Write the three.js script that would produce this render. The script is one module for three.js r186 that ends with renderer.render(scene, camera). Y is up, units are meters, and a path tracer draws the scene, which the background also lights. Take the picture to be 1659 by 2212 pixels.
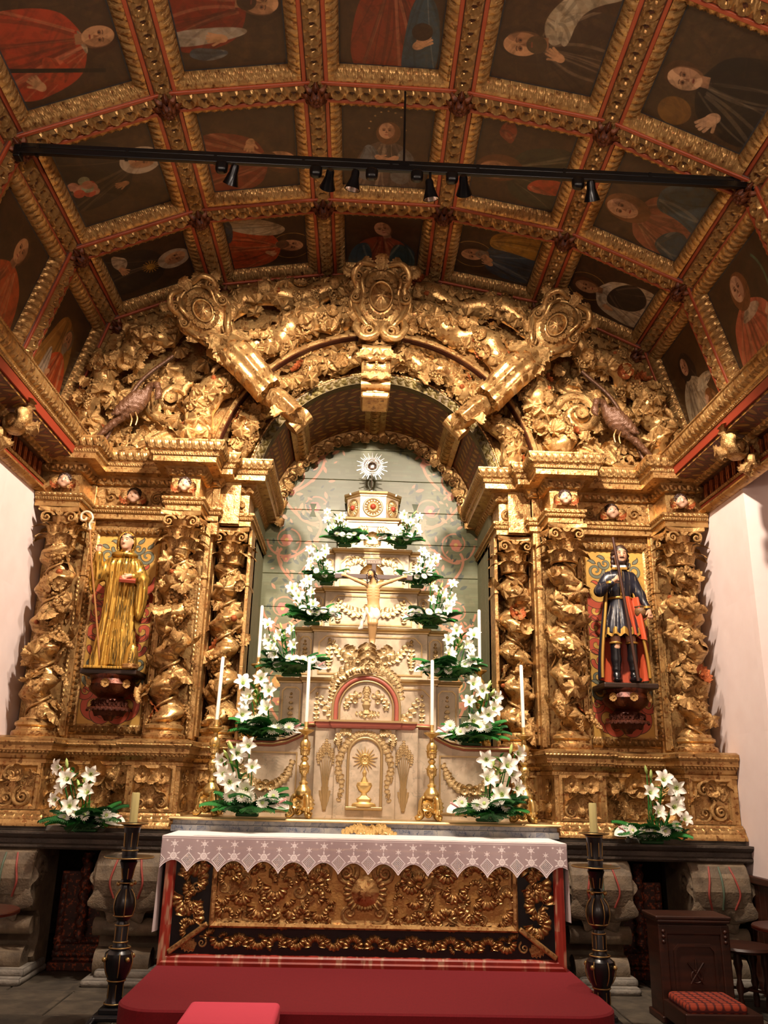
import * as THREE from 'three';
import { mergeGeometries, mergeVertices, toCreasedNormals } from 'three/addons/utils/BufferGeometryUtils.js';
import { RoundedBoxGeometry } from 'three/addons/geometries/RoundedBoxGeometry.js';
import { RectAreaLightUniformsLib } from 'three/addons/lights/RectAreaLightUniformsLib.js';

// ---------------------------------------------------------------- camera, exposure
const scene = new THREE.Scene();
scene.background = new THREE.Color(0x000000);
const camera = new THREE.PerspectiveCamera(2 * Math.atan(1106 / 1817.9) * 180 / Math.PI, 1659 / 2212, 0.05, 60);
camera.rotation.order = 'YXZ';
camera.position.set(-0.1432, 1.6, 7.2);
camera.rotation.set(0.3081, -0.0316, 0.0235);
scene.add(camera);
const renderer = new THREE.WebGLRenderer({ antialias: true });
renderer.toneMapping = THREE.LinearToneMapping;
renderer.toneMappingExposure = 0.66;
renderer.shadowMap.enabled = true;
RectAreaLightUniformsLib.init();
const WARM = new THREE.Color(1, 0.82, 0.66);

// ---------------------------------------------------------------- helpers
const PI = Math.PI, TAU = 2 * PI;
const { sin, cos, abs, min, max, sqrt, floor, hypot, atan2, pow } = Math;
const V = (x, y, z) => new THREE.Vector3(x, y, z);
const clamp = (x, a = 0, b = 1) => min(b, max(a, x));
const lerp = (a, b, t) => a + (b - a) * t;
const sst = (a, b, x) => { const t = clamp((x - a) / (b - a)); return t * t * (3 - 2 * t); };
function rng(s) { let a = s >>> 0; return () => { a = (a + 0x6D2B79F5) | 0; let t = Math.imul(a ^ (a >>> 15), 1 | a); t = (t + Math.imul(t ^ (t >>> 7), 61 | t)) ^ t; return ((t ^ (t >>> 14)) >>> 0) / 4294967296; }; }
const R0 = rng(77), rr = (r, a, b) => a + (b - a) * r();
const taken = {};
function numbered(n) { const k = taken[n] = (taken[n] ?? -1) + 1; return k ? n + '_' + String(k).padStart(3, '0') : n; }

function fin(g) {
  for (const k of Object.keys(g.attributes)) if (!['position', 'normal', 'uv'].includes(k)) g.deleteAttribute(k);
  if (!g.attributes.normal) g.computeVertexNormals();
  if (!g.attributes.uv) g.setAttribute('uv', new THREE.BufferAttribute(new Float32Array(g.attributes.position.count * 2), 2));
  if (!g.index) { const n = g.attributes.position.count, a = new Uint32Array(n); for (let i = 0; i < n; i++) a[i] = i; g.setIndex(new THREE.BufferAttribute(a, 1)); }
  g.morphAttributes = {};
  return g;
}
const merge = (...l) => { l = l.flat(9).map(fin); return l.length === 1 ? l[0] : mergeGeometries(l); };
const xf = (g, m) => { g = g.clone(); g.applyMatrix4(m); return g; };
const M4 = (x = 0, y = 0, z = 0, rx = 0, ry = 0, rz = 0, sx = 1, sy = sx, sz = sx) => new THREE.Matrix4().compose(V(x, y, z), new THREE.Quaternion().setFromEuler(new THREE.Euler(rx, ry, rz, 'YXZ')), V(sx, sy, sz));
// basis matrix: local x,y,z axes and origin
function basis(o, X, Y, Z) { const m = new THREE.Matrix4().makeBasis(X, Y, Z); m.setPosition(o); return m; }
function boxuv(g, k = 1) {
  const p = g.attributes.position, n = g.attributes.normal, uv = new Float32Array(p.count * 2);
  for (let i = 0; i < p.count; i++) {
    const ax = abs(n.getX(i)), ay = abs(n.getY(i)), az = abs(n.getZ(i)), x = p.getX(i), y = p.getY(i), z = p.getZ(i);
    if (az >= ax && az >= ay) { uv[2 * i] = x * k; uv[2 * i + 1] = y * k; } else if (ax >= ay) { uv[2 * i] = z * k; uv[2 * i + 1] = y * k; } else { uv[2 * i] = x * k; uv[2 * i + 1] = z * k; }
  }
  g.setAttribute('uv', new THREE.BufferAttribute(uv, 2)); return g;
}
const bx = (w, h, d, x = 0, y = 0, z = 0) => new THREE.BoxGeometry(w, h, d).translate(x, y, z);
const bb = (x0, x1, y0, y1, z0, z1) => bx(x1 - x0, y1 - y0, z1 - z0, (x0 + x1) / 2, (y0 + y1) / 2, (z0 + z1) / 2);
const rb = (w, h, d, r, x = 0, y = 0, z = 0) => new RoundedBoxGeometry(w, h, d, 2, min(r, w / 2.01, h / 2.01, d / 2.01)).translate(x, y, z);
const rbb = (x0, x1, y0, y1, z0, z1, r = 0.008) => rb(x1 - x0, y1 - y0, z1 - z0, r, (x0 + x1) / 2, (y0 + y1) / 2, (z0 + z1) / 2);
const sph = (r, x = 0, y = 0, z = 0, w = 10, h = 7) => new THREE.SphereGeometry(r, w, h).translate(x, y, z);
const cyl = (r0, r1, h, x = 0, y = 0, z = 0, s = 16) => new THREE.CylinderGeometry(r1, r0, h, s).translate(x, y + h / 2, z);
const lathe = (pts, s = 24) => toCreasedNormals(new THREE.LatheGeometry(pts.map(p => new THREE.Vector2(p[0], p[1])), s), 0.7);
const tube = (pts, r, s = 8, n = 0) => new THREE.TubeGeometry(new THREE.CatmullRomCurve3(pts.map(p => p.isVector3 ? p : V(...p))), n || pts.length * 5, r, s);
function surf(f, nu, nv) {
  const pos = [], uv = [], idx = [];
  for (let j = 0; j <= nv; j++) for (let i = 0; i <= nu; i++) { const p = f(i / nu, j / nv); pos.push(p[0], p[1], p[2]); uv.push(i / nu, j / nv); }
  for (let j = 0; j < nv; j++) for (let i = 0; i < nu; i++) { const a = j * (nu + 1) + i, b = a + 1, c = a + nu + 1, d = c + 1; idx.push(a, b, d, a, d, c); }
  const g = new THREE.BufferGeometry();
  g.setAttribute('position', new THREE.Float32BufferAttribute(pos, 3)); g.setAttribute('uv', new THREE.Float32BufferAttribute(uv, 2)); g.setIndex(idx);
  g.computeVertexNormals(); return g;
}
// extruded outline with small bevel; pts in xy, from z to z+d
function extr(pts, d, bev = 0.004, holes = []) {
  const s = new THREE.Shape(pts.map(p => new THREE.Vector2(p[0], p[1])));
  for (const h of holes) s.holes.push(new THREE.Path(h.map(p => new THREE.Vector2(p[0], p[1]))));
  return new THREE.ExtrudeGeometry(s, { depth: d, bevelEnabled: bev > 0, bevelSize: bev, bevelThickness: bev, bevelSegments: 1, curveSegments: 6 });
}
// horizontal moulding: profile [out, y] carried along plan points [x, z] with mitred corners; "out" is on the side turned by +1 (toward the viewer for paths going +x)
function cornice(plan, prof, side = 1, crease = 0.6, closed = false) {
  const n = plan.length, P = [];
  for (let i = 0; i < n; i++) {
    const a = plan[(i - 1 + n) % n], b = plan[i], c = plan[(i + 1) % n];
    let d1 = i || closed ? [b[0] - a[0], b[1] - a[1]] : null, d2 = i < n - 1 || closed ? [c[0] - b[0], c[1] - b[1]] : null;
    const nm = d => { const l = hypot(d[0], d[1]) || 1; return [-d[1] / l * side, d[0] / l * side]; };
    const n1 = nm(d1 || d2), n2 = nm(d2 || d1), k = 1 + n1[0] * n2[0] + n1[1] * n2[1];
    const m = [(n1[0] + n2[0]) / max(k, 0.2), (n1[1] + n2[1]) / max(k, 0.2)];
    P.push(prof.map(([o, y]) => [b[0] + m[0] * o, y, b[1] + m[1] * o]));
  }
  const pos = [], q = (a, b, c, d) => pos.push(...a, ...b, ...c, ...a, ...c, ...d);
  for (let i = 0; i < (closed ? n : n - 1); i++) for (let j = 0; j < prof.length - 1; j++) { const A = P[i], B = P[(i + 1) % n]; side > 0 ? q(A[j], B[j], B[j + 1], A[j + 1]) : q(A[j], A[j + 1], B[j + 1], B[j]); }
  const g = new THREE.BufferGeometry(); g.setAttribute('position', new THREE.Float32BufferAttribute(pos, 3));
  return toCreasedNormals(g, crease);
}
// moulding in the xy plane (picture frame): path closed/open of [x,y], profile [inward, z]
function frameXY(path, prof, closed = true) { const g = cornice(path, prof.map(([o, h]) => [o, h]), 1, 0.6, closed); g.applyMatrix4(new THREE.Matrix4().set(1, 0, 0, 0, 0, 0, 1, 0, 0, 1, 0, 0, 0, 0, 0, 1)); const p = g.attributes.position.array; for (let i = 0; i < p.length; i += 9) for (let k = 0; k < 3; k++) { const t = p[i + 3 + k]; p[i + 3 + k] = p[i + 6 + k]; p[i + 6 + k] = t; } g.computeVertexNormals(); return g; }
// carved band from a to b: n is the outward direction, w the width, pattern h(s, t) in 0..1 with s in periods, t in -1..1
const ORN = {
  egg: (s, t) => { const f = s - floor(s) - 0.5; return 0.25 + 0.75 * sqrt(max(0, 1 - (f / 0.38) ** 2 - (t / 0.9) ** 2)) - 0.25 * (abs(f) > 0.44 ? 1 : 0); },
  leaf: (s, t) => { const f = s + 0.35 * t * t; const q = abs(f - floor(f) - 0.5) * 2; return (1 - 0.75 * pow(q, 3)) * (1 - 0.6 * t * t) + 0.15 * cos(q * 9); },
  rope: (s, t) => { const a = s + t * 0.5; return (0.45 + 0.55 * abs(sin(PI * a))) * sqrt(max(0, 1 - t * t * 0.9)); },
  guil: (s, t) => { const f = (s - floor(s)) * 2 - 1, d = hypot(f * 0.9, t * 0.95), d2 = hypot((abs(f) - 2) * 0.9 + 0.2, t); return clamp(1 - abs(d - 0.72) * 3.2) * 0.95 + 0.5 * clamp(1 - d2 * 2) + (d < 0.28 ? -0.5 : 0.12); },
  wave: (s, t) => { const c = 0.55 * sin(TAU * s), d = abs(t - c); return clamp(1 - d * 1.6) + 0.6 * clamp(0.6 - hypot((s * 2 - floor(s * 2) - 0.5) * 1.4, t + c * 0.9)); },
  tongue: (s, t) => { const f = abs(s - floor(s) - 0.5) * 2; return (f < 0.75 + 0.2 * t ? 0.8 - 0.5 * f * f : 0.05) * (1 - 0.3 * t); }
};
function orn(a, b, n, w, h, period, kind, nd = 8, nt = 5) {
  const A = a.isVector3 ? a : V(...a), B = b.isVector3 ? b : V(...b), d = B.clone().sub(A), L = d.length(); d.normalize();
  const N = (n.isVector3 ? n.clone() : V(...n)).normalize(), W = d.clone().cross(N).normalize();
  const k = max(1, Math.round(L / period)), f = ORN[kind];
  return surf((u, v) => { const t = v * 2 - 1, e = abs(t) > 0.999 ? 0 : 1, hh = e * h * f(u * k, t); return [A.x + d.x * L * u + W.x * t * w / 2 + N.x * hh, A.y + d.y * L * u + W.y * t * w / 2 + N.y * hh, A.z + d.z * L * u + W.z * t * w / 2 + N.z * hh]; }, k * nd, nt);
}
function beads(a, b, r, step, flat = 1, n = [0, 0, 1]) { const A = V(...a), d = V(...b).sub(A), L = d.length(), k = max(1, Math.round(L / step)), o = []; for (let i = 0; i < k; i++) { const p = A.clone().addScaledVector(d, (i + 0.5) / k); o.push(sph(r, p.x, p.y, p.z, 7, 5)); } return o; }

// distance-field mesher (surface nets)
function sdfMesh(f, mn, mx, c) {
  const N = [0, 1, 2].map(i => Math.ceil((mx[i] - mn[i]) / c) + 1), [nx, ny, nz] = N, val = new Float32Array(nx * ny * nz), at = (i, j, k) => i + nx * (j + ny * k);
  for (let k = 0; k < nz; k++) for (let j = 0; j < ny; j++) for (let i = 0; i < nx; i++) val[at(i, j, k)] = f(mn[0] + i * c, mn[1] + j * c, mn[2] + k * c);
  const vid = new Int32Array(nx * ny * nz).fill(-1), pos = [], idx = [];
  for (let k = 0; k < nz - 1; k++) for (let j = 0; j < ny - 1; j++) for (let i = 0; i < nx - 1; i++) {
    let x = 0, y = 0, z = 0, n = 0;
    const e = (a, b, c2, d, e2, g) => { const p = val[at(i + a, j + b, k + c2)], q = val[at(i + d, j + e2, k + g)]; if ((p < 0) !== (q < 0)) { const t = p / (p - q); x += a + (d - a) * t; y += b + (e2 - b) * t; z += c2 + (g - c2) * t; n++; } };
    e(0, 0, 0, 1, 0, 0); e(0, 1, 0, 1, 1, 0); e(0, 0, 1, 1, 0, 1); e(0, 1, 1, 1, 1, 1); e(0, 0, 0, 0, 1, 0); e(1, 0, 0, 1, 1, 0); e(0, 0, 1, 0, 1, 1); e(1, 0, 1, 1, 1, 1); e(0, 0, 0, 0, 0, 1); e(1, 0, 0, 1, 0, 1); e(0, 1, 0, 0, 1, 1); e(1, 1, 0, 1, 1, 1);
    if (n) { vid[at(i, j, k)] = pos.length / 3; pos.push(mn[0] + (i + x / n) * c, mn[1] + (j + y / n) * c, mn[2] + (k + z / n) * c); }
  }
  const quad = (a, b, c2, d, flip) => { if (a < 0 || b < 0 || c2 < 0 || d < 0) return; flip ? idx.push(a, c2, b, a, d, c2) : idx.push(a, b, c2, a, c2, d); };
  for (let k = 1; k < nz - 1; k++) for (let j = 1; j < ny - 1; j++) for (let i = 1; i < nx - 1; i++) {
    const s = val[at(i, j, k)] < 0;
    if (s !== val[at(i + 1, j, k)] < 0) quad(vid[at(i, j - 1, k - 1)], vid[at(i, j, k - 1)], vid[at(i, j, k)], vid[at(i, j - 1, k)], !s);
    if (s !== val[at(i, j + 1, k)] < 0) quad(vid[at(i - 1, j, k - 1)], vid[at(i - 1, j, k)], vid[at(i, j, k)], vid[at(i, j, k - 1)], !s);
    if (s !== val[at(i, j, k + 1)] < 0) quad(vid[at(i - 1, j - 1, k)], vid[at(i, j - 1, k)], vid[at(i, j, k)], vid[at(i - 1, j, k)], !s);
  }
  const g = new THREE.BufferGeometry(); g.setAttribute('position', new THREE.Float32BufferAttribute(pos, 3)); g.setIndex(idx); g.computeVertexNormals(); return g;
}
function cap(x, y, z, a, b, ra, rb2 = ra) { const bx_ = b[0] - a[0], by = b[1] - a[1], bz = b[2] - a[2], px = x - a[0], py = y - a[1], pz = z - a[2], h = clamp((px * bx_ + py * by + pz * bz) / (bx_ * bx_ + by * by + bz * bz + 1e-9)); return hypot(px - bx_ * h, py - by * h, pz - bz * h) - (ra + (rb2 - ra) * h); }
const ell = (x, y, z, c, r) => { const k = hypot((x - c[0]) / r[0], (y - c[1]) / r[1], (z - c[2]) / r[2]); return (k - 1) * min(...r); };
const smin = (a, b, k) => { const h = max(k - abs(a - b), 0) / k; return min(a, b) - h * h * k / 4; };

// ---------------------------------------------------------------- adding things
function mesh(name, g, m, parent, o = {}) {
  const geo = merge(g); if (!o.uv) boxuv(geo, o.k || 1);
  const x = new THREE.Mesh(geo, m); x.name = parent ? name : numbered(name); (parent || scene).add(x); if (o.label) x.userData.label = o.label; if (o.stuff) x.userData.kind = 'stuff'; return x;
}
function tag(o, label, category, group, kind = 'thing') { o.userData = { label, category, kind }; if (group) o.userData.group = group; return o; }
function thing(name, label, category, p = [0, 0, 0], group, kind) { const o = new THREE.Group(); o.name = numbered(name); o.position.set(...p); scene.add(o); return tag(o, label, category, group, kind); }
function struct(name, label, p = [0, 0, 0]) { const o = new THREE.Group(); o.name = name; o.position.set(...p); scene.add(o); o.userData = { kind: 'structure', label, category: name.split('_')[0] }; return o; }
function put(name, g, m, parent, mat4) { const x = new THREE.Mesh(g, m); x.name = name; x.applyMatrix4(mat4); parent.add(x); return x; }

// ---------------------------------------------------------------- textures and materials
function vnoise(w, seed) { const r = rng(seed), t = new Float32Array(w * w); for (let i = 0; i < t.length; i++) t[i] = r(); return (x, y) => { const xi = floor(x), yi = floor(y), fx = x - xi, fy = y - yi, u = fx * fx * (3 - 2 * fx), v = fy * fy * (3 - 2 * fy), g = (a, b) => t[((b % w) + w) % w * w + ((a % w) + w) % w]; return lerp(lerp(g(xi, yi), g(xi + 1, yi), u), lerp(g(xi, yi + 1), g(xi + 1, yi + 1), u), v); }; }
const N1 = vnoise(64, 5), N2 = vnoise(64, 9), N3 = vnoise(64, 21);
const fbm = (n, x, y, o = 4) => { let s = 0, a = 0.5; for (let i = 0; i < o; i++) { s += a * n(x, y); x *= 2; y *= 2; a *= 0.5; } return s; };
const hex = h => [(h >> 16) & 255, (h >> 8) & 255, h & 255];
const mixc = (a, b, t) => [0, 1, 2].map(i => lerp(a[i], b[i], t));
function tex(n, f, srgb = true, rep = 1, m = n) {
  const d = new Uint8Array(n * m * 4);
  for (let y = 0; y < m; y++) for (let x = 0; x < n; x++) { const c = f(x / n, y / m), i = (y * n + x) * 4; if (c.length) { d[i] = c[0]; d[i + 1] = c[1]; d[i + 2] = c[2]; d[i + 3] = c[3] ?? 255; } else d[i] = d[i + 1] = d[i + 2] = c * 255, d[i + 3] = 255; }
  const t = new THREE.DataTexture(d, n, m); t.wrapS = t.wrapT = THREE.RepeatWrapping; t.magFilter = THREE.LinearFilter; t.minFilter = THREE.LinearMipmapLinearFilter; t.generateMipmaps = true; if (srgb) t.colorSpace = THREE.SRGBColorSpace; t.repeat.set(rep, rep); t.needsUpdate = true; return t;
}
const mat = (c, r = 0.6, o = {}) => new THREE.MeshStandardMaterial({ color: c, roughness: r, side: THREE.DoubleSide, ...o });
const wear = tex(512, (u, v) => { const a = fbm(N1, u * 16, v * 16, 5), b = fbm(N2, u * 64, v * 64, 3); return clamp(a * 0.6 + b * 0.4); }, false, 1.6);
const goldMap = tex(512, (u, v) => {
  const a = fbm(N1, u * 8, v * 8, 5), b = fbm(N2, u * 32, v * 32, 3), c = fbm(N3, u * 16, v * 16, 4);
  let k = mixc(hex(0xcfac71), hex(0x977042), clamp(a * 1.6 - 0.3)); k = mixc(k, hex(0x7a4522), sst(0.55, 0.67, b) * 0.6); return mixc(k, hex(0x4a2a12), sst(0.6, 0.72, c) * 0.6);
}, true, 1.5);
const silverMap = tex(512, (u, v) => { const a = fbm(N1, u * 8, v * 8, 5), vein = abs(fbm(N2, u * 8 + 0.5 * a, v * 8 + a, 4) - 0.48); let k = mixc(hex(0xcdbaa0), hex(0xa89880), clamp(a * 1.7 - 0.35)); k = mixc(k, hex(0x8f8a78), (1 - sst(0, 0.02, vein)) * 0.5); return k; }, true, 1);
const marbleMap = tex(512, (u, v) => { const a = fbm(N1, u * 8, v * 8, 5), vein = abs(fbm(N2, u * 8 + a, v * 8 - a, 4) - 0.48); let k = mixc(hex(0x6c7078), hex(0x9a9890), clamp(a * 2 - 0.5)); return mixc(k, hex(0x2e3c58), (1 - sst(0, 0.03, vein)) * 0.8); }, true, 1.2);
const plasterMap = tex(256, (u, v) => { const a = fbm(N1, u * 8, v * 8, 5); return mixc(hex(0xe9dad6), hex(0xdfcdc8), a); });
const woodMap = tex(256, (u, v) => { const a = fbm(N1, u * 4, v * 64, 4), b = fbm(N2, u * 8, v * 8, 3); return mixc(hex(0x6d3a1e), hex(0x3a1d0e), clamp(a * 1.4 - 0.2 + 0.3 * (b - 0.5))); });
const stoneMap = tex(256, (u, v) => { const a = fbm(N1, u * 8, v * 8, 5), b = fbm(N2, u * 32, v * 32, 3); return mixc(hex(0x8b8478), hex(0x55504a), clamp(a * 1.5 - 0.25 + 0.5 * (b - 0.5))); });
const carpetMap = tex(256, (u, v) => { const a = fbm(N1, u * 64, v * 64, 2); return mixc(hex(0x80101d), hex(0x600a14), a); }, true, 2);
const bump = (o, t = wear, s = 0.004) => ({ bumpMap: t, bumpScale: s, ...o });
const MT = {
  gold: mat(0xffffff, 0.37, bump({ map: goldMap, metalness: 0.76 }, wear, 0.0045)),
  gilt: mat(0xdcbc78, 0.32, { metalness: 0.85 }),
  goldRed: mat(0xd08a68, 0.42, bump({ map: goldMap, metalness: 0.55 })),
  silver: mat(0xf4f0ea, 0.16, { metalness: 1 }),
  cream: mat(0xffffff, 0.4, { map: silverMap, metalness: 0.2 }),
  creamGold: mat(0xb59a6c, 0.4, { metalness: 0.6 }),
  marble: mat(0xffffff, 0.35, { map: marbleMap }),
  plaster: mat(0xffffff, 0.85, { map: plasterMap }),
  red: mat(0x8e3c20, 0.45, bump({}, wear, 0.002)),
  redPaint: mat(0x9c3822, 0.5, {}),
  rib: mat(0x46200f, 0.5, bump({}, wear, 0.003)),
  dark: mat(0x1b120b, 0.7),
  black: mat(0x0c0c10, 0.3, {}),
  wood: mat(0x9a8a80, 0.45, { map: woodMap }),
  stone: mat(0xffffff, 0.8, bump({ map: stoneMap }, wear, 0.006)),
  carpet: mat(0xffffff, 0.95, { map: carpetMap }),
  pink: mat(0xd8485e, 0.9),
  bird: mat(0x5a3a24, 0.5, bump({ metalness: 0.25 }, wear, 0.01)),
  skin: mat(0xb98c6e, 0.45), hair: mat(0x2a160c, 0.5),
  navy: mat(0x161a28, 0.4), wax: mat(0xf4efe2, 0.5), beeswax: mat(0xd8cf8c, 0.5),
  petal: new THREE.MeshPhysicalMaterial({ color: 0xf8f5ea, roughness: 0.6, side: THREE.DoubleSide, transmission: 0.15, thickness: 0 }),
  bud: mat(0xb8cf7a, 0.5), fern: mat(0x2f7a34, 0.55), fernDark: mat(0x1f5526, 0.55), yellow: mat(0xd8c060, 0.6), spadix: mat(0xe0a0a0, 0.5), leafGreen: mat(0x4f9a30, 0.4),
  iron: mat(0x08080a, 0.35, { metalness: 0.3 }), cloth: mat(0xf2eae8, 0.85)
};
// ================================================================ the room
const FLOOR = 0.2, WX = 2.86;
{
  const f = struct('floor', 'worn grey stone flag floor of the chancel');
  const r = rng(3), mats = [0x9a9184, 0x857c70, 0xa69c8e].map(c => mat(c, 0.7, bump({ map: stoneMap }, wear, 0.004)));
  mesh('bed', bb(-3.2, 3.2, -0.1, FLOOR - 0.012, -1.6, 10.2), MT.stone, f);
  for (let z = -0.5, j = 0; z < 4.4; z += 0.62, j++) for (let x = -2.85 - (j % 2) * 0.45; x < 2.85; x += 0.9) { const x0 = max(x, -2.86), x1 = min(x + 0.9, 2.86); if (x1 - x0 < 0.1) continue; mesh('flagstone', rbb(x0 + 0.006, x1 - 0.006, FLOOR - 0.03, FLOOR, z + 0.006, z + 0.614, 0.006), mats[floor(r() * 3)], f); }
  mesh('nave_paving', bb(-2.86, 2.86, FLOOR - 0.03, FLOOR - 0.002, 4.46, 10), MT.stone, f);
}
function wall(name, label, g, m = MT.plaster) { const w = struct(name, label); mesh('plaster', g, m, w); return w; }
wall('wall_left', 'white plastered side wall beside the monk statue', bb(-WX - 0.3, -WX, -0.1, 4.28, -1.6, 10.2));
{
  const z0 = 1.08, z1 = 2.75, w = wall('wall_right', 'white plastered side wall with a deep splayed recess', [bb(WX, WX + 0.5, -0.1, 4.28, -1.6, z0), bb(WX, WX + 0.5, -0.1, 4.28, z1, 10.2), bb(WX, WX + 0.5, 4.05, 4.28, z0, z1), bb(WX, WX + 0.5, -0.1, 1.15, z0, z1), bb(WX + 0.5, WX + 0.6, -0.1, 4.28, z0 - 0.5, z1 + 0.5)]);
  mesh('splayed_jamb', new THREE.ExtrudeGeometry(new THREE.Shape([[WX, -z0], [WX + 0.5, -z0], [WX + 0.5, -z0 - 0.3]].map(p => new THREE.Vector2(...p))), { depth: 2.9, bevelEnabled: false }).rotateX(-PI / 2).translate(0, 1.15, 0), MT.plaster, w);
}
wall('wall_front', 'end wall behind the gilded altarpiece', bb(-WX - 0.3, WX + 0.3, -0.1, 7.2, -1.75, -1.55));
wall('wall_back', 'plain plastered wall at the far end of the nave', bb(-WX - 0.3, WX + 0.3, -0.1, 7.2, 10, 10.2));
{
  const w = struct('baseboard_right', 'dark wooden wainscot panelling with a rail along the side wall');
  for (let i = 0; i < 26; i++) mesh('board', rbb(WX - 0.03, WX, FLOOR, 0.94, 0.3 + i * 0.08, 0.378 + i * 0.08, 0.008), MT.wood, w);
  mesh('rail', rbb(WX - 0.06, WX, 0.94, 0.99, 0.28, 2.4, 0.012), MT.wood, w);
}
// side cornices, profile measured from the wall
for (const s of [-1, 1]) {
  const w = struct(s < 0 ? 'trim_1' : 'trim_2', s < 0 ? 'carved and painted side cornice over the white wall next to the monk statue' : 'carved and painted side cornice over the white wall with the recess');
  const X = o => s * (WX - o), Z0 = 0.12, Z1 = 5, line = (o, y, n, wd, h, per, k) => orn(s < 0 ? [X(o), y, Z1] : [X(o), y, Z0], s < 0 ? [X(o), y, Z0] : [X(o), y, Z1], n, wd, h, per, k);
  const pr = (pts) => cornice([[X(0), Z0], [X(0), Z1]], pts, s);
  mesh('lower_moulding', [pr([[0, 3.84], [0.035, 3.85], [0.06, 3.87], [0.06, 3.885], [0.045, 3.9]]), pr([[0.04, 3.925], [0.055, 3.93], [0.055, 3.945], [0.035, 3.95]])], MT.gold, w);
  mesh('painted_line', pr([[0.042, 3.9], [0.046, 3.912], [0.042, 3.925]]), MT.redPaint, w);
  mesh('frieze', pr([[0.03, 3.95], [0.03, 4.08], [0.07, 4.1]]), MT.rib, w);
  mesh('bead_row', line(0.052, 3.937, [-s, 0, 0], 0.03, 0.012, 0.03, 'egg'), MT.gold, w);
  for (let i = 0; i < 24; i++) { const z = 0.52 + i * 0.11; mesh('fluted_bar', [-0.016, 0.016].map(d => rbb(min(X(0.03), X(0.055)), max(X(0.03), X(0.055)), 3.955, 4.07, z + d - 0.011, z + d + 0.011, 0.005)), MT.goldRed, w); }
  mesh('soffit', pr([[0.07, 4.1], [0.29, 4.13], [0.29, 4.15]]), paintedSoffit(), w, { k: 1 });
  mesh('red_fascia', pr([[0.29, 4.155], [0.305, 4.155], [0.325, 4.205], [0.29, 4.21]]), MT.redPaint, w);
  mesh('crown_moulding', [pr([[0.29, 4.21], [0.33, 4.21], [0.335, 4.225], [0.345, 4.235], [0.39, 4.345], [0.39, 4.36], [-0.02, 4.36]]), line(0.372, 4.295, [-s, -0.4, 0], 0.1, 0.022, 0.075, 'leaf'), line(0.336, 4.226, [-s, -0.3, 0], 0.022, 0.01, 0.025, 'egg'), line(0.392, 4.352, [-s, 0, 0], 0.02, 0.01, 0.03, 'rope')], MT.gold, w);
  mesh('egg_row', line(0.1, 4.098, [-s * 0.3, -1, 0], 0.07, 0.025, 0.08, 'egg'), MT.gold, w);
  mesh('blocking', bb(min(X(-0.4), X(-0.22)), max(X(-0.4), X(-0.22)), 4.2, 5.2, -1.6, 10.2), MT.dark, w);
  { const K = new THREE.Group(); K.name = 'beast_bracket'; K.position.set(X(0.2), 3.98, 1.46); w.add(K); const m = MT.gold; put('volute', scrollG(1.8, 0.5, 0.15), m, K, M4(0, 0.04, 0, 0, s * 0.5, s > 0 ? 2.2 : 0.9, 0.22, 0.22 * s, 0.3)); put('volute', scrollG(1.5, 0.5, 0.14), m, K, M4(s * 0.1, -0.08, 0.02, 0, s * 0.5, s > 0 ? 0 : 3, 0.15, 0.15 * s, 0.25)); for (const [x, y, a, q] of [[-0.04, 0.08, 0.4, 0.2], [0.08, 0.06, -0.6, 0.2], [-0.1, -0.02, 1.6, 0.16], [0.06, -0.1, 2.6, 0.16], [0.12, 0.0, -1.2, 0.18]]) put('acanthus_leaf', acanthusG(1), m, K, M4(s * x, y, 0.04, 0, 0, s * a, q)); mesh('snout', [sph(0.045, s * -0.06, 0.02, 0.03), sph(0.06, s * 0.01, 0.05, 0.01)], m, K); }
}
function paintedSoffit() {
  if (paintedSoffit.m) return paintedSoffit.m;
  const t = tex(256, (u, v) => { const a = fbm(N1, u * 8, v * 8, 4), q = sin(u * TAU * 2 + 3 * sin(v * TAU)) * sin(v * TAU * 2); let c = mixc(hex(0x6a3a1c), hex(0x3c2412), a); c = mixc(c, hex(0xb08838), sst(0.62, 0.72, abs(q)) * 0.7); return mixc(c, hex(0x9a3a20), sst(0.1, 0.02, abs(q)) * 0.6); }, true, 2.2);
  return paintedSoffit.m = mat(0xffffff, 0.55, { map: t });
}

// ---------------------------------------------------------------- coffered vault
const SEC = [[-2.93, 4.3], [-2.5475, 5.646], [-1.569, 6.096], [-0.5213, 6.282], [0.5213, 6.282], [1.569, 6.096], [2.5475, 5.646], [2.93, 4.3]];
const ROWS = [-0.02, 1.097, 2.354, 3.58];
const VP = (x, y, z) => V(x - 0.012 * z, y - 0.018 * x * sst(4, 5, y), z);          // the old vault sags a little to one side
const roseGeo = (() => { const o = []; for (let k = 0; k < 2; k++) for (let i = 0; i < 8; i++) { const a = i / 8 * TAU + k * 0.39, L = k ? 0.07 : 0.12; o.push(xf(surf((u, v) => { const t = u * 2 - 1, w = 0.035 * sin(PI * min(1, v * 0.9 + 0.1)) * (1 - 0.3 * v); return [t * w, v * L, 0.02 + 0.05 * k + 0.035 * sin(PI * v) - 0.02 * t * t - (v > 0.8 ? (v - 0.8) * 0.2 : 0)]; }, 4, 6), M4(0, 0, 0, 0, 0, a))); } o.push(sph(0.028, 0, 0, 0.075)); return boxuv(merge(o)); })();
const ceilingS = struct('ceiling', 'coffered wooden vault with carved gilded ribs and red fillets');
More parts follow.
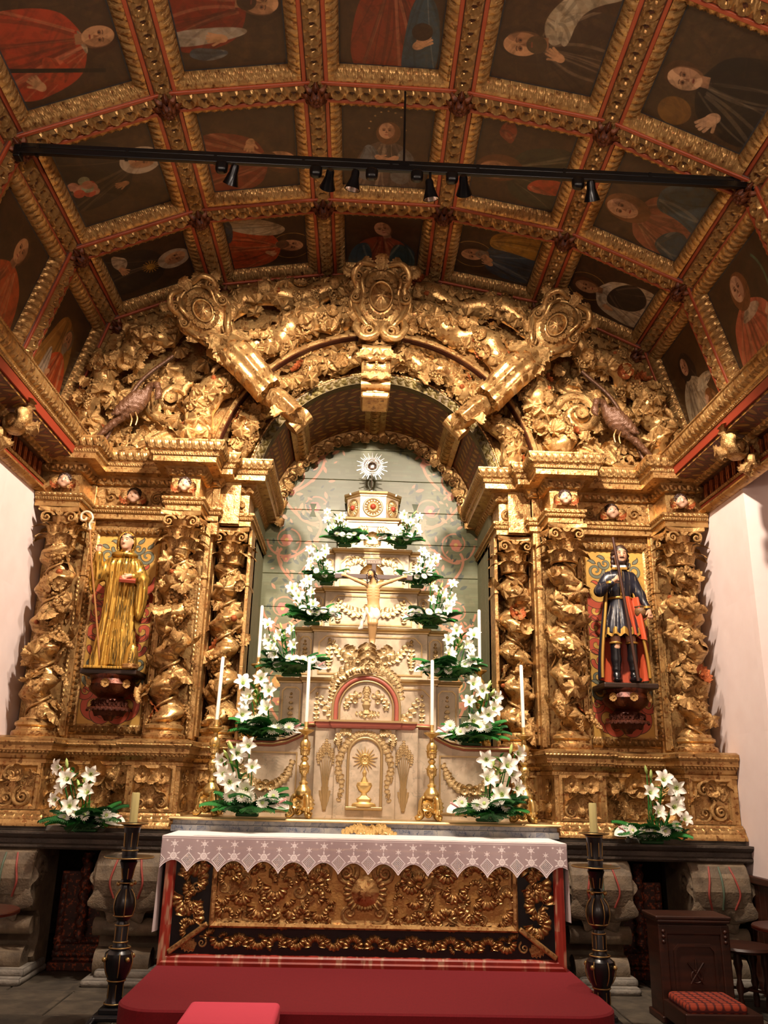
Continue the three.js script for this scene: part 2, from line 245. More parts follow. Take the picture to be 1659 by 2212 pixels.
{
  mesh('vault_shell', surf((u, v) => { const k = min(6, floor(u * 7)), t = u * 7 - k, a = SEC[k], b = SEC[k + 1]; const x = lerp(a[0], b[0], t), y = lerp(a[1], b[1], t); return [x * 1.05, y + 0.24, lerp(-1.6, 10.2, v)]; }, 7, 1), MT.dark, ceilingS);  // unseen outer shell, keeps the vault light-tight above the panels
  // plain boarding beyond the visible bays
  mesh('vault_boarding', surf((u, v) => { const k = min(6, floor(u * 7)), t = u * 7 - k, a = SEC[k], b = SEC[k + 1]; return [lerp(a[0], b[0], t), lerp(a[1], b[1], t) + 0.05, lerp(3.6, 10.1, v)]; }, 7, 1), MT.rib, ceilingS);
  mesh('vault_boarding', surf((u, v) => { const k = min(6, floor(u * 7)), t = u * 7 - k, a = SEC[k], b = SEC[k + 1]; return [lerp(a[0], b[0], t), lerp(a[1], b[1], t) + 0.05, lerp(-1.6, -0.05, v)]; }, 7, 1), MT.rib, ceilingS);
  const seg = (a, b, N, W) => { // one rib length between joints a and b
    const d = b.clone().sub(a), L = d.length(); d.normalize(); const m = basis(a.clone().add(b).multiplyScalar(0.5), d, N.clone().cross(d).normalize(), N);
    mesh('rib_beam', xf(merge(rb(L, 0.19, 0.16, 0.012, 0, 0, -0.08)), m), MT.rib, ceilingS);
    mesh('red_fillet', xf(merge([-1, 1].map(s => rb(L, 0.03, 0.02, 0.008, 0, s * 0.078, 0.004))), m), MT.red, ceilingS);
    mesh('carved_band', xf(orn([-L / 2, 0, 0.002], [L / 2, 0, 0.002], [0, 0, 1], 0.115, 0.032, 0.105, 'guil', 10, 8), m), MT.gold, ceilingS);
  };
  const nrm = i => { const a = SEC[i], b = SEC[i + 1], dx = b[0] - a[0], dy = b[1] - a[1], l = hypot(dx, dy); return V(dy / l, -dx / l, 0); };
  for (const z of ROWS) for (let i = 0; i < 7; i++) { const lo = i === 0 ? 0.12 : 0, hi = i === 6 ? 0.12 : 0; seg(VP(...SEC[i], z), VP(...SEC[i + 1], z), nrm(i)); }
  for (let i = 1; i < 7; i++) for (let j = 0; j < 3; j++) { const n = nrm(i - 1).add(nrm(i)).normalize(); seg(VP(...SEC[i], ROWS[j]), VP(...SEC[i], ROWS[j + 1]), n); }
  for (let i = 1; i < 7; i++) for (let j = 0; j < 4; j++) { const n = nrm(i - 1).add(nrm(i)).normalize(); put('rosette', roseGeo, MT.roseDark ??= mat(0x7a4a28, 0.5, bump({ map: goldMap, metalness: 0.4 })), ceilingS, basis(VP(...SEC[i], ROWS[j]).addScaledVector(n, 0.02), V(0, 0, 1), n.clone().cross(V(0, 0, 1)), n)); }
}
// ---------------------------------------------------------------- ceiling paintings
function saint(s, w = 256, h = 256) {
  const c = document.createElement('canvas'); c.width = w; c.height = h; const x = c.getContext('2d'), r = rng(s.seed * 31 + 7);
  const col = (k, a = 1) => `rgba(${k[0] | 0},${k[1] | 0},${k[2] | 0},${a})`, H = h => hex(h);
  x.fillStyle = col(H(s.bg || 0x3a2614)); x.fillRect(0, 0, w, h);
  for (let i = 0; i < 260; i++) { x.fillStyle = col(mixc(H(s.bg || 0x3a2614), r() < 0.5 ? [20, 12, 6] : [110, 78, 40], r() * 0.6), 0.12); x.fillRect(r() * w, r() * h, 6 + r() * 60, 4 + r() * 24); }
  if (s.glow) { const g = x.createRadialGradient(s.head[0] * w, s.head[1] * h, 5, s.head[0] * w, s.head[1] * h, w * 0.35); g.addColorStop(0, col(H(s.glow), 0.6)); g.addColorStop(1, col(H(s.glow), 0)); x.fillStyle = g; x.fillRect(0, 0, w, h); }
  const poly = (pts, fill, folds = 0) => {
    const path = () => { x.beginPath(); pts.forEach((p, i) => { const q = pts[(i + 1) % pts.length], mx = (p[0] + q[0]) / 2 * w, my = (p[1] + q[1]) / 2 * h; i ? x.quadraticCurveTo(p[0] * w, p[1] * h, mx, my) : x.moveTo(mx, my); }); x.quadraticCurveTo(pts[0][0] * w, pts[0][1] * h, (pts[0][0] + pts[1][0]) / 2 * w, (pts[0][1] + pts[1][1]) / 2 * h); x.closePath(); };
    path(); x.fillStyle = col(H(fill)); x.fill(); x.save(); path(); x.clip();
    const cx = pts.reduce((a, p) => a + p[0], 0) / pts.length, top = min(...pts.map(p => p[1])), bot = max(...pts.map(p => p[1]));
    for (let i = 0; i < folds; i++) { const k = r(), fx = cx + (r() - 0.5) * 0.7; x.strokeStyle = col(mixc(H(fill), k < 0.55 ? [12, 6, 2] : [250, 225, 180], 0.5), 0.45); x.lineWidth = 2 + r() * 7; x.beginPath(); x.moveTo((cx + (fx - cx) * 0.3) * w, (top + r() * 0.1) * h); x.quadraticCurveTo((fx + (r() - 0.5) * 0.3) * w, lerp(top, bot, 0.5) * h, (cx + (fx - cx) * 1.7) * w, bot * h); x.stroke(); }
    x.restore();
  };
  const [hx, hy, hr0, tilt = 0] = s.head, hr = hr0 * 1.18, sk = H(s.skin || 0xd09a6c);
  if (s.halo) { x.strokeStyle = col(H(0xb08a3c), 0.8); x.lineWidth = 3; x.beginPath(); x.arc(hx * w, hy * h, hr * w * 1.7, 0, TAU); x.stroke(); }
  for (const p of s.back || []) poly(p[1], p[0], 7);
  poly(s.robeShape || [[hx - 0.1, hy + hr], [hx + 0.1, hy + hr], [hx + 0.34, hy + 0.28], [hx + 0.42, 1.15], [hx - 0.42, 1.15], [hx - 0.34, hy + 0.28]], s.robe, 14);
  for (const p of s.over || []) poly(p[1], p[0], 8);
  x.save(); x.translate(hx * w, hy * h); x.rotate(tilt); const R = hr * w;
  x.fillStyle = col(mixc(sk, [60, 25, 10], 0.35)); x.fillRect(-R * 0.36, R * 0.5, R * 0.75, R * 0.9);
  if (s.veil) { x.fillStyle = col(H(s.veil)); x.beginPath(); x.ellipse(0, R * 0.15, R * 1.28, R * 1.5, 0, 0, TAU); x.fill(); }
  if (s.hair) { x.fillStyle = col(H(s.hair)); x.beginPath(); x.ellipse(R * 0.12, s.long ? R * 0.3 : -R * 0.2, R * (s.long ? 1.15 : 0.98), R * (s.long ? 1.45 : 1.05), 0, 0, TAU); x.fill(); }
  x.fillStyle = col(sk); x.beginPath(); x.ellipse(-R * 0.06, 0, R * 0.74, R, 0, 0, TAU); x.fill();
  x.fillStyle = col(mixc(sk, [70, 30, 12], 0.5), 0.55); x.beginPath(); x.ellipse(R * 0.4, R * 0.1, R * 0.36, R * 0.85, 0, 0, TAU); x.fill();
  for (const e of [-0.32, 0.2]) { x.fillStyle = col(mixc(sk, [80, 36, 16], 0.55)); x.beginPath(); x.ellipse(R * e, -R * 0.1, R * 0.17, R * 0.13, 0, 0, TAU); x.fill(); x.fillStyle = col([44, 22, 12]); x.beginPath(); x.arc(R * e, -R * 0.08, R * 0.07, 0, TAU); x.fill(); x.strokeStyle = col(mixc(sk, [50, 22, 10], 0.7)); x.lineWidth = R * 0.06; x.beginPath(); x.moveTo(R * (e - 0.16), -R * 0.26); x.quadraticCurveTo(R * e, -R * 0.36, R * (e + 0.16), -R * 0.26); x.stroke(); }
  x.fillStyle = col(mixc(sk, [90, 40, 20], 0.5)); x.beginPath(); x.moveTo(-R * 0.08, -R * 0.1); x.lineTo(R * 0.06, R * 0.28); x.lineTo(-R * 0.2, R * 0.28); x.fill();
  x.fillStyle = col([150, 60, 45]); x.beginPath(); x.ellipse(-R * 0.08, R * 0.5, R * 0.17, R * 0.055, 0, 0, TAU); x.fill();
  if (s.beard) { x.fillStyle = col(H(s.beard)); x.beginPath(); x.ellipse(-R * 0.06, R * 0.78, R * 0.56, R * 0.55, 0, 0, TAU); x.fill(); x.fillStyle = col([140, 66, 48]); x.fillRect(-R * 0.24, R * 0.48, R * 0.34, R * 0.08); }
  x.restore();
  for (const [ax, ay, a, k = 1] of s.hands || []) { x.save(); x.translate(ax * w, ay * h); x.rotate(a); x.scale(k, k); x.fillStyle = col(sk); x.beginPath(); x.ellipse(0, 0, 15, 11, 0, 0, TAU); x.fill(); x.strokeStyle = col(sk); x.lineWidth = 6; x.lineCap = 'round'; for (let i = 0; i < 4; i++) { x.beginPath(); x.moveTo(8, -8 + i * 5); x.lineTo(30 - abs(i - 1.5) * 3, -12 + i * 7); x.stroke(); } x.beginPath(); x.moveTo(0, -8); x.lineTo(14, -20); x.stroke(); x.restore(); }
  if (s.extra) s.extra(x, w, h, col, H, r);
  for (let i = 0; i < 420; i++) { x.fillStyle = `rgba(${r() < 0.7 ? '24,13,5' : '120,84,44'},${0.05 + 0.07 * r()})`; x.save(); x.translate(r() * w, r() * h); x.rotate(r() * 3); x.fillRect(0, 0, 8 + r() * 50, 2 + r() * 12); x.restore(); }
  x.fillStyle = 'rgba(40,20,6,0.22)'; x.fillRect(0, 0, w, h);
  x.strokeStyle = col([40, 44, 52]); x.lineWidth = 5; x.strokeRect(1, 1, w - 2, h - 2);
  const t = new THREE.CanvasTexture(c); t.colorSpace = THREE.SRGBColorSpace; t.needsUpdate = true; return t;
}
const blob = (cx, cy, rx, ry, n = 7, s = 1) => Array.from({ length: n }, (_, i) => { const a = i / n * TAU, k = 1 + 0.25 * sin(i * 2.4 + s); return [cx + cos(a) * rx * k, cy + sin(a) * ry * k]; });
const disc = (c, cx, cy, r) => (x, w, h, col, H) => { x.fillStyle = col(H(c)); x.beginPath(); x.arc(cx * w, cy * h, r * w, 0, TAU); x.fill(); };
const SAINTS = { // row, column -3..3
  '0,-3': ['saint in an orange cloak with grey-bearded companion, lowest panel above the monk statue cornice', { head: [0.62, 0.3, 0.1], robe: 0xc04a1e, beard: 0x8a7a60, hair: 0x6a5a40, glow: 0xb07a20, back: [[0x9a6a28, blob(0.45, 0.55, 0.4, 0.4)]], over: [[0xb8a894, blob(0.35, 0.75, 0.12, 0.3)], [0xa89a88, blob(0.52, 0.9, 0.12, 0.2)]], hands: [[0.5, 0.62, 2.6, 0.7]] }],
  '0,-2': ['saint in a black habit with a golden sun on the breast', { head: [0.5, 0.18, 0.11, -0.2], robe: 0x1c1612, veil: 0xb9a68c, over: [[0xb8a890, blob(0.28, 0.84, 0.14, 0.1)]], hands: [[0.42, 0.84, -0.2, 0.9]], extra: (x, w, h, col, H) => { x.strokeStyle = col(H(0xb8862c)); x.lineWidth = 3; for (let i = 0; i < 16; i++) { const a = i / 16 * TAU; x.beginPath(); x.moveTo(w * 0.52, h * 0.5); x.lineTo(w * (0.52 + 0.11 * cos(a)), h * (0.5 + 0.11 * sin(a))); x.stroke(); } disc(0xc89a38, 0.52, 0.5, 0.05)(x, w, h, col, H); } }],
  '0,-1': ['bald bearded saint in a scarlet robe and pale mantle', { head: [0.62, 0.2, 0.12, 0.3], robe: 0xb84418, beard: 0x6a4a30, halo: 1, over: [[0xb8a88a, [[0.25, 0.2], [0.42, 0.35], [0.32, 0.8], [0.1, 1.1], [0.0, 0.7]]], [0x3a4658, blob(0.2, 0.98, 0.25, 0.08)]], hands: [[0.72, 0.5, -0.9, 0.8]] }],
  '0,0': ['woman in a dark blue mantle looking aside, centre panel over the crest', { head: [0.5, 0.3, 0.12, -0.35], robe: 0x8a3a20, hair: 0x3a2412, skin: 0xd8a888, back: [[0x1c3040, blob(0.5, 0.8, 0.42, 0.36)]], over: [[0x2a4452, [[0.12, 0.62], [0.35, 0.55], [0.38, 1.1], [0.0, 1.1]]], [0x2c4a50, [[0.62, 0.55], [0.9, 0.62], [1.0, 1.1], [0.6, 1.1]]]] }],
  '0,1': ['bald praying saint in a blue tunic and ochre cloak', { head: [0.42, 0.2, 0.12, -0.3], robe: 0x2c4256, beard: 0x8a7a64, halo: 1, over: [[0xa87a24, [[0.6, 0.35], [0.95, 0.4], [1.0, 1.1], [0.5, 1.1], [0.6, 0.7]]]], hands: [[0.3, 0.44, -0.8, 0.9], [0.38, 0.42, -1, 0.9]] }],
  '0,2': ['friar with white hood and black cape pointing upward', { head: [0.42, 0.22, 0.12, -0.2], robe: 0xc8b89a, hair: 0x5a3418, halo: 1, over: [[0xd8ccb4, blob(0.42, 0.46, 0.2, 0.11)], [0x241c18, [[0.25, 0.5], [0.6, 0.5], [0.85, 0.75], [0.6, 1.0], [0.3, 0.9]]]], hands: [[0.2, 0.6, -1.3, 0.8]] }],
  '0,3': ['nun in white habit and dark veil, lowest panel above the staff-bearing statue', { head: [0.42, 0.26, 0.09], robe: 0xb8aa8c, veil: 0x241a12, skin: 0xdcae8c, bg: 0x4a3216, back: [[0x221811, blob(0.46, 0.34, 0.16, 0.2)]], over: [[0xc8bc9e, blob(0.68, 0.5, 0.2, 0.06)], [0x7a4a20, [[0.55, 0.55], [0.85, 0.6], [0.9, 1.1], [0.55, 1.1]]]], hands: [[0.6, 0.66, -0.8, 0.6]] }],
  '1,-3': ['saint in orange and blue drapery, tall side panel above the wall cornice', { head: [0.6, 0.2, 0.1, 0.2], robe: 0xb84c20, hair: 0x4a3018, over: [[0x9a8a70, blob(0.4, 0.72, 0.12, 0.25)], [0x2c4660, blob(0.6, 0.85, 0.1, 0.3)]] }],
  '1,-2': ['dark-habited saint with a lapful of roses', { head: [0.42, 0.16, 0.1, 0.2], robe: 0x1d130d, veil: 0xb8a890, over: [], hands: [[0.62, 0.42, 1.6, 0.7]], extra: (x, w, h, col, H, r) => { for (let i = 0; i < 14; i++) { x.fillStyle = col(H([0xb84a30, 0xc88a70, 0x9aa888][i % 3])); x.beginPath(); x.arc(w * (0.45 + 0.16 * r()), h * (0.72 + 0.22 * r()), 9 + r() * 6, 0, TAU); x.fill(); } } }],
  '1,-1': ['bearded saint in a russet robe with one hand on the breast', { head: [0.66, 0.2, 0.12, 0.3], robe: 0x7a2c14, hair: 0x4a2c16, beard: 0x4a2c16, hands: [[0.42, 0.5, 0.3, 0.9]] }],
  '1,0': ['long-haired woman with crossed arms in a pale blue mantle', { head: [0.5, 0.3, 0.1], robe: 0x5a4a40, hair: 0x6a4424, long: 1, skin: 0xcf9c74, over: [[0x6a7074, blob(0.3, 0.72, 0.14, 0.25)], [0x6a6a68, blob(0.7, 0.75, 0.14, 0.25)]], hands: [[0.42, 0.62, 0.5, 0.9], [0.6, 0.62, 2.6, 0.9]], extra: (x, w, h, col, H, r) => { x.fillStyle = col(H(0xb0905a)); for (let i = 0; i < 9; i++) { const a = PI + i / 8 * PI; x.beginPath(); x.arc(w * (0.5 + 0.2 * cos(a)), h * (0.28 + 0.2 * sin(a)), 3, 0, TAU); x.fill(); } } }],
  '1,1': ['long-haired youth in a dark green robe with red sash', { head: [0.4, 0.24, 0.12, -0.2], robe: 0x2a2c1c, hair: 0x5a3418, long: 1, over: [[0xa83c1a, [[0.2, 0.6], [0.4, 0.7], [0.42, 1.1], [0.22, 1.1]]], [0x8a3418, blob(0.85, 0.3, 0.12, 0.1)]] }],
  '1,2': ['woman in a rose dress and full blue mantle', { head: [0.36, 0.22, 0.12, -0.1], robe: 0x96583c, hair: 0x7a4c26, long: 1, skin: 0xdcae8c, over: [[0x34505c, [[0.5, 0.5], [0.85, 0.5], [1.0, 1.1], [0.35, 1.1], [0.5, 0.8]]], [0x2c4450, blob(0.15, 0.9, 0.2, 0.2)]] }],
  '1,3': ['martyr with palm in a peach robe holding a white lamb', { head: [0.42, 0.2, 0.1], robe: 0xc8684a, hair: 0x7a4c26, long: 1, skin: 0xdcae8c, over: [[0xcdb8a0, blob(0.45, 0.42, 0.14, 0.06)], [0xb8aa90, blob(0.7, 0.62, 0.16, 0.09)], [0x3a5674, blob(0.28, 0.96, 0.14, 0.12)]], hands: [[0.66, 0.52, 0, 0.6]], extra: (x, w, h, col, H) => { x.strokeStyle = col(H(0x4a6a50)); x.lineWidth = 6; x.beginPath(); x.moveTo(w * 0.75, h * 0.1); x.quadraticCurveTo(w * 0.9, h * 0.3, w * 0.7, h * 0.6); x.stroke(); } }],
  '2,-3': ['saint in a brown robe on the darkest side panel', { head: [0.5, 0.25, 0.11], robe: 0x5a3418, hair: 0x3a2412 }],
  '2,-2': ['deacon in a scarlet dalmatic with a long palm', { head: [0.55, 0.17, 0.1, 0.2], robe: 0xa83418, hair: 0x3a2010, over: [[0xb8a080, blob(0.55, 0.31, 0.1, 0.03)], [0xb83c1a, blob(0.72, 0.62, 0.13, 0.12)]], hands: [[0.82, 0.8, 2.8, 0.9]], extra: (x, w, h, col, H) => { x.strokeStyle = col([20, 14, 8]); x.lineWidth = 9; x.beginPath(); x.moveTo(w * 0.62, h); x.lineTo(w * 0.84, h * 0.2); x.stroke(); } }],
  '2,-1': ['young saint in dark red with a white and blue sash', { head: [0.45, 0.2, 0.11, 0.2], robe: 0x7a2410, hair: 0x2c1a0c, beard: 0x3a2412, over: [[0xa89c88, [[0.62, 0.35], [0.72, 0.35], [0.8, 1.1], [0.62, 1.1]]], [0x42505a, blob(0.85, 0.75, 0.06, 0.2)]], hands: [[0.72, 0.6, 1.8, 0.9]] }],
  '2,0': ['blessing figure in red with blue mantle and dark orb', { head: [0.5, 0.12, 0.12], robe: 0x7c2c14, hair: 0x2c1a0c, long: 1, beard: 0x3a2210, over: [[0x2c4450, [[0.7, 0.3], [0.95, 0.4], [1.0, 1.1], [0.62, 1.1], [0.62, 0.8]]]], hands: [[0.24, 0.2, -1.57, 1.3], [0.78, 0.78, -0.6, 1.2]], extra: disc(0x2a1a0e, 0.8, 0.66, 0.1) }],
  '2,1': ['bearded saint draped in a broad white mantle', { head: [0.36, 0.24, 0.12, -0.2], robe: 0x3a2a1c, hair: 0x2c1c10, beard: 0x4a3822, over: [[0xa8987a, [[0.35, 0.5], [0.6, 0.35], [0.95, 0.65], [0.9, 1.1], [0.75, 0.7], [0.5, 0.65]]], [0xb8a888, blob(0.6, 0.58, 0.2, 0.1)]], hands: [[0.3, 0.6, -1, 0.9]] }],
  '2,2': ['tonsured friar in black showing an open palm beside a brown disc', { head: [0.44, 0.24, 0.11, -0.2], robe: 0x14100c, hair: 0x4a3018, skin: 0xdcae84, bg: 0x3c2c18, over: [], hands: [[0.2, 0.62, -2.6, 1.2]], extra: disc(0x7a5420, 0.14, 0.28, 0.13) }],
  '2,3': ['saint in a grey robe on the side panel over the wall recess', { head: [0.5, 0.25, 0.11], robe: 0x4a4438, hair: 0x3a2412 }]
};
{
  for (let j = 0; j < 3; j++) for (let i = 0; i < 7; i++) {
    const c = i - 3, key = j + ',' + c, [desc, spec] = SAINTS[key]; spec.seed = j * 7 + i + 1;
    const A = VP(...SEC[i], ROWS[j]), B = VP(...SEC[i + 1], ROWS[j]), A2 = VP(...SEC[i], ROWS[j + 1]);
    const T = B.clone().sub(A), Ls = T.length(); T.normalize(); const Lz = A2.z - A.z;
    let up = c < 0 ? T.clone() : c > 0 ? T.clone().negate() : V(0, 0, 1);
    const N = V(T.y, -T.x, 0).normalize();                         // into the room
    const Xd = up.clone().cross(N).normalize();
    const side = abs(c) === 3, mid = A.clone().add(B).add(A2).add(A2).multiplyScalar(0.25); mid.copy(A).add(B).multiplyScalar(0.5); mid.z = (ROWS[j] + ROWS[j + 1]) / 2; mid.x -= 0.006 * Lz;
    const hz = Lz / 2 - 0.095, hs = Ls / 2 - 0.095, hx = c ? hz : hs, hy = c ? hs : hz;
    const t = thing('ceiling_painting', desc, 'painting', [0, 0, 0], 'saints painted on the vault panels');
    t.applyMatrix4(basis(mid, Xd, up, N));
    const D = -0.085, q = 0.075, pw = hx - q, ph = hy - q;
    const g = new THREE.PlaneGeometry(2 * pw, 2 * ph).translate(0, 0, D); const back = bx(2 * hx, 2 * hy, 0.02, 0, 0, D - 0.014);
    mesh('canvas', g, new THREE.MeshStandardMaterial({ map: saint(spec, 256, Math.round(256 * ph / pw)), roughness: 0.5 }), t, { uv: 1 });
    mesh('panel_board', back, MT.dark, t);
    const e = (x0, y0, x1, y1, nx, ny) => mesh('carved_moulding', orn([x0, y0, (D + 0) / 2], [x1, y1, (D + 0) / 2], [nx, ny, 1], 0.115, 0.026, 0.062, 'leaf', 8, 6), MT.gold, t);
    const mx = hx - q / 2, my = hy - q / 2;
    e(-hx, -my, hx, -my, 0, 1); e(hx, my, -hx, my, 0, -1); e(mx, -hy, mx, hy, -1, 0); e(-mx, hy, -mx, -hy, 1, 0);
  }
}
// ================================================================ carving vocabulary
function leafG(seed, lobes = 5, n = 36) {
  const r = rng(seed), ph = r() * 6, pos = [0, 0.45, 0.17], idx = [], rings = 3;
  for (let k = 1; k <= rings; k++) for (let i = 0; i < n; i++) {
    const a = i / n * TAU, q = k / rings, L = 0.43 * (1 + 0.15 * cos(lobes * (a - PI / 2)) + 0.1 * cos(3 * lobes * (a - PI / 2)) + 0.04 * cos(7 * a + ph) - 0.25 * pow(max(0, -sin(a)), 6)), R = L * q;
    pos.push(cos(a) * R * 1.05, 0.45 + sin(a) * R, 0.17 - 0.3 * q * q + 0.07 * q * cos(lobes * (a - PI / 2)) + 0.03 * (r() - 0.5));
  }
  for (let i = 0; i < n; i++) { const j = (i + 1) % n; idx.push(0, 1 + i, 1 + j); for (let k = 0; k < rings - 1; k++) { const a = 1 + k * n; idx.push(a + i, a + n + i, a + n + j, a + i, a + n + j, a + j); } }
  const g = new THREE.BufferGeometry(); g.setAttribute('position', new THREE.Float32BufferAttribute(pos, 3)); g.setIndex(idx); g.computeVertexNormals(); return boxuv(fin(g));
}
function acanthusG(curl = 1, wd = 0.36, lob = 5) { // grows along +y, face +z, tip curls toward +z
  const pts = []; let y = 0, z = 0, a = -0.12; for (let i = 0; i <= 12; i++) { pts.push([y, z]); a += i > 5 ? 0.34 * curl : 0.03; y += cos(a) / 12; z += sin(a) / 12; }
  return boxuv(fin(surf((u, v) => { const t = u * 2 - 1, k = min(11, floor(v * 12)), f = v * 12 - k, Y = lerp(pts[k][0], pts[k + 1][0], f), Z = lerp(pts[k][1], pts[k + 1][1], f); const w = wd * pow(sin(PI * (0.12 + 0.83 * v)), 0.7) * (1 + 0.2 * abs(t) * sin(v * TAU * lob)); return [t * w, Y, Z + 0.09 * (1 - t * t) * (1 - v * 0.4) - 0.05 * cos(t * 9) * 0.5]; }, 8, 16)));
}
function scrollG(turns = 1.6, r0 = 0.5, tw = 0.1) { // volute in the xy plane, unit size
  return boxuv(fin(surf((u, v) => { const a = v * turns * TAU, R = r0 * pow(0.16, v), w = tw * (1 - 0.55 * v), b = u * TAU; return [(R + w * cos(b)) * cos(a), (R + w * cos(b)) * sin(a), w * 1.5 * sin(b) + 0.1 * v]; }, 8, 36)));
}
function flowerG(n = 6, cup = 0.25) { const o = []; for (let i = 0; i < n; i++) o.push(xf(surf((u, v) => { const t = u * 2 - 1, w = 0.26 * sin(PI * (0.1 + 0.75 * v)); return [t * w, 0.08 + v * 0.42, cup * v * v - 0.1 * (1 - abs(t)) * v + 0.08]; }, 4, 5), M4(0, 0, 0, 0, 0, i / n * TAU))); o.push(sph(0.12, 0, 0, 0.1, 8, 6)); return boxuv(merge(o)); }
function grapesG(seed, n = 30) { const r = rng(seed), o = []; for (let i = 0; i < n; i++) { const t = i / n, R = 0.26 * (1 - t * 0.85), a = i * 2.4; o.push(sph(0.085, cos(a) * R, -t * 0.85, abs(sin(a)) * R * 0.8, 7, 5)); } return boxuv(merge(o)); }
const LEAF = [1, 2, 3].map(s => leafG(s)), ACAN = [acanthusG(0.7), acanthusG(1, 0.3), acanthusG(1.25, 0.42, 4)], SCR = [scrollG(), scrollG(2.1, 0.5, 0.12)], FLO = [flowerG(), flowerG(8, 0.1), flowerG(5, 0.35)], GRP = [grapesG(4), grapesG(8, 22)];
const FRUIT = boxuv(merge(sph(0.3, 0, 0, 0, 12, 9), new THREE.ConeGeometry(0.1, 0.2, 8).translate(0, 0.32, 0)));
const pick = (r, l) => l[floor(r() * l.length)];
// matrix that stands a carving on a surface: origin p, outward n, turned by a, scale s
function onto(p, n, a, s, sz = s) { const N = n.clone().normalize(), h = abs(N.y) > 0.95 ? V(0, 0, 1) : V(0, 1, 0), X = h.clone().cross(N).normalize(), Y = N.clone().cross(X); const m = basis(p, X, Y, N); return m.multiply(M4(0, 0, 0, 0, 0, a, s, s, sz)); }

// twisted body along a curve: P(t) -> [point, N, B]
function twistF(P, R, amp, turns, hand = 1, ph = 0) { return (u, v) => { const [p, N, B] = P(v), a = u * TAU, f = ph + hand * TAU * turns * v, r = R * (1 + 0.05 * sin(11 * f * 0.3 + a * 2)), cN = amp * cos(f) + r * cos(a), cB = amp * sin(f) + r * sin(a); return [p.x + N.x * cN + B.x * cB, p.y + N.y * cN + B.y * cB, p.z + N.z * cN + B.z * cB]; }; }
const ends = (P, F, e = 0.025) => (u, v) => { const k = sqrt(clamp(min(v, 1 - v) / e)), p = F(u, v), [c] = P(v); return [lerp(c.x, p[0], k), lerp(c.y, p[1], k), lerp(c.z, p[2], k)]; };
function dress(parent, F, n, seed, o = {}) { // vine leaves, grapes, flowers and fruit set on a twisted body
  const r = rng(seed), s0 = o.size || 0.12, [v0, v1] = o.v || [0.03, 0.97], [a0, a1] = o.a || [-0.33, 0.33], c0 = o.c || 0.25;
  const at = (u, v) => { const e = 0.01, p = V(...F(u, v)), du = V(...F(u + e, v)).sub(V(...F(u - e, v))), dv = V(...F(u, min(1, v + e))).sub(V(...F(u, max(0, v - e)))); const nn = du.cross(dv).normalize(); const [c] = o.P(v); if (nn.dot(p.clone().sub(c)) < 0) nn.negate(); return [p, nn]; };
  for (let i = 0; i < n; i++) {
    const v = lerp(v0, v1, (i + 0.2 + 0.6 * r()) / n), u = c0 + rr(r, a0, a1), [p, nn] = at(u, v), k = r(), out = o.wall && o.wall * p.x > 0.07, s = s0 * rr(r, 0.75, 1.25), m = o.mat || MT.gold, ang = r() * TAU; if (out) continue;
    if (k < 0.62) put('vine_leaf', pick(r, LEAF), m, parent, onto(p.addScaledVector(nn, -0.03 * s), nn, ang, s, s * (o.flat || 1)));
    else if (k < 0.74) put('grape_bunch', pick(r, GRP), m, parent, onto(p, nn, rr(r, -0.4, 0.4), s * 1.05));
    else if (k < 0.86) put('carved_flower', pick(r, FLO), r() < 0.25 ? MT.goldRed : m, parent, onto(p, nn, ang, s * 0.85));
    else if (k < 0.93) put('carved_fruit', FRUIT, r() < 0.3 ? MT.goldRed : m, parent, onto(p, nn, ang, s * 0.55));
    else put('acanthus_leaf', pick(r, ACAN), m, parent, onto(p, nn, ang, s * 1.1));
  }
}
// scatter of carving over a flat region: list of [kind, x, y, size, angle]
function relief(parent, z, list, m = MT.gold, n = V(0, 0, 1)) {
  const K = { L: ['vine_leaf', LEAF], A: ['acanthus_leaf', ACAN], S: ['scroll', SCR], F: ['carved_flower', FLO], G: ['grape_bunch', GRP], P: ['carved_fruit', [FRUIT]] };
  list.forEach(([k, x, y, s, a = 0, fl = 1], i) => { const [nm, l] = K[k]; const mm = onto(V(x, y, z), n, a, s); if (fl < 0) mm.multiply(new THREE.Matrix4().makeScale(-1, 1, 1)); put(nm, l[i % l.length], m, parent, mm); });
}
const CAPG = (() => ({ bell: boxuv(merge(lathe([[0.1, 0], [0.118, 0.008], [0.118, 0.02], [0.09, 0.03], [0.08, 0.1], [0.088, 0.22], [0.115, 0.29]], 20))), abacus: boxuv(merge(extr([...Array(4)].flatMap((_, k) => [-1, -0.5, 0, 0.5].map(t => { const a = k * PI / 2, R = 0.16 - 0.035 * (1 - t * t), x = t * 0.16, y = R; return [x * cos(a) + y * sin(a), -x * sin(a) + y * cos(a)]; })), 0.03, 0.006).rotateX(-PI / 2).translate(0, 0.29, 0))) }))();

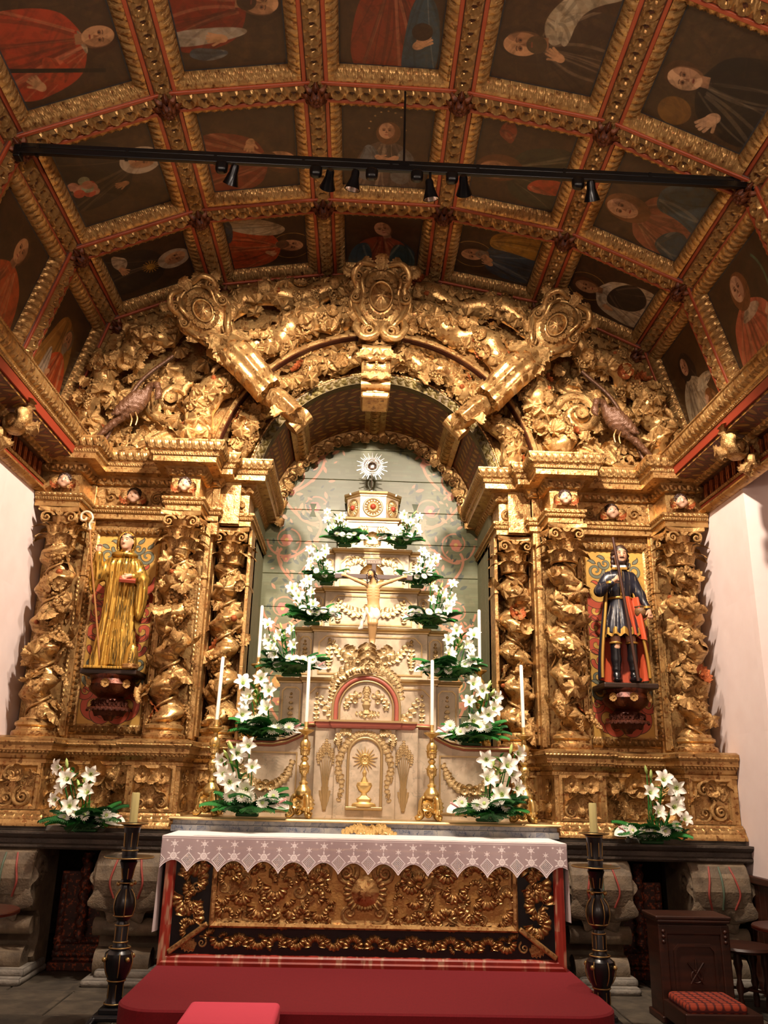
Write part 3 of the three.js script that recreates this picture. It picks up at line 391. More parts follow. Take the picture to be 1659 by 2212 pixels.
function column(x, z, label, seed, hand, group) {
  const t = thing('twisted_column', label, 'column', [x, 1.86, z], group), H = 1.39, y0 = 0.13;
  mesh('base', lathe([[0, 0], [0.165, 0], [0.17, 0.015], [0.165, 0.04], [0.14, 0.05], [0.135, 0.07], [0.15, 0.085], [0.15, 0.105], [0.125, 0.12], [0.12, 0.14], [0, 0.14]], 32), MT.gold, t);
  const P = v => [V(0, y0 + v * H, 0), V(1, 0, 0), V(0, 0, 1)], F0 = twistF(P, 0.108, 0.042, 5, hand, seed), F = (u, v) => F0(u, v);
  const taper = (u, v) => { const p = F(u, v), k = min(1, (v + 0.02) / 0.05, (1.02 - v) / 0.05); return [p[0] * lerp(0.85, 1, k), p[1], p[2] * lerp(0.85, 1, k)]; };
  mesh('twisted_shaft', surf(taper, 36, 130), MT.gold, t);
  dress(t, taper, abs(x) > 2.5 ? 84 : 60, seed * 13 + 5, { P, size: 0.155, a: [-0.36, 0.36], c: 0.25, flat: 0.6, wall: abs(x) > 2.5 ? Math.sign(x) : 0 });
  // tendrils wind in the groove
  mesh('vine_stem', tube([...Array(40)].map((_, i) => { const v = i / 39, f = seed + hand * TAU * 5 * v + PI; return V(0.078 * cos(f), y0 + v * H, 0.078 * sin(f)); }), 0.012, 6, 160), MT.gold, t);
  const cy = y0 + H;
  mesh('capital_bell', xf(CAPG.bell, M4(0, cy, 0)), MT.gold, t); mesh('abacus', xf(CAPG.abacus, M4(0, cy, 0)), MT.gold, t);
  for (let k = 0; k < 2; k++) for (let i = 0; i < 8; i++) { const a = i / 8 * TAU + k * PI / 8; put('acanthus_leaf', k ? ACAN[1] : ACAN[2], MT.gold, t, M4(0.084 * sin(a), cy + 0.02 + k * 0.085, 0.084 * cos(a), 0.34, a, 0, 0.13 + 0.02 * k, 0.16, 0.3)); }
  for (let i = 0; i < 4; i++) { const a = PI / 4 + i * PI / 2; for (const s of [-1, 1]) put('volute', SCR[0], MT.gold, t, M4(0.165 * sin(a + s * 0.12), cy + 0.235, 0.165 * cos(a + s * 0.12), 0, a + s * 0.95, s > 0 ? 0.3 : 2.8, 0.12, 0.12 * s, 0.11)); }
  for (let i = 0; i < 4; i++) { const a = i * PI / 2; put('carved_flower', FLO[1], MT.gold, t, M4(0.125 * sin(a), cy + 0.29, 0.125 * cos(a), 0, a, 0, 0.07)); }
}
const CX = [2.625, 1.62, 1.27], CZ = [0.3, 0.3, -0.15];
const beside = ['on the wall side of the monk statue', 'between the monk statue and the inner column', 'next to the painted niche wall, on the monk side', 'next to the painted niche wall, on the pilgrim side', 'between the pilgrim statue and the inner column', 'on the wall side of the pilgrim statue'];
for (let i = 0; i < 3; i++) { column(-CX[i], CZ[i], 'gilded spiral column with carved vines ' + beside[i], i + 1, -1, 'spiral columns of the altarpiece'); column(CX[i], CZ[i], 'gilded spiral column with carved vines ' + beside[5 - i], i + 4, 1, 'spiral columns of the altarpiece'); }

// ---------------------------------------------------------------- mouldings that break forward round the columns
const mir = pl => pl.map(([x, z]) => [-x, z]).reverse();
function offPlan(plan, o) { const g = [], n = plan.length; for (let i = 0; i < n; i++) { const a = plan[max(0, i - 1)], b = plan[i], c = plan[min(n - 1, i + 1)]; const nm = (p, q) => { const dx = q[0] - p[0], dz = q[1] - p[1], l = hypot(dx, dz) || 1; return [-dz / l, dx / l]; }; const n1 = i ? nm(a, b) : nm(b, c), n2 = i < n - 1 ? nm(b, c) : nm(a, b), k = max(0.2, 1 + n1[0] * n2[0] + n1[1] * n2[1]); g.push([b[0] + (n1[0] + n2[0]) / k * o, b[1] + (n1[1] + n2[1]) / k * o]); } return g; }
function ornPlan(plan, o, y, tilt, w, h, per, kind, nd, nt) { const q = offPlan(plan, o), out = []; for (let i = 0; i < q.length - 1; i++) { const dx = q[i + 1][0] - q[i][0], dz = q[i + 1][1] - q[i][1], l = hypot(dx, dz); if (l < 0.05) continue; out.push(orn([q[i][0], y, q[i][1]], [q[i + 1][0], y, q[i + 1][1]], [-dz / l, tilt, dx / l], w, h, per, kind, nd, nt)); } return out; }
const ENT = [[-2.85, 0.38], [-2.51, 0.38], [-2.51, 0.06], [-1.74, 0.06], [-1.74, 0.38], [-1.5, 0.38], [-1.5, 0.1], [-1.4, 0.1], [-1.4, -0.04], [-1.13, -0.04], [-1.13, -1.2]];
const PED = [[-2.855, 0.46], [-2.46, 0.46], [-2.46, 0.15], [-1.83, 0.15], [-1.83, 0.46], [-1.43, 0.46], [-1.43, 0.02], [-1.1, 0.02], [-1.1, -0.3]];
const cherubG = (() => {
  const f = (x, y, z) => { let d = ell(x, y, z, [0, 0, 0], [0.075, 0.09, 0.078]); d = smin(d, ell(x, y, z, [0.045, -0.03, 0.045], [0.03, 0.028, 0.028]), 0.03); d = smin(d, ell(x, y, z, [-0.045, -0.03, 0.045], [0.03, 0.028, 0.028]), 0.03); d = smin(d, ell(x, y, z, [0, -0.075, 0.05], [0.025, 0.02, 0.02]), 0.03); d = smin(d, cap(x, y, z, [0, 0.02, 0.075], [0, -0.02, 0.083], 0.005, 0.009), 0.012); d = max(d, -ell(x, y, z, [0.03, 0.015, 0.085], [0.016, 0.009, 0.014])); d = max(d, -ell(x, y, z, [-0.03, 0.015, 0.085], [0.016, 0.009, 0.014])); d = max(d, -ell(x, y, z, [0, -0.05, 0.085], [0.016, 0.003, 0.012])); return d; };
  const hairF = (x, y, z) => { let d = ell(x, y, z, [0, 0.02, -0.012], [0.092, 0.095, 0.082]); d = max(d, -ell(x, y, z, [0, -0.025, 0.07], [0.07, 0.1, 0.06])); return d + 0.006 * sin(x * 160) * sin(y * 150) ; };
  return [sdfMesh(f, [-0.1, -0.12, -0.1], [0.1, 0.11, 0.12], 0.007), sdfMesh(hairF, [-0.12, -0.12, -0.12], [0.12, 0.14, 0.1], 0.008)].map(g => boxuv(fin(g)));
})();
const EYE = merge([-1, 1].map(s => sph(0.007, s * 0.03, 0.015, 0.07, 8, 6)));
function cherub(parent, x, y, z, s = 1) { const g = new THREE.Group(); g.name = 'cherub_head'; g.position.set(x, y, z); g.scale.setScalar(s); parent.add(g); const a = (n, ge, m) => { const q = new THREE.Mesh(ge, m); q.name = n; g.add(q); }; a('face', cherubG[0], MT.cherubSkin ??= mat(0xb08a70, 0.45)); a('curls', cherubG[1], MT.hair); a('eyes', EYE, MT.hair); for (const k of [-1, 1]) for (let i = 0; i < 2; i++) { const w = new THREE.Mesh(ACAN[0], i ? MT.goldRed : MT.gold); w.name = 'wing'; w.applyMatrix4(M4(k * 0.03, -0.07 + 0.02 * i, 0.01, 0, 0, -k * (1.0 + 0.45 * i), 0.17)); g.add(w); } }
for (const s of [-1, 1]) {
  const who = s < 0 ? 'the monk statue' : 'the pilgrim statue', pl = s < 0 ? ENT : mir(ENT), pd = s < 0 ? PED : mir(PED);
  const e = thing('entablature', 'gilded entablature with cherub heads and deep cornice above ' + who, 'entablature');
  mesh('architrave', [cornice(pl, [[-0.02, 3.72], [0.03, 3.72], [0.03, 3.765], [0.042, 3.77], [0.042, 3.8], [0.06, 3.815], [0.06, 3.835], [0, 3.84], [0, 4.03]]), ...ornPlan(pl, 0.045, 3.785, 0, 0.026, 0.012, 0.02, 'egg', 6, 4), ...ornPlan(pl, 0.05, 3.822, 0.2, 0.03, 0.016, 0.045, 'leaf', 7, 4)], MT.gold, e);
  mesh('cornice', [cornice(pl, [[0, 4.03], [0.02, 4.035], [0.05, 4.085], [0.065, 4.1], [0.145, 4.115], [0.145, 4.16], [0.155, 4.17], [0.165, 4.185], [0.165, 4.195], [0.215, 4.275], [0.215, 4.295], [-0.3, 4.3]]), ...ornPlan(pl, 0.19, 4.24, -0.65, 0.085, 0.02, 0.06, 'leaf', 8, 5), ...ornPlan(pl, 0.158, 4.18, 0, 0.022, 0.01, 0.022, 'egg', 6, 4), ...ornPlan(pl, 0.034, 4.062, -0.5, 0.07, 0.024, 0.075, 'tongue', 8, 5)], MT.gold, e);
  mesh('core', [bb(min(s * 1.2, s * 2.85), max(s * 1.2, s * 2.85), 3.725, 4.28, -0.3, 0.05), ...[[2.848, 2.515], [1.735, 1.505]].map(([a, b]) => bb(min(s * a, s * b), max(s * a, s * b), 3.73, 4.1, 0, 0.375)), bb(min(s * 1.14, s * 1.395), max(s * 1.14, s * 1.395), 3.73, 4.1, -1.19, -0.045)], MT.gold, e);
  cherub(e, s * 2.625, 3.94, 0.42, 0.66); cherub(e, s * 1.62, 3.94, 0.42, 0.66); cherub(e, s * 2.12, 3.93, 0.1, 0.72);
  relief(e, 0.065, [['A', s * 2.45, 3.93, 0.13, -1.2], ['A', s * 1.8, 3.93, 0.13, 1.2], ['S', s * 2.33, 3.92, 0.12, 0], ['S', s * 1.93, 3.92, 0.12, 1], ['F', s * 2.4, 3.88, 0.07], ['F', s * 1.85, 3.88, 0.07], ['L', s * 2.48, 3.88, 0.08, 2], ['L', s * 1.76, 3.88, 0.08, -2]]);
  relief(e, -0.035, [['S', s * 1.33, 3.92, 0.11, 0], ['S', s * 1.2, 3.92, 0.11, 2, -1], ['A', s * 1.265, 3.86, 0.15, 0], ['A', s * 1.265, 3.86, 0.12, 1], ['A', s * 1.265, 3.86, 0.12, -1], ['F', s * 1.265, 3.86, 0.06]]);
  for (const X of [2.49, 1.77]) mesh('frieze_strip', rbb(min(s * X - 0.03, s * X + 0.03), max(s * X - 0.03, s * X + 0.03), 3.845, 4.03, 0.05, 0.075), MT.gold, e);
  for (const X of [1.42]) mesh('frieze_strip', rbb(min(s * X - 0.02, s * X + 0.05), max(s * X - 0.02, s * X + 0.05), 3.6, 4.03, -0.05, 0.11), MT.gold, e);

  // pedestal storey
  const p = thing('pedestal_storey', 'gilded pedestal course with carved floral panels under ' + who, 'pedestal');
  mesh('upper_moulding', [cornice(pd, [[0, 1.66], [0.02, 1.665], [0.02, 1.69], [0.01, 1.7], [0.03, 1.74], [0.065, 1.755], [0.065, 1.79], [0.075, 1.8], [0.085, 1.825], [0.085, 1.845], [0.04, 1.86], [-0.55, 1.862]]), ...ornPlan(pd, 0.08, 1.815, 0, 0.026, 0.01, 0.03, 'rope', 6, 4), ...ornPlan(pd, 0.045, 1.742, -0.5, 0.03, 0.01, 0.03, 'egg', 6, 4)], MT.gold, p);
  mesh('dado', cornice(pd, [[-0.02, 1.24], [0, 1.24], [0, 1.665]]), MT.gold, p);
  mesh('lower_moulding', [cornice(pd, [[0.01, 1.33], [0.03, 1.325], [0.05, 1.29], [0.09, 1.25], [0.1, 1.235], [0.1, 1.22], [-0.3, 1.22]].reverse()), ...ornPlan(pd, 0.062, 1.285, 0.5, 0.06, 0.014, 0.07, 'leaf', 7, 4)], MT.gold, p);
  mesh('core', [bb(min(s * 1.12, s * 2.85), max(s * 1.12, s * 2.85), 1.22, 1.86, -0.4, 0), bb(min(s * 2.47, s * 2.85), max(s * 2.47, s * 2.85), 1.23, 1.85, 0, 0.45), bb(min(s * 1.44, s * 1.82), max(s * 1.44, s * 1.82), 1.23, 1.85, 0, 0.45), bb(min(s * 1.82, s * 2.47), max(s * 1.82, s * 2.47), 1.23, 1.85, 0, 0.14)], MT.gold, p);
  const pf = (xc, w, z) => { mesh('panel_frame', frameXY([[xc - w, 1.35], [xc + w, 1.35], [xc + w, 1.65], [xc - w, 1.65]], [[-0.018, 0], [-0.018, 0.02], [0.004, 0.022], [0.02, 0.008], [0.02, 0]]).translate(0, 0, z), MT.gold, p); };
  for (const xc of [2.64, 1.63]) {
    pf(s * xc, 0.15, 0.46); const b = s * xc;
    relief(p, 0.465, xc > 2 ? [['S', b - 0.05, 1.58, 0.16, 0], ['S', b + 0.06, 1.42, 0.16, 2], ['F', b, 1.59, 0.13, 0], ['A', b - 0.08, 1.38, 0.18, 0.4], ['A', b + 0.08, 1.5, 0.17, -0.5], ['L', b - 0.08, 1.5, 0.12, 1], ['S', b - 0.06, 1.41, 0.13, 4], ['G', b + 0.02, 1.53, 0.1], ['L', b + 0.1, 1.6, 0.09, 3], ['L', b - 0.11, 1.62, 0.08, 5]]
      : [['A', b, 1.37, 0.2, 0.5], ['A', b, 1.37, 0.2, -0.5], ['F', b - 0.075, 1.6, 0.13], ['F', b + 0.075, 1.6, 0.13], ['L', b - 0.05, 1.5, 0.12, 0.4], ['L', b + 0.05, 1.5, 0.12, -0.4], ['S', b - 0.08, 1.4, 0.13, 1], ['S', b + 0.08, 1.4, 0.13, 2, -1], ['A', b, 1.45, 0.16, 0], ['P', b, 1.4, 0.13], ['P', b - 0.03, 1.53, 0.1, 2], ['P', b + 0.04, 1.54, 0.1, 4]]);
  }
  { const b = s * 2.145, z = 0.155, L = []; for (const q of [-1, 1]) L.push(['A', b + q * 0.02, 1.38, 0.24, -q * 0.75], ['A', b + q * 0.03, 1.4, 0.2, -q * 1.25], ['A', b + q * 0.02, 1.45, 0.18, -q * 0.2], ['F', b + q * 0.2, 1.6, 0.16], ['F', b + q * 0.24, 1.4, 0.18], ['P', b + q * 0.12, 1.58, 0.13, q], ['L', b + q * 0.27, 1.5, 0.13, q * 2], ['S', b + q * 0.14, 1.4, 0.13, q], ['L', b + q * 0.12, 1.51, 0.11, q * 4], ['P', b + q * 0.29, 1.62, 0.1, q * 3]);
    L.push(['F', b, 1.6, 0.2], ['A', b, 1.34, 0.2, 0], ['F', b, 1.48, 0.12]); relief(p, z, L); }
  for (const [xc, z, w] of [[2.5, 0.2, 0.03], [1.78, 0.2, 0.03]]) { const X = s * xc; }
  { const b = s * 1.265; mesh('panel_frame', frameXY([[b - 0.11, 1.35], [b + 0.11, 1.35], [b + 0.11, 1.65], [b - 0.11, 1.65]], [[-0.016, 0], [-0.016, 0.018], [0.004, 0.02], [0.016, 0.006], [0.016, 0]]).translate(0, 0, 0.02), MT.gold, p); relief(p, 0.025, [['A', b, 1.38, 0.2, 0.3], ['A', b, 1.4, 0.18, -0.5], ['F', b, 1.6, 0.12], ['L', b - 0.05, 1.53, 0.1, 1], ['L', b + 0.05, 1.5, 0.1, -1], ['P', b, 1.46, 0.1], ['S', b, 1.4, 0.12, 2]]); }
  // return faces carry drops of carving
  for (const [xc, nx] of [[2.46, -1], [1.83, 1], [1.43, -1]]) { const n = V(s * nx, 0, 0); [[1.58, 'F', 0.13], [1.5, 'L', 0.13], [1.42, 'P', 0.13], [1.36, 'A', 0.14]].forEach(([y, k, q]) => put(k === 'F' ? 'carved_flower' : k === 'L' ? 'vine_leaf' : k === 'P' ? 'carved_fruit' : 'acanthus_leaf', { F: FLO[1], L: LEAF[0], P: FRUIT, A: ACAN[0] }[k], MT.gold, p, onto(V(s * (xc - nx * 0) + s * nx * 0.004, y, 0.3), n, 0.3, q))); }

  // back boards, pilasters and the painted niche
  const k = thing('retable_back', 'gilded pilasters and painted scrollwork panel behind ' + who, 'panel');
  mesh('backboard', [bb(min(s * 1.09, s * 2.85), max(s * 1.09, s * 2.85), 1.86, 3.73, -0.45, -0.35), bb(min(s * 1.44, s * 2.85), max(s * 1.44, s * 2.85), 1.86, 3.73, -0.35, 0), bb(min(s * 2.44, s * 2.85), max(s * 2.44, s * 2.85), 1.86, 3.73, 0, 0.06), bb(min(s * 1.46, s * 1.84), max(s * 1.46, s * 1.84), 1.86, 3.73, 0, 0.08)], MT.gold, k);
  const NX = [1.86, 2.42], xc = s * 2.14, hw = 0.27;
  const cv = document.createElement('canvas'); cv.width = 256; cv.height = 768; { const x = cv.getContext('2d'), rn = rng(40 + s); x.fillStyle = '#c49a4c'; x.fillRect(0, 0, 256, 768); for (let i = 0; i < 500; i++) { x.fillStyle = `rgba(${rn() < 0.5 ? '120,80,30' : '220,180,90'},0.12)`; x.fillRect(rn() * 256, rn() * 768, 3 + rn() * 30, 2 + rn() * 12); }
    const curl = (x0, y0, R, dir, tn, c, w) => { for (const [cc, ww] of [['#3a2a1c', w + 5], [c, w]]) { x.strokeStyle = cc; x.lineCap = 'round'; for (let i = 0; i < 40; i++) { const t = i / 40, a = t * tn * TAU, a2 = (t + 1 / 40) * tn * TAU, r1 = R * (1 - t * 0.8), r2 = R * (1 - (t + 1 / 40) * 0.8); x.lineWidth = ww * (1 - t * 0.6); x.beginPath(); x.moveTo(x0 + dir * r1 * cos(a), y0 + r1 * sin(a)); x.lineTo(x0 + dir * r2 * cos(a2), y0 + r2 * sin(a2)); x.stroke(); } } };
    const leaf = (x0, y0, a, L, c) => { x.save(); x.translate(x0, y0); x.rotate(a); x.fillStyle = c; x.strokeStyle = '#3a2a1c'; x.lineWidth = 2.5; x.beginPath(); x.moveTo(0, 0); x.bezierCurveTo(L * 0.3, -L * 0.5, L * 0.8, -L * 0.1, L, -L * 0.35); x.bezierCurveTo(L * 1.05, L * 0.1, L * 0.5, L * 0.35, 0, 0); x.fill(); x.stroke(); x.restore(); };
    const red = '#b4523a', grey = '#6f7462'; for (const d of [-1, 1]) { const X = o => 128 + d * o; curl(X(62), 690, 58, -d, 1.3, red, 30); curl(X(26), 724, 38, d, 1, red, 24); curl(X(100), 640, 30, d, 1.1, red, 20); curl(X(84), 590, 34, d, 1.3, grey, 12); curl(X(92), 530, 26, -d, 1.1, grey, 10); curl(X(80), 470, 30, d, 1.2, red, 16); curl(X(92), 400, 40, -d, 1, red, 26); curl(X(96), 330, 34, d, 1.1, red, 22); curl(X(92), 260, 40, -d, 1.1, red, 26); curl(X(60), 190, 70, d, 0.6, red, 32); curl(X(80), 90, 34, -d, 1.2, grey, 12); curl(X(40), 60, 24, d, 1.1, grey, 11); for (const [a, b, c] of [[100, 640, red], [106, 440, red], [104, 370, red], [100, 300, red], [90, 150, red], [100, 60, grey], [60, 40, grey], [110, 560, grey]]) leaf(X(a - 22), b, d > 0 ? -0.6 : PI + 0.6, 34, c); } }
  const ct = new THREE.CanvasTexture(cv); ct.colorSpace = THREE.SRGBColorSpace;
  mesh('painted_panel', new THREE.PlaneGeometry(2 * hw, 1.62).translate(xc, 2.79, 0.012), mat(0xffffff, 0.4, { map: ct, metalness: 0.25 }), k, { uv: 1 });
  const fr = (x0, y0, x1, y1) => mesh('bead_moulding', [orn([x0, y0, 0.04], [x1, y1, 0.04], [0, 0, 1], 0.055, 0.032, 0.05, 'egg', 7, 5), orn([x0, y0, 0.02], [x1, y1, 0.02], [0, 0, 1], 0.085, 0.018, 0.5, 'rope', 6, 4)], MT.gold, k);
  fr(xc - hw - 0.03, 1.95, xc - hw - 0.03, 3.63); fr(xc + hw + 0.03, 1.95, xc + hw + 0.03, 3.63); fr(xc - hw - 0.03, 3.63, xc + hw + 0.03, 3.63); fr(xc - hw - 0.03, 1.94, xc + hw + 0.03, 1.94);
  for (const [x0, z0] of [[2.475, 0.08], [1.8, 0.1], [1.445, 0.1], [2.78, 0.08]]) { mesh('pilaster', [rbb(s * x0 - 0.022, s * x0 + 0.022, 1.88, 3.7, z0 - 0.05, z0 + 0.02, 0.006), rbb(s * x0 - 0.03, s * x0 + 0.03, 3.2, 3.23, z0 - 0.05, z0 + 0.03)], MT.gold, k); }
  for (const [x0, z0] of [[2.505, 0.085], [1.765, 0.105], [1.475, 0.105], [2.745, 0.085], [1.14, -0.33], [1.4, -0.33]]) mesh('rope_moulding', orn([s * x0, 1.9, z0], [s * x0, 3.2, z0], [0, 0, 1], 0.035, 0.022, 0.04, 'rope', 6, 5), MT.gold, k);
  mesh('return_pilaster', [rbb(min(s * 1.425, s * 1.445), max(s * 1.425, s * 1.445), 1.87, 3.72, -0.34, 0.1), rbb(min(s * 1.41, s * 1.43), max(s * 1.41, s * 1.43), 1.9, 3.66, -0.27, -0.16), rbb(min(s * 1.41, s * 1.43), max(s * 1.41, s * 1.43), 1.9, 3.66, -0.1, 0.04)], MT.gold, k);
  mesh('edge_pilaster', [rbb(min(s * 1.09, s * 1.125), max(s * 1.09, s * 1.125), 1.87, 3.72, -0.45, -0.12), rbb(min(s * 1.085, s * 1.13), max(s * 1.085, s * 1.13), 3.2, 3.23, -0.45, -0.11)], MT.gold, k);
}

// ================================================================ the arch above
const AY = 4.1;
const ringP = (r, z, a0, a1) => v => { const a = lerp(a0, a1, v), N = V(cos(a), sin(a), 0); return [V(cos(a) * r, AY + sin(a) * r, z), N, V(0, 0, 1)]; };
function arcBand(prof, a0, a1, n = 64) { return toCreasedNormals(mergeGeometries([...Array(prof.length - 1)].map((_, j) => fin(surf((u, v) => { const a = lerp(a0, a1, u), r = lerp(prof[j][0], prof[j + 1][0], v), z = lerp(prof[j][1], prof[j + 1][1], v); return [cos(a) * r, AY + sin(a) * r, z]; }, n, 1)))), 0.5); }
function ornArc(r, z, w, h, per, kind, a0 = 0.02, a1 = PI - 0.02, nd = 7, nt = 5) { const k = Math.round(r * (a1 - a0) / per), f = ORN[kind]; return surf((u, v) => { const t = v * 2 - 1, a = lerp(a0, a1, u), R = r + t * w / 2, e = abs(t) > 0.99 ? 0 : 1; return [cos(a) * R, AY + sin(a) * R, z + e * h * f(u * k, t)]; }, k * nd, nt); }
const SECIN = SEC.map(([x, y]) => [x, y - 0.018 * x + 0.06]);
{
  const t = thing('arch_backboard', 'gilded board filling the wall round the arch under the vault', 'panel');
  const out = [[-2.86, 4.2], [-2.86, 4.6], ...SECIN.slice(1, 7), [2.86, 4.6], [2.86, 4.2]], arc = [...Array(33)].map((_, i) => { const a = i / 32 * PI; return [cos(a) * 1.08, AY + 0.1 + sin(a) * 0.98]; });
  mesh('board', extr([...out, ...arc], 0.06, 0).translate(0, 0, -0.08), MT.gold, t);
}
{
  const t = thing('archivolt', 'gilded inner archivolt with vine garland framing the niche', 'arch');
  mesh('inner_band', [arcBand([[1.06, -0.08], [1.06, 0.02], [1.14, 0.03], [1.15, 0.0]], 0, PI), ornArc(1.1, 0.025, 0.07, 0.02, 0.075, 'wave')], MT.greenGold ??= mat(0x747a4c, 0.5, bump({ map: goldMap, metalness: 0.4 })), t);
  mesh('edge_bead', ornArc(1.155, 0.02, 0.03, 0.015, 0.04, 'rope'), MT.gold, t);
  const P = ringP(1.285, 0.1, 0.1, PI - 0.1), F = ends(P, twistF(P, 0.1, 0.03, 9, 1, 1)); mesh('garland_core', surf(F, 20, 150), MT.gold, t);
  dress(t, F, 250, 301, { P, size: 0.125, c: 0.18, a: [-0.28, 0.3] });
}
{
  const t = thing('middle_archivolt', 'gilded middle archivolt with dark soffit and heavy leaf garland', 'arch');
  mesh('arch_soffit', arcBand([[1.42, -0.02], [1.44, 0.22], [1.46, 0.24]], 0.0, PI), MT.rib, t); mesh('soffit_carving', surf((u, v) => { const a = lerp(0.05, PI - 0.05, u), q = v * 2 - 1, z = 0.1 + q * 0.07, R = 1.425 - (abs(q) > 0.99 ? 0 : 0.02 * ORN.wave(u * 40, q)); return [cos(a) * R, AY + sin(a) * R, z]; }, 320, 6), MT.gold, t);
  mesh('gilt_edge', arcBand([[1.44, 0.2], [1.445, 0.235], [1.46, 0.245], [1.48, 0.24], [1.5, 0.2]], 0, PI), MT.gold, t); mesh('arch_face', arcBand([[1.48, 0.0], [1.48, 0.18], [1.9, 0.1]], 0.05, PI - 0.05), MT.gold, t);
  const P = ringP(1.68, 0.24, 0.16, PI - 0.16), F = ends(P, twistF(P, 0.135, 0.035, 8, -1, 2)); mesh('garland_core', surf(F, 20, 160), MT.gold, t);
  dress(t, F, 290, 302, { P, size: 0.155, c: 0.18, a: [-0.28, 0.32] });
}
{
  const t = thing('outer_garland', 'gilded outer garland of fruit and leaves hugging the vault', 'garland');
  const C = new THREE.CatmullRomCurve3([[-2.6, 4.33], [-2.59, 4.7], [-2.48, 5.08], [-2.26, 5.36], [-1.92, 5.58], [-1.38, 5.86], [-0.7, 6.01], [0, 6.04], [0.7, 5.98], [1.38, 5.8], [1.92, 5.52], [2.28, 5.27], [2.5, 5.0], [2.6, 4.66], [2.6, 4.33]].map(p => V(p[0], p[1], 0.16)));
  const P = v => { const p = C.getPoint(v), T = C.getTangent(v); return [p, V(T.y, -T.x, 0).multiplyScalar(-1), V(0, 0, 1)]; }, F = ends(P, twistF(P, 0.115, 0.04, 13, 1, 0.5), 0.015);
  mesh('garland_core', surf(F, 20, 220), MT.gold, t);
  dress(t, F, 330, 303, { P, size: 0.15, c: 0.2, a: [-0.28, 0.34] });
}
// spandrel scrollwork and the birds
const birdG = (() => { const f = (x, y, z) => { const c = 0.72, q = 0.69; let d = ell(x * c + y * q, y * c - x * q, z, [0, 0, 0], [0.165, 0.095, 0.085]); d = smin(d, cap(x, y, z, [0.09, 0.1, 0.01], [0.15, 0.2, 0.03], 0.052, 0.034), 0.05); d = smin(d, cap(x, y, z, [0.15, 0.2, 0.03], [0.22, 0.2, 0.06], 0.034, 0.032), 0.02); d = smin(d, cap(x, y, z, [0.22, 0.2, 0.06], [0.25, 0.12, 0.08], 0.032, 0.03), 0.02); d = smin(d, ell(x, y, z, [0.25, 0.09, 0.085], [0.038, 0.05, 0.036]), 0.02); d = smin(d, cap(x, y, z, [0.242, 0.05, 0.09], [0.205, 0.0, 0.095], 0.016, 0.003), 0.012); d = smin(d, cap(x, y, z, [-0.09, -0.1, 0], [-0.3, -0.33, -0.01], 0.05, 0.026), 0.05); d = smin(d, ell(x * 0.64 + y * 0.77, y * 0.64 - x * 0.77, z, [-0.04, 0.035, 0.075], [0.19, 0.055, 0.03]), 0.012); const w = x * 0.64 + y * 0.77; return d + 0.0035 * sin(w * 110) * sin((y * 0.64 - x * 0.77) * 90); }; return boxuv(fin(sdfMesh(f, [-0.37, -0.39, -0.13], [0.32, 0.28, 0.16], 0.011))); })(), birdLegs = boxuv(merge([[0.0, 0.03], [0.06, 0.06]].map(([x, z]) => tube([[x - 0.02, -0.1, z], [x + 0.01, -0.17, z + 0.01], [x, -0.24, z + 0.01]], 0.009, 6, 8))));
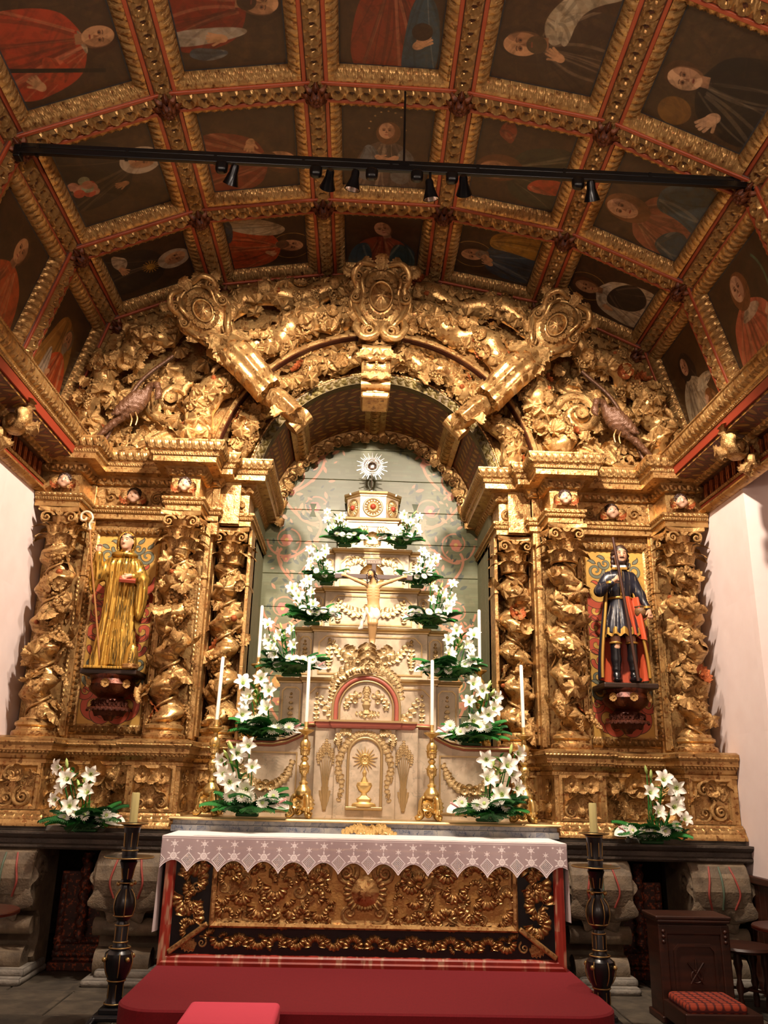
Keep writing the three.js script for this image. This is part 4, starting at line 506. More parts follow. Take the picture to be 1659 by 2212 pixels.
for (const s of [-1, 1]) {
  const t = thing('spandrel_carving', s < 0 ? 'gilded acanthus scrolls filling the corner over the monk statue' : 'gilded acanthus scrolls filling the corner over the pilgrim statue', 'carving'), r = rng(500 + s);
  const big = (x, y, R, a, fl) => { // large leafy volute
    put('scroll', SCR[1], MT.gold, t, onto(V(x, y, 0.12), V(0, 0, 1), a, R * 2, R * 1.6).multiply(M4(0, 0, 0, 0, 0, 0, fl, 1, 1)));
    for (let i = 0; i < 13; i++) { const q = i / 12, b = q * 1.5 * TAU, rad = R * (1.02 - 0.55 * q), A = a + (fl > 0 ? b : PI - b); put('acanthus_leaf', ACAN[i % 3], MT.gold, t, onto(V(x + cos(A) * rad * 0.8, y + sin(A) * rad * 0.8, 0.13 + 0.05 * q), V(cos(A) * 0.25, sin(A) * 0.25, 1), A - PI / 2 + (fl > 0 ? 0.7 : -0.7), R * (0.8 - 0.35 * q))); }
    put('carved_flower', FLO[0], MT.gold, t, onto(V(x, y, 0.2), V(0, 0, 1), 0, R * 0.5));
  };
  big(s * 1.86, 4.84, 0.25, s > 0 ? 0.4 : PI - 0.4, -s); big(s * 2.28, 4.41, 0.125, s > 0 ? 1 : PI - 1, s);
  mesh('stem', tube([[s * 2.4, 4.33, 0.14], [s * 2.2, 4.34, 0.17], [s * 2.02, 4.42, 0.19], [s * 1.85, 4.5, 0.19], [s * 1.68, 4.42, 0.17], [s * 1.58, 4.33, 0.14]], 0.035), MT.gold, t);
  for (let i = 0; i < 58; i++) { const x = rr(r, 1.5, 2.5), y = rr(r, 4.34, 5.36), R2 = hypot(x, y - AY); if (R2 < 1.62 || (x > 2.1 && y > 5.15) || hypot(x - 2.15, y - 4.78) < 0.17) continue; const k = r(), S = rr(r, 0.12, 0.22), n = V(rr(r, -0.5, 0.5), rr(r, -0.4, 0.5), 1), p = V(s * x, y, rr(r, 0.02, 0.14)); put(k < 0.5 ? 'vine_leaf' : k < 0.75 ? 'acanthus_leaf' : k < 0.88 ? 'carved_flower' : 'grape_bunch', k < 0.5 ? pick(r, LEAF) : k < 0.75 ? pick(r, ACAN) : k < 0.88 ? pick(r, FLO) : pick(r, GRP), MT.gold, t, onto(p, n, k < 0.88 ? r() * TAU : 0, S)); }
  for (let i = 0; i < 6; i++) put('acanthus_leaf', ACAN[i % 3], MT.gold, t, onto(V(s * (2.15 - i * 0.1), 4.36 + 0.09 * sin(i), 0.2), V(0, 0.3, 1), s * (0.5 + i * 0.25), 0.24));
  const b = tag(mesh('carved_bird', birdG, MT.bird, null), s < 0 ? 'dark carved bird pecking grapes, perched over the monk statue' : 'dark carved bird pecking grapes, perched over the pilgrim statue', 'bird');
  b.position.set(s * 2.17, 4.72, 0.28); b.scale.set(-s * 0.9, 0.9, 0.9); { const L = new THREE.Mesh(birdLegs, MT.gold); L.name = 'legs'; b.add(L); }
  mesh('frame_shadow_line', tube([[s * 2.45, 4.3, 0.2], [s * 2.33, 4.6, 0.2], [s * 2.16, 5.0, 0.19], [s * 1.9, 5.28, 0.17]], 0.018), MT.bird, t);  // dark tube drawn for the shadow line along the spandrel frame edge
}
// cartouches and consoles
function volBand(pts, w0, w1, thick, flutes = 5, n = 40, hump = 0) { const c = new THREE.CatmullRomCurve3(pts.map(p => V(...p))), d = pts[pts.length - 1], a = pts[0], ax = V(d[0] - a[0], d[1] - a[1], 0).normalize(), W = V(ax.y, -ax.x, 0); return [surf((u, v) => { const t = u * 2 - 1, p = c.getPoint(v), T = c.getTangent(v), N = W.clone().cross(T).normalize(); if (N.z < 0) N.negate(); const w = lerp(w0, w1, v) / 2, h = thick * (1 - hump + 1.4 * hump * sin(PI * v)) * (sqrt(max(0, 1 - t * t)) + 0.09 * cos(t * PI * flutes) * (1 - t * t) + 0.05 * sin(v * 40)); return [p.x + W.x * t * w + N.x * h, p.y + W.y * t * w + N.y * h, p.z + N.z * h]; }, 26, n), c]; }
function taperTube(P, r) { const c = new THREE.CatmullRomCurve3(P), n = 40; return surf((u, v) => { const p = c.getPoint(v), T = c.getTangent(v), N = V(-T.y, T.x, 0).normalize(), B = T.clone().cross(N), R = r * (0.35 + 0.65 * pow(sin(PI * (0.06 + 0.88 * v)), 0.6)), a = u * TAU; return [p.x + R * (N.x * cos(a) + B.x * sin(a)), p.y + R * (N.y * cos(a) + B.y * sin(a)), p.z + R * (N.z * cos(a) + B.z * sin(a))]; }, 8, n); }
function cartouche(t, M, w, h, oval) {
  const g = new THREE.Group(); g.name = 'cartouche'; g.applyMatrix4(M); t.add(g);
  const out = [...Array(48)].map((_, i) => { const a = i / 48 * TAU, k = 1 + 0.07 * cos(6 * a) + 0.05 * cos(2 * a + 0.4); return [cos(a) * w * k, sin(a) * h * k]; });
  mesh('shield', [extr(out, 0.05, 0.02), surf((u, v) => { const a = u * TAU, q = v; return [cos(a) * w * 0.92 * q, sin(a) * h * 0.92 * q, 0.07 + 0.07 * (1 - q * q)]; }, 32, 6)], MT.gold, g);
  mesh('medallion', [new THREE.TorusGeometry(1, 0.11, 8, 32).scale(w * oval, h * oval, 0.2).translate(0, h * 0.05, 0.15), surf((u, v) => { const a = u * TAU; return [cos(a) * w * oval * v, h * 0.05 + sin(a) * h * oval * v, 0.14 + 0.05 * (1 - v * v) + 0.008 * cos(a * 8) * v]; }, 32, 6)], MT.gold, g);
  for (let i = 0; i < 22; i++) { const a = i / 22 * TAU; put('carved_flower', FLO[i % 3], MT.gold, g, M4(cos(a) * w * (oval + 0.17), h * 0.05 + sin(a) * h * (oval + 0.17), 0.14, 0, 0, a, 0.045)); }
  for (const s of [-1, 1]) {
    mesh('scrolled_edge', [[[0.25, 1.0], [0.75, 0.98], [1.0, 0.7], [0.85, 0.35], [0.95, 0.0], [0.8, -0.4], [0.5, -0.75], [0.2, -1.05]], [[0.5, 0.8], [0.7, 0.5], [0.62, 0.1], [0.7, -0.3], [0.35, -0.8]]].map((L, j) => taperTube(L.map(([x, y], i) => V(s * x * w, y * h, 0.1 + 0.05 * sin(i * 1.3))), j ? 0.02 : 0.034)), MT.gold, g);
    for (const [x, y, S, a] of [[0.85, 0.62, 0.42, 0.5], [0.92, 0.05, 0.34, 3.6], [0.5, -0.82, 0.42, 2.2]]) put('volute', SCR[1], MT.gold, g, M4(s * x * w, y * h, 0.11, 0, 0, s > 0 ? a : PI - a, S * w * 1.3, S * w * 1.3 * s, S * w * 1.6));
    for (const [x, y, a, S] of [[0.7, 0.3, -0.5, 0.7], [0.75, -0.3, -2.4, 0.7], [0.2, -0.95, -2.9, 0.7], [0.35, 0.9, -0.6, 0.6], [0.95, 0.75, -1.2, 0.6]]) put('acanthus_leaf', ACAN[0], MT.gold, g, M4(s * x * w, y * h, 0.08, -0.15, 0, s * a, S * w));
  }
  put('acanthus_leaf', ACAN[1], MT.gold, g, M4(0, h * 0.85, 0.1, 0, 0, 0, w * 0.8)); put('acanthus_leaf', ACAN[2], MT.gold, g, M4(0, h * 0.8, 0.12, 0, 0, PI, w * 0.6));
  return g;
}
for (const s of [-1, 1]) {
  const t = thing('console_bracket', s < 0 ? 'gilded diagonal bracket with shield crossing the arch on the monk side' : 'gilded diagonal bracket with shield crossing the arch on the pilgrim side', 'bracket');
  const sh = (x, y, z) => [s * x, y, z];
  mesh('fluted_band', volBand([sh(1.44, 5.32, 0.34), sh(1.25, 5.12, 0.5), sh(1.08, 4.94, 0.5), sh(0.97, 4.83, 0.4)], 0.33, 0.27, 0.15, 3, 40, 0.4)[0], MT.gold, t);
  mesh('collar', volBand([sh(0.99, 4.86, 0.47), sh(0.94, 4.81, 0.47)], 0.3, 0.3, 0.15, 3, 6)[0], MT.gold, t);
  mesh('lower_band', volBand([sh(0.95, 4.81, 0.38), sh(0.86, 4.73, 0.45), sh(0.76, 4.64, 0.46), sh(0.68, 4.57, 0.36)], 0.21, 0.17, 0.12, 2, 40, 0.25)[0], MT.gold, t);
  mesh('bead_drop', [...Array(9)].map((_, i) => sph(0.015, s * lerp(0.9, 0.71, i / 8), lerp(4.77, 4.6, i / 8), 0.56, 7, 5)), MT.gold, t);
  mesh('end_roll', [new THREE.CylinderGeometry(0.075, 0.075, 0.2, 18).rotateZ(s * 0.75).translate(s * 0.69, 4.575, 0.4)], MT.gold, t);
  mesh('shoulder', new THREE.CapsuleGeometry(0.11, 0.55, 6, 14).rotateZ(s * -0.8).translate(s * 1.2, 5.06, 0.33), MT.gold, t);
  for (const [x, y, a, S] of [[1.5, 5.3, 2.2, 0.3], [1.3, 5.36, 2.6, 0.28], [1.45, 5.15, 1.9, 0.26], [0.8, 4.7, 2.4, 0.2], [0.9, 4.66, 2.6, 0.18]]) put('acanthus_leaf', ACAN[0], MT.gold, t, onto(V(s * x, y, 0.52), V(0, 0.2, 1), s * a, S));
  cartouche(t, basis(V(s * 1.6, 5.6, 0.36), V(cos(s * -0.62), sin(s * -0.62), 0), V(-sin(s * -0.62), cos(s * -0.62), 0).multiplyScalar(0.93).add(V(0, 0, 0.3)), V(0, -0.3, 0.95)), 0.22, 0.29, 0.36);
}
{
  const t = thing('keystone_crest', 'tall gilded shield crest crowning the arch with scrolled edges', 'crest');
  const g = cartouche(t, M4(-0.005, 5.77, 0.4, 0.18, 0, 0), 0.25, 0.33, 0.4);
  mesh('backing', rbb(-0.2, 0.2, 5.45, 6.05, 0.02, 0.42, 0.05), MT.gold, t);
  for (const s of [-1, 1]) { put('volute', SCR[1], MT.gold, t, M4(s * 0.1 - 0.005, 5.42, 0.5, 0, 0, s > 0 ? 1.9 : PI - 1.9, 0.2, 0.2 * s, 0.26)); }
  mesh('lower_scroll', [...[-1, 1].map(s => tube([[s * 0.2, 5.56, 0.46], [s * 0.22, 5.46, 0.5], [s * 0.14, 5.36, 0.52], [s * 0.04, 5.4, 0.52], [s * 0.02, 5.52, 0.5]], 0.035))], MT.gold, t);
  const k = thing('keystone_console', 'gilded scroll console with acanthus leaf hanging at the arch crown', 'console');
  const [bg] = volBand([[-0.03, 5.33, 0.2], [-0.03, 5.24, 0.42], [-0.03, 5.1, 0.44], [-0.03, 4.98, 0.36], [-0.03, 4.84, 0.34]], 0.28, 0.25, 0.05, 3);
  mesh('scroll_band', [bg, rbb(-0.16, 0.1, 4.86, 5.32, 0.02, 0.32, 0.03)], MT.gold, k);
  mesh('lower_lip', rbb(-0.155, 0.095, 4.82, 4.88, 0.1, 0.42, 0.02), MT.gold, k); for (const [y, z, r] of [[4.95, 0.4, 0.05], [5.27, 0.42, 0.06]]) mesh('scroll_roll', new THREE.CylinderGeometry(r, r, 0.26, 14).rotateZ(PI / 2).translate(-0.03, y, z), MT.gold, k);
  for (const [x, y, a, S] of [[-0.03, 5.27, PI, 0.24], [-0.12, 5.26, PI - 0.2, 0.18], [0.06, 5.26, PI + 0.2, 0.18], [-0.03, 5.05, PI, 0.16], [-0.1, 5.04, PI - 0.3, 0.12], [0.04, 5.04, PI + 0.3, 0.12]]) put('acanthus_leaf', ACAN[2], MT.gold, k, onto(V(x, y, 0.47), V(0, 0, 1), a, S));
  mesh('bead_drop', [...Array(8)].map((_, i) => sph(0.014, -0.03, 5.2 - i * 0.022, 0.52, 7, 5)), MT.gold, k);
}
// ================================================================ the painted niche and the stepped throne
{
  const t = thing('niche_wall', 'green painted board wall with pink vine scrolls behind the stepped throne', 'panel');
  const W = 1024, H = 1536, c = document.createElement('canvas'); c.width = W; c.height = H; const x = c.getContext('2d'), r = rng(12);
  x.fillStyle = '#5e6140'; x.fillRect(0, 0, W, H);
  for (let i = 0; i < 1500; i++) { x.fillStyle = ['rgba(120,130,100,.16)', 'rgba(140,144,110,.14)', 'rgba(96,112,84,.16)', 'rgba(180,160,120,.1)'][floor(r() * 4)]; x.fillRect(r() * W, r() * H, 10 + r() * 90, 3 + r() * 18); }
  const leaf = (px, py, a, L, col) => { x.save(); x.translate(px, py); x.rotate(a); x.fillStyle = col; x.beginPath(); x.moveTo(0, 0); x.quadraticCurveTo(L * 0.5, -L * 0.4, L, 0); x.quadraticCurveTo(L * 0.5, L * 0.4, 0, 0); x.fill(); x.restore(); };
  const flower = (px, py, R, col) => { for (let i = 0; i < 6; i++) { x.fillStyle = col; x.beginPath(); x.arc(px + cos(i / 6 * TAU) * R * 0.6, py + sin(i / 6 * TAU) * R * 0.6, R * 0.5, 0, TAU); x.fill(); } x.fillStyle = '#c8a860'; x.beginPath(); x.arc(px, py, R * 0.35, 0, TAU); x.fill(); };
  for (const d of [-1, 1]) for (let k = 0; k < 9; k++) {
    const cy = 130 + k * 160, sgn = k % 2 ? 1 : -1, cx = W / 2 + d * (330 + sgn * 60), X = px => px;
    x.strokeStyle = '#b07858'; x.lineWidth = 12; x.beginPath(); x.moveTo(W / 2 + d * (330 - sgn * 80), cy - 120); x.bezierCurveTo(W / 2 + d * (330 - sgn * 150), cy - 30, cx - d * 20, cy + 120, W / 2 + d * (330 + sgn * 80), cy + 80); x.stroke();
    x.lineWidth = 9; for (let i = 0; i < 36; i++) { const t0 = i / 36, a = t0 * 1.4 * TAU, R = 88 * (1 - t0 * 0.75); x.lineWidth = 10 * (1 - t0 * 0.6); x.beginPath(); x.moveTo(cx + d * R * cos(a), cy + R * sin(a)); const a2 = (i + 1) / 36 * 1.4 * TAU, R2 = 88 * (1 - (i + 1) / 36 * 0.75); x.lineTo(cx + d * R2 * cos(a2), cy + R2 * sin(a2)); x.stroke(); }
    flower(cx, cy, 26, ['#b9745c', '#b88a4c', '#a8685a'][k % 3]); for (let i = 0; i < 34; i++) { const a = r() * TAU, R = 40 + r() * 120; leaf(cx + cos(a) * R, cy + sin(a) * R, r() * TAU, 18 + r() * 26, r() < 0.6 ? '#3c4638' : '#b08060'); } flower(cx + (r() - 0.5) * 200, cy + 90, 15, '#b07058');
  }
  const tx = new THREE.CanvasTexture(c); tx.colorSpace = THREE.SRGBColorSpace; const m = mat(0xffffff, 0.42, { map: tx });
  for (let i = 0; i < 10; i++) { const y0 = 1.86 + i * 0.345, g = fin(rb(2.4, 0.341, 0.03, 0.004, 0, y0 + 0.1705, -1.215)), p = g.attributes.position, uv = g.attributes.uv; for (let k = 0; k < p.count; k++) uv.setXY(k, (p.getX(k) + 1.15) / 2.3, (p.getY(k) - 1.86) / 3.45); mesh('board', g, m, t, { uv: 1 }); }
  for (const [bx0, by] of [[-0.62, 4.27], [0.45, 4.3]]) mesh('butterfly_key', extr([[-0.035, 0.07], [0.035, 0.07], [0.012, 0], [0.035, -0.07], [-0.035, -0.07], [-0.012, 0]], 0.004, 0).translate(bx0, by, -1.2), MT.keyGreen ??= mat(0x566048, 0.6), t);
}
for (const s of [-1, 1]) {
  const t = thing('niche_reveal', s < 0 ? 'plain grey-green boarded reveal of the throne niche on the monk side' : 'plain grey-green boarded reveal of the throne niche on the pilgrim side', 'panel');
  for (let i = 0; i < 3; i++) mesh('board', rbb(min(s * 1.1, s * 1.13), max(s * 1.1, s * 1.13), 1.2, 4.1, -1.2 + i * 0.25, -0.953 + i * 0.25, 0.004), MT.reveal ??= mat(0x77785c, 0.6, bump({}, wear, 0.003)), t);
}
{
  const t = thing('niche_vault', 'dark painted barrel vault over the throne with gilded ribs', 'vault');
  mesh('soffit', surf((u, v) => { const a = u * PI; return [cos(a) * 1.09, AY + sin(a) * 1.07, lerp(-1.22, -0.06, v)]; }, 40, 2), paintedSoffit(), t);
  for (const a of [0.25, 0.5, 0.75]) { const A = a * PI, p = z => [cos(A) * 1.05, AY + sin(A) * 1.05, z], n = [-cos(A), -sin(A), 0]; mesh('rib', [orn(p(-1.2), p(-0.08), n, 0.13, 0.05, 0.1, 'leaf'), orn(p(-1.2), p(-0.08), n, 0.22, 0.02, 2, 'rope')], MT.gold, t); }
  for (const z of [-1.13]) mesh('arch_rib', [ornArc(1.02, z, 0.1, 0.02, 0.12, 'wave'), toCreasedNormals(arcBand([[1.07, z - 0.02], [0.97, z - 0.02], [0.96, z], [1.08, z + 0.01]], 0, PI), 0.5)], MT.gold, t);
  for (let i = 0; i < 15; i++) { const A = PI * (i + 0.5) / 15; put('crest_scroll', SCR[0], MT.gold, t, M4(cos(A) * 0.965, AY + sin(A) * 0.965, -1.11, 0, 0, A, 0.11, 0.11 * (i < 7 ? 1 : -1), 0.09)); put('crest_leaf', ACAN[0], MT.gold, t, M4(cos(A + 0.1) * 1.0, AY + sin(A + 0.1) * 1.0, -1.11, 0, 0, A + PI / 2, 0.13)); }
}
function chain(pts, size, n, seed, tuck = 1) { // gilded leaf swag merged into one relief
  const c = new THREE.CatmullRomCurve3(pts.map(p => V(...p))), o = [], r = rng(seed); for (let i = 0; i < n; i++) { const v = (i + 0.5) / n, p = c.getPoint(v), T = c.getTangent(v), a = atan2(T.y, T.x) - PI / 2, S = size * (0.6 + 0.6 * sin(PI * v)) * rr(r, 0.85, 1.15); for (const k of [-1, 1]) o.push(xf(ACAN[0], M4(p.x, p.y, p.z, -0.12, 0, a + k * 0.6 * tuck + rr(r, -0.2, 0.2), S * 0.85, S, S * 0.55))); } return o;
}
const drop = (x, y, z, h, s, sd) => [...chain([[x, y, z], [x, y - h / 2, z + 0.004], [x, y - h, z]], s, 7, sd, 0.9), sph(s * 0.3, x, y, z + 0.01), xf(ACAN[0], M4(x, y - h * 0.9, z, 0, 0, PI, s))];
const cutPanel = (w, h, k, y, z) => frameXY([[-w, y - h], [w, y - h], [w, y + h - k], [w - k, y + h], [-w + k, y + h], [-w, y + h - k]], [[-0.006, 0], [-0.006, 0.008], [0.006, 0.008], [0.006, 0]]).translate(0, 0, z);
const TIERS = [ // [halfwidth, centre halfwidth, bottom, top, front z]
  [0.76, 0.56, 1.85, 2.41, 0.0], [0.655, 0.5, 2.41, 2.875, -0.2], [0.55, 0.42, 2.875, 3.28, -0.4], [0.46, 0.35, 3.28, 3.7, -0.6], [0.335, 0.245, 3.7, 4.06, -0.75], [0.26, 0.13, 4.06, 4.37, -0.85]];
const tierName = ['lowest silvered throne step with bellflower drops, behind the tabernacle', 'second silvered throne step with gilt swags below the crucifix foot', 'third silvered throne step with leafy garland behind the crucified figure', 'fourth silvered throne step with gilt sheaf behind the title plaque', 'fifth small silvered throne step with gilt sheaf', 'topmost angular plinth with red and gilt roundels'];
TIERS.forEach(([w, cw, y0, y1, z], i) => {
  const t = thing('throne_step', tierName[i], 'step'), h = y1 - y0, zb = -1.16;
  const plan = i < 5 ? [[-w, zb], [-w, z - 0.07], [-cw - 0.01, z - 0.07], [-cw, z], [cw, z], [cw + 0.01, z - 0.07], [w, z - 0.07], [w, zb]] : [[-w, zb], [-w, z - 0.13], [-cw, z], [cw, z], [w, z - 0.13], [w, zb]];
  mesh('body', [cornice(plan, [[0, y0], [0, y1 - 0.03]]), bb(-w + 0.01, w - 0.01, y1 - 0.05, y1 - 0.012, zb, z - 0.12)], MT.cream, t, { k: 1.5 });
  mesh('cornice', cornice(plan, [[0, y1 - 0.045], [0.012, y1 - 0.042], [0.012, y1 - 0.03], [0.03, y1 - 0.018], [0.034, y1], [-0.2, y1]]), MT.creamGold, t);
  mesh('top_board', bb(-w + 0.02, w - 0.02, y1 - 0.02, y1 - 0.001, zb, z - 0.05), MT.cream, t);
  if (i < 5) {
    const pw = cw - 0.05, ph = h / 2 - 0.07, my = y0 + h / 2 - 0.01; mesh('panel_moulding', cutPanel(pw, ph, 0.06, my, z), MT.creamGold, t);
    for (const s of [-1, 1]) mesh('wing_moulding', cutPanel((w - cw) / 2 - 0.025, ph, 0.03, my, z - 0.07).translate(s * (w + cw) / 2, 0, 0), MT.creamGold, t);
    for (const s of [-1, 1]) mesh('gilt_drop', drop(s * (w + cw) / 2, my + ph * 0.75, z - 0.062, ph * 1.4, 0.035, i), MT.creamGold, t);
    const Z = z + 0.008;
    if (i === 0) for (const s of [-1, 1]) { mesh('gilt_drop', drop(s * 0.44, my + ph * 0.75, Z, ph * 1.3, 0.04, 9), MT.creamGold, t); mesh('gilt_swag', chain([[s * 0.42, my + ph * 0.75, Z], [s * 0.33, my, Z], [s * 0.2, my - 0.08, Z]], 0.05, 8, 5), MT.creamGold, t); }
    if (i === 1) { for (const s of [-1, 1]) { mesh('gilt_drop', drop(s * 0.36, my + ph * 0.8, Z, ph * 1.5, 0.05, 19), MT.creamGold, t); mesh('gilt_swag', chain([[s * 0.35, my + ph * 0.85, Z], [s * 0.25, my + 0.0, Z], [s * 0.1, my - 0.06, Z]], 0.06, 9, 25), MT.creamGold, t); } }
    if (i === 2) for (const s of [-1, 1]) { mesh('gilt_drop', drop(s * 0.3, my + ph * 0.7, Z, ph * 1.4, 0.05, 29), MT.creamGold, t); mesh('gilt_swag', chain([[s * 0.3, my + ph * 0.75, Z], [s * 0.22, my + 0.01, Z], [s * 0.1, my - 0.02, Z], [s * 0.02, my + 0.03, Z]], 0.07, 10, 35), MT.creamGold, t); }
    if (i >= 3) { const k = i === 3 ? 1 : 0.72; mesh('gilt_sheaf', [...Array(9)].map((_, q) => xf(ACAN[0], M4(0, my - ph * 0.7, Z, -0.1, 0, (q - 4) * 0.28, (0.2 - abs(q - 4) * 0.012) * k))), MT.creamGold, t); for (const s of [-1, 1]) mesh('gilt_swag', chain([[s * pw * 0.75, my - ph * 0.5, Z], [s * pw * 0.72, my + ph * 0.5, Z], [s * pw * 0.4, my + ph * 0.75, Z], [s * 0.04, my + ph * 0.3, Z]], 0.05 * k, 12, 45), MT.creamGold, t); }
  } else {
    for (const [x, zz, a, ww] of [[0, z, 0, 1], [-0.195, z - 0.065, -0.78, 0.8], [0.195, z - 0.065, 0.78, 0.8]]) { const g = new THREE.Group(); g.name = 'roundel'; g.position.set(x, y0 + 0.15, zz + 0.004); g.rotation.y = a; g.scale.set(ww, 1, 1); t.add(g); mesh('rim', new THREE.TorusGeometry(0.092, 0.012, 8, 28), MT.creamGold, g); mesh('gilt_rays', [...Array(16)].map((_, k) => xf(LEAF[0], M4(0, 0, 0.004, 0, 0, k / 16 * TAU, 0.05, 0.09, 0.05))), MT.creamGold, g); mesh('red_boss', sph(0.028, 0, 0, 0.012), MT.redPaint, g); }
  }
});
// base storey either side of the tabernacle
for (const s of [-1, 1]) {
  const t = thing('throne_wing', s < 0 ? 'marbled base wing with gilt festoon beside the tabernacle on the monk side' : 'marbled base wing with gilt festoon beside the tabernacle on the pilgrim side', 'base');
  const pl = [[-1.12, 0.2], [-0.72, 0.2], [-0.62, 0.23], [-0.55, 0.28], [-0.36, 0.28]], P = s < 0 ? pl : mir(pl);
  const out = [[-1.12, 1.3], [-0.36, 1.3], [-0.36, 2.0], [-0.5, 2.0], [-0.5, 1.93], [-0.56, 1.91], [-0.66, 1.86], [-0.76, 1.845], [-1.12, 1.845]], o2 = out.map(([x, y]) => [-s * x, y]);
  mesh('body', extr(o2, 0.42, 0).translate(0, 0, -0.2), MT.cream, t, { k: 1.5 });
  const rail = [[-1.13, 1.855], [-0.76, 1.855], [-0.66, 1.875], [-0.57, 1.915], [-0.515, 1.945], [-0.5, 1.96], [-0.495, 2.01], [-0.36, 2.015]].map(([x, y]) => [-s * x, y]);
  const bar = (r0, dz, m, nm) => mesh(nm, surf((u, v) => { const k = min(rail.length - 2, floor(u * (rail.length - 1))), f = u * (rail.length - 1) - k, x = lerp(rail[k][0], rail[k + 1][0], f), y = lerp(rail[k][1], rail[k + 1][1], f), a = v * TAU; return [x, y + r0 * cos(a), 0.225 + dz + r0 * 1.6 * sin(a)]; }, (rail.length - 1) * 3, 8), m, t);
  bar(0.022, 0, MT.rosePaint ??= mat(0xa45a4a, 0.4), 'rose_moulding'); bar(0.009, 0.036, MT.creamGold, 'gilt_edge');
  const Z = 0.226; mesh('gilt_festoon', chain([[s * 1.02, 1.74, Z], [s * 0.95, 1.6, Z], [s * 0.8, 1.53, Z + 0.01], [s * 0.66, 1.6, Z], [s * 0.6, 1.72, Z]], 0.06, 18, 61), MT.creamGold, t);
  mesh('festoon_blossom', [-0.04, 0, 0.04].map((d, i) => xf(FLO[i], M4(s * 0.8 + d, 1.535 + 0.015 * (i % 2), Z + 0.015, 0, 0, 0, 0.07))), MT.creamGold, t);
  mesh('panel_moulding', frameXY([[-0.24, 1.36], [0.24, 1.36], [0.24, 1.79], [-0.24, 1.79]], [[-0.006, 0], [-0.006, 0.008], [0.006, 0.008], [0.006, 0]]).translate(s * 0.81, 0, 0.22), MT.creamGold, t);
}
{
  const t = thing('tabernacle', 'silvered tabernacle with arched pediment, vine reliefs and chalice door', 'tabernacle', [-0.03, 0, 0]);
  mesh('body', [rbb(-0.4, 0.42, 1.3, 2.0, -0.1, 0.3), rbb(-0.24, 0.24, 1.3, 1.99, 0.29, 0.33)], MT.cream, t, { k: 1.5 });
  mesh('cornice', [cornice([[-0.37, -0.05], [-0.37, 0.3], [-0.25, 0.3], [-0.25, 0.34], [0.25, 0.34], [0.25, 0.3], [0.37, 0.3], [0.37, -0.05]], [[0, 1.98], [0.015, 1.985], [0.03, 2.01], [0.03, 2.03], [-0.1, 2.035]])], MT.rosePaint, t);
  mesh('cornice_edge', cornice([[-0.37, -0.05], [-0.37, 0.3], [-0.25, 0.3], [-0.25, 0.34], [0.25, 0.34], [0.25, 0.3], [0.37, 0.3], [0.37, -0.05]], [[0.02, 2.028], [0.04, 2.03], [0.04, 2.045], [-0.1, 2.05]]), MT.creamGold, t);
  const A = (r, z0, z1) => [...Array(25)].map((_, i) => [cos(i / 24 * PI) * r, 2.05 + 0.09 + sin(i / 24 * PI) * r]);
  mesh('pediment', extr([[0.24, 2.04], ...A(0.24), [-0.24, 2.04]], 0.2, 0).translate(0, 0, 0.1), MT.cream, t, { k: 1.5 });
  const archT = (r, q, m, nm, z) => mesh(nm, tube([[r, 2.05, z], ...A(r).map(p => [...p, z]), [-r, 2.05, z]], q, 8, 60), m, t);
  archT(0.245, 0.02, MT.rosePaint, 'rose_arch', 0.3); archT(0.268, 0.012, MT.creamGold, 'gilt_arch', 0.31); archT(0.215, 0.008, MT.creamGold, 'gilt_arch', 0.31);
  mesh('vase_relief', [xf(merge(lathe([[0, 0], [0.04, 0], [0.02, 0.03], [0.035, 0.07], [0.02, 0.1], [0, 0.1]], 12)), M4(0, 2.1, 0.3, 0, 0, 0, 1, 1, 0.4)), ...chain([[0, 2.19, 0.305], [-0.08, 2.25, 0.305], [-0.15, 2.2, 0.305], [-0.16, 2.14, 0.305]], 0.045, 8, 71), ...chain([[0, 2.19, 0.305], [0.08, 2.25, 0.305], [0.15, 2.2, 0.305], [0.16, 2.14, 0.305]], 0.045, 8, 72), ...chain([[0, 2.2, 0.305], [0, 2.3, 0.305]], 0.05, 5, 73), ...[-0.09, 0.09].map(x => xf(FLO[0], M4(x, 2.2, 0.31, 0, 0, 0, 0.05))), ...chain([[-0.1, 2.1, 0.305], [0.1, 2.1, 0.305]], 0.04, 7, 74)], MT.creamGold, t);
  mesh('crest_leaves', [...chain([[0.29, 2.2, 0.28], [0.24, 2.36, 0.3], [0.12, 2.45, 0.32], [0, 2.47, 0.33], [-0.12, 2.45, 0.32], [-0.24, 2.36, 0.3], [-0.29, 2.2, 0.28]], 0.08, 30, 75), ...chain([[0, 2.42, 0.33], [0, 2.62, 0.3]], 0.12, 8, 76), ...chain([[-0.05, 2.5, 0.32], [-0.18, 2.6, 0.26]], 0.1, 6, 77), ...chain([[0.05, 2.5, 0.32], [0.18, 2.6, 0.26]], 0.1, 6, 78), ...[[-0.08, 2.52], [0.08, 2.52], [0, 2.58], [-0.13, 2.6], [0.13, 2.6], [0, 2.47]].map(([x, y]) => xf(FLO[0], M4(x, y, 0.34, 0, 0, 0, 0.05)))], MT.creamGold, t);
  // door
  const dOut = [[0.13, 1.4], ...[...Array(17)].map((_, i) => [cos(i / 16 * PI) * 0.13, 1.78 + sin(i / 16 * PI) * 0.13]), [-0.13, 1.4]];
  const d = new THREE.Group(); d.name = 'door'; t.add(d);
  mesh('door_panel', extr(dOut.map(([x, y]) => [x * 0.95, y]), 0.01, 0.002).translate(0, 0, 0.326), MT.marbleDoor ??= mat(0xffffff, 0.3, { map: (() => { const q = silverMap.clone(); q.repeat.set(3, 3); return q; })() }), d);
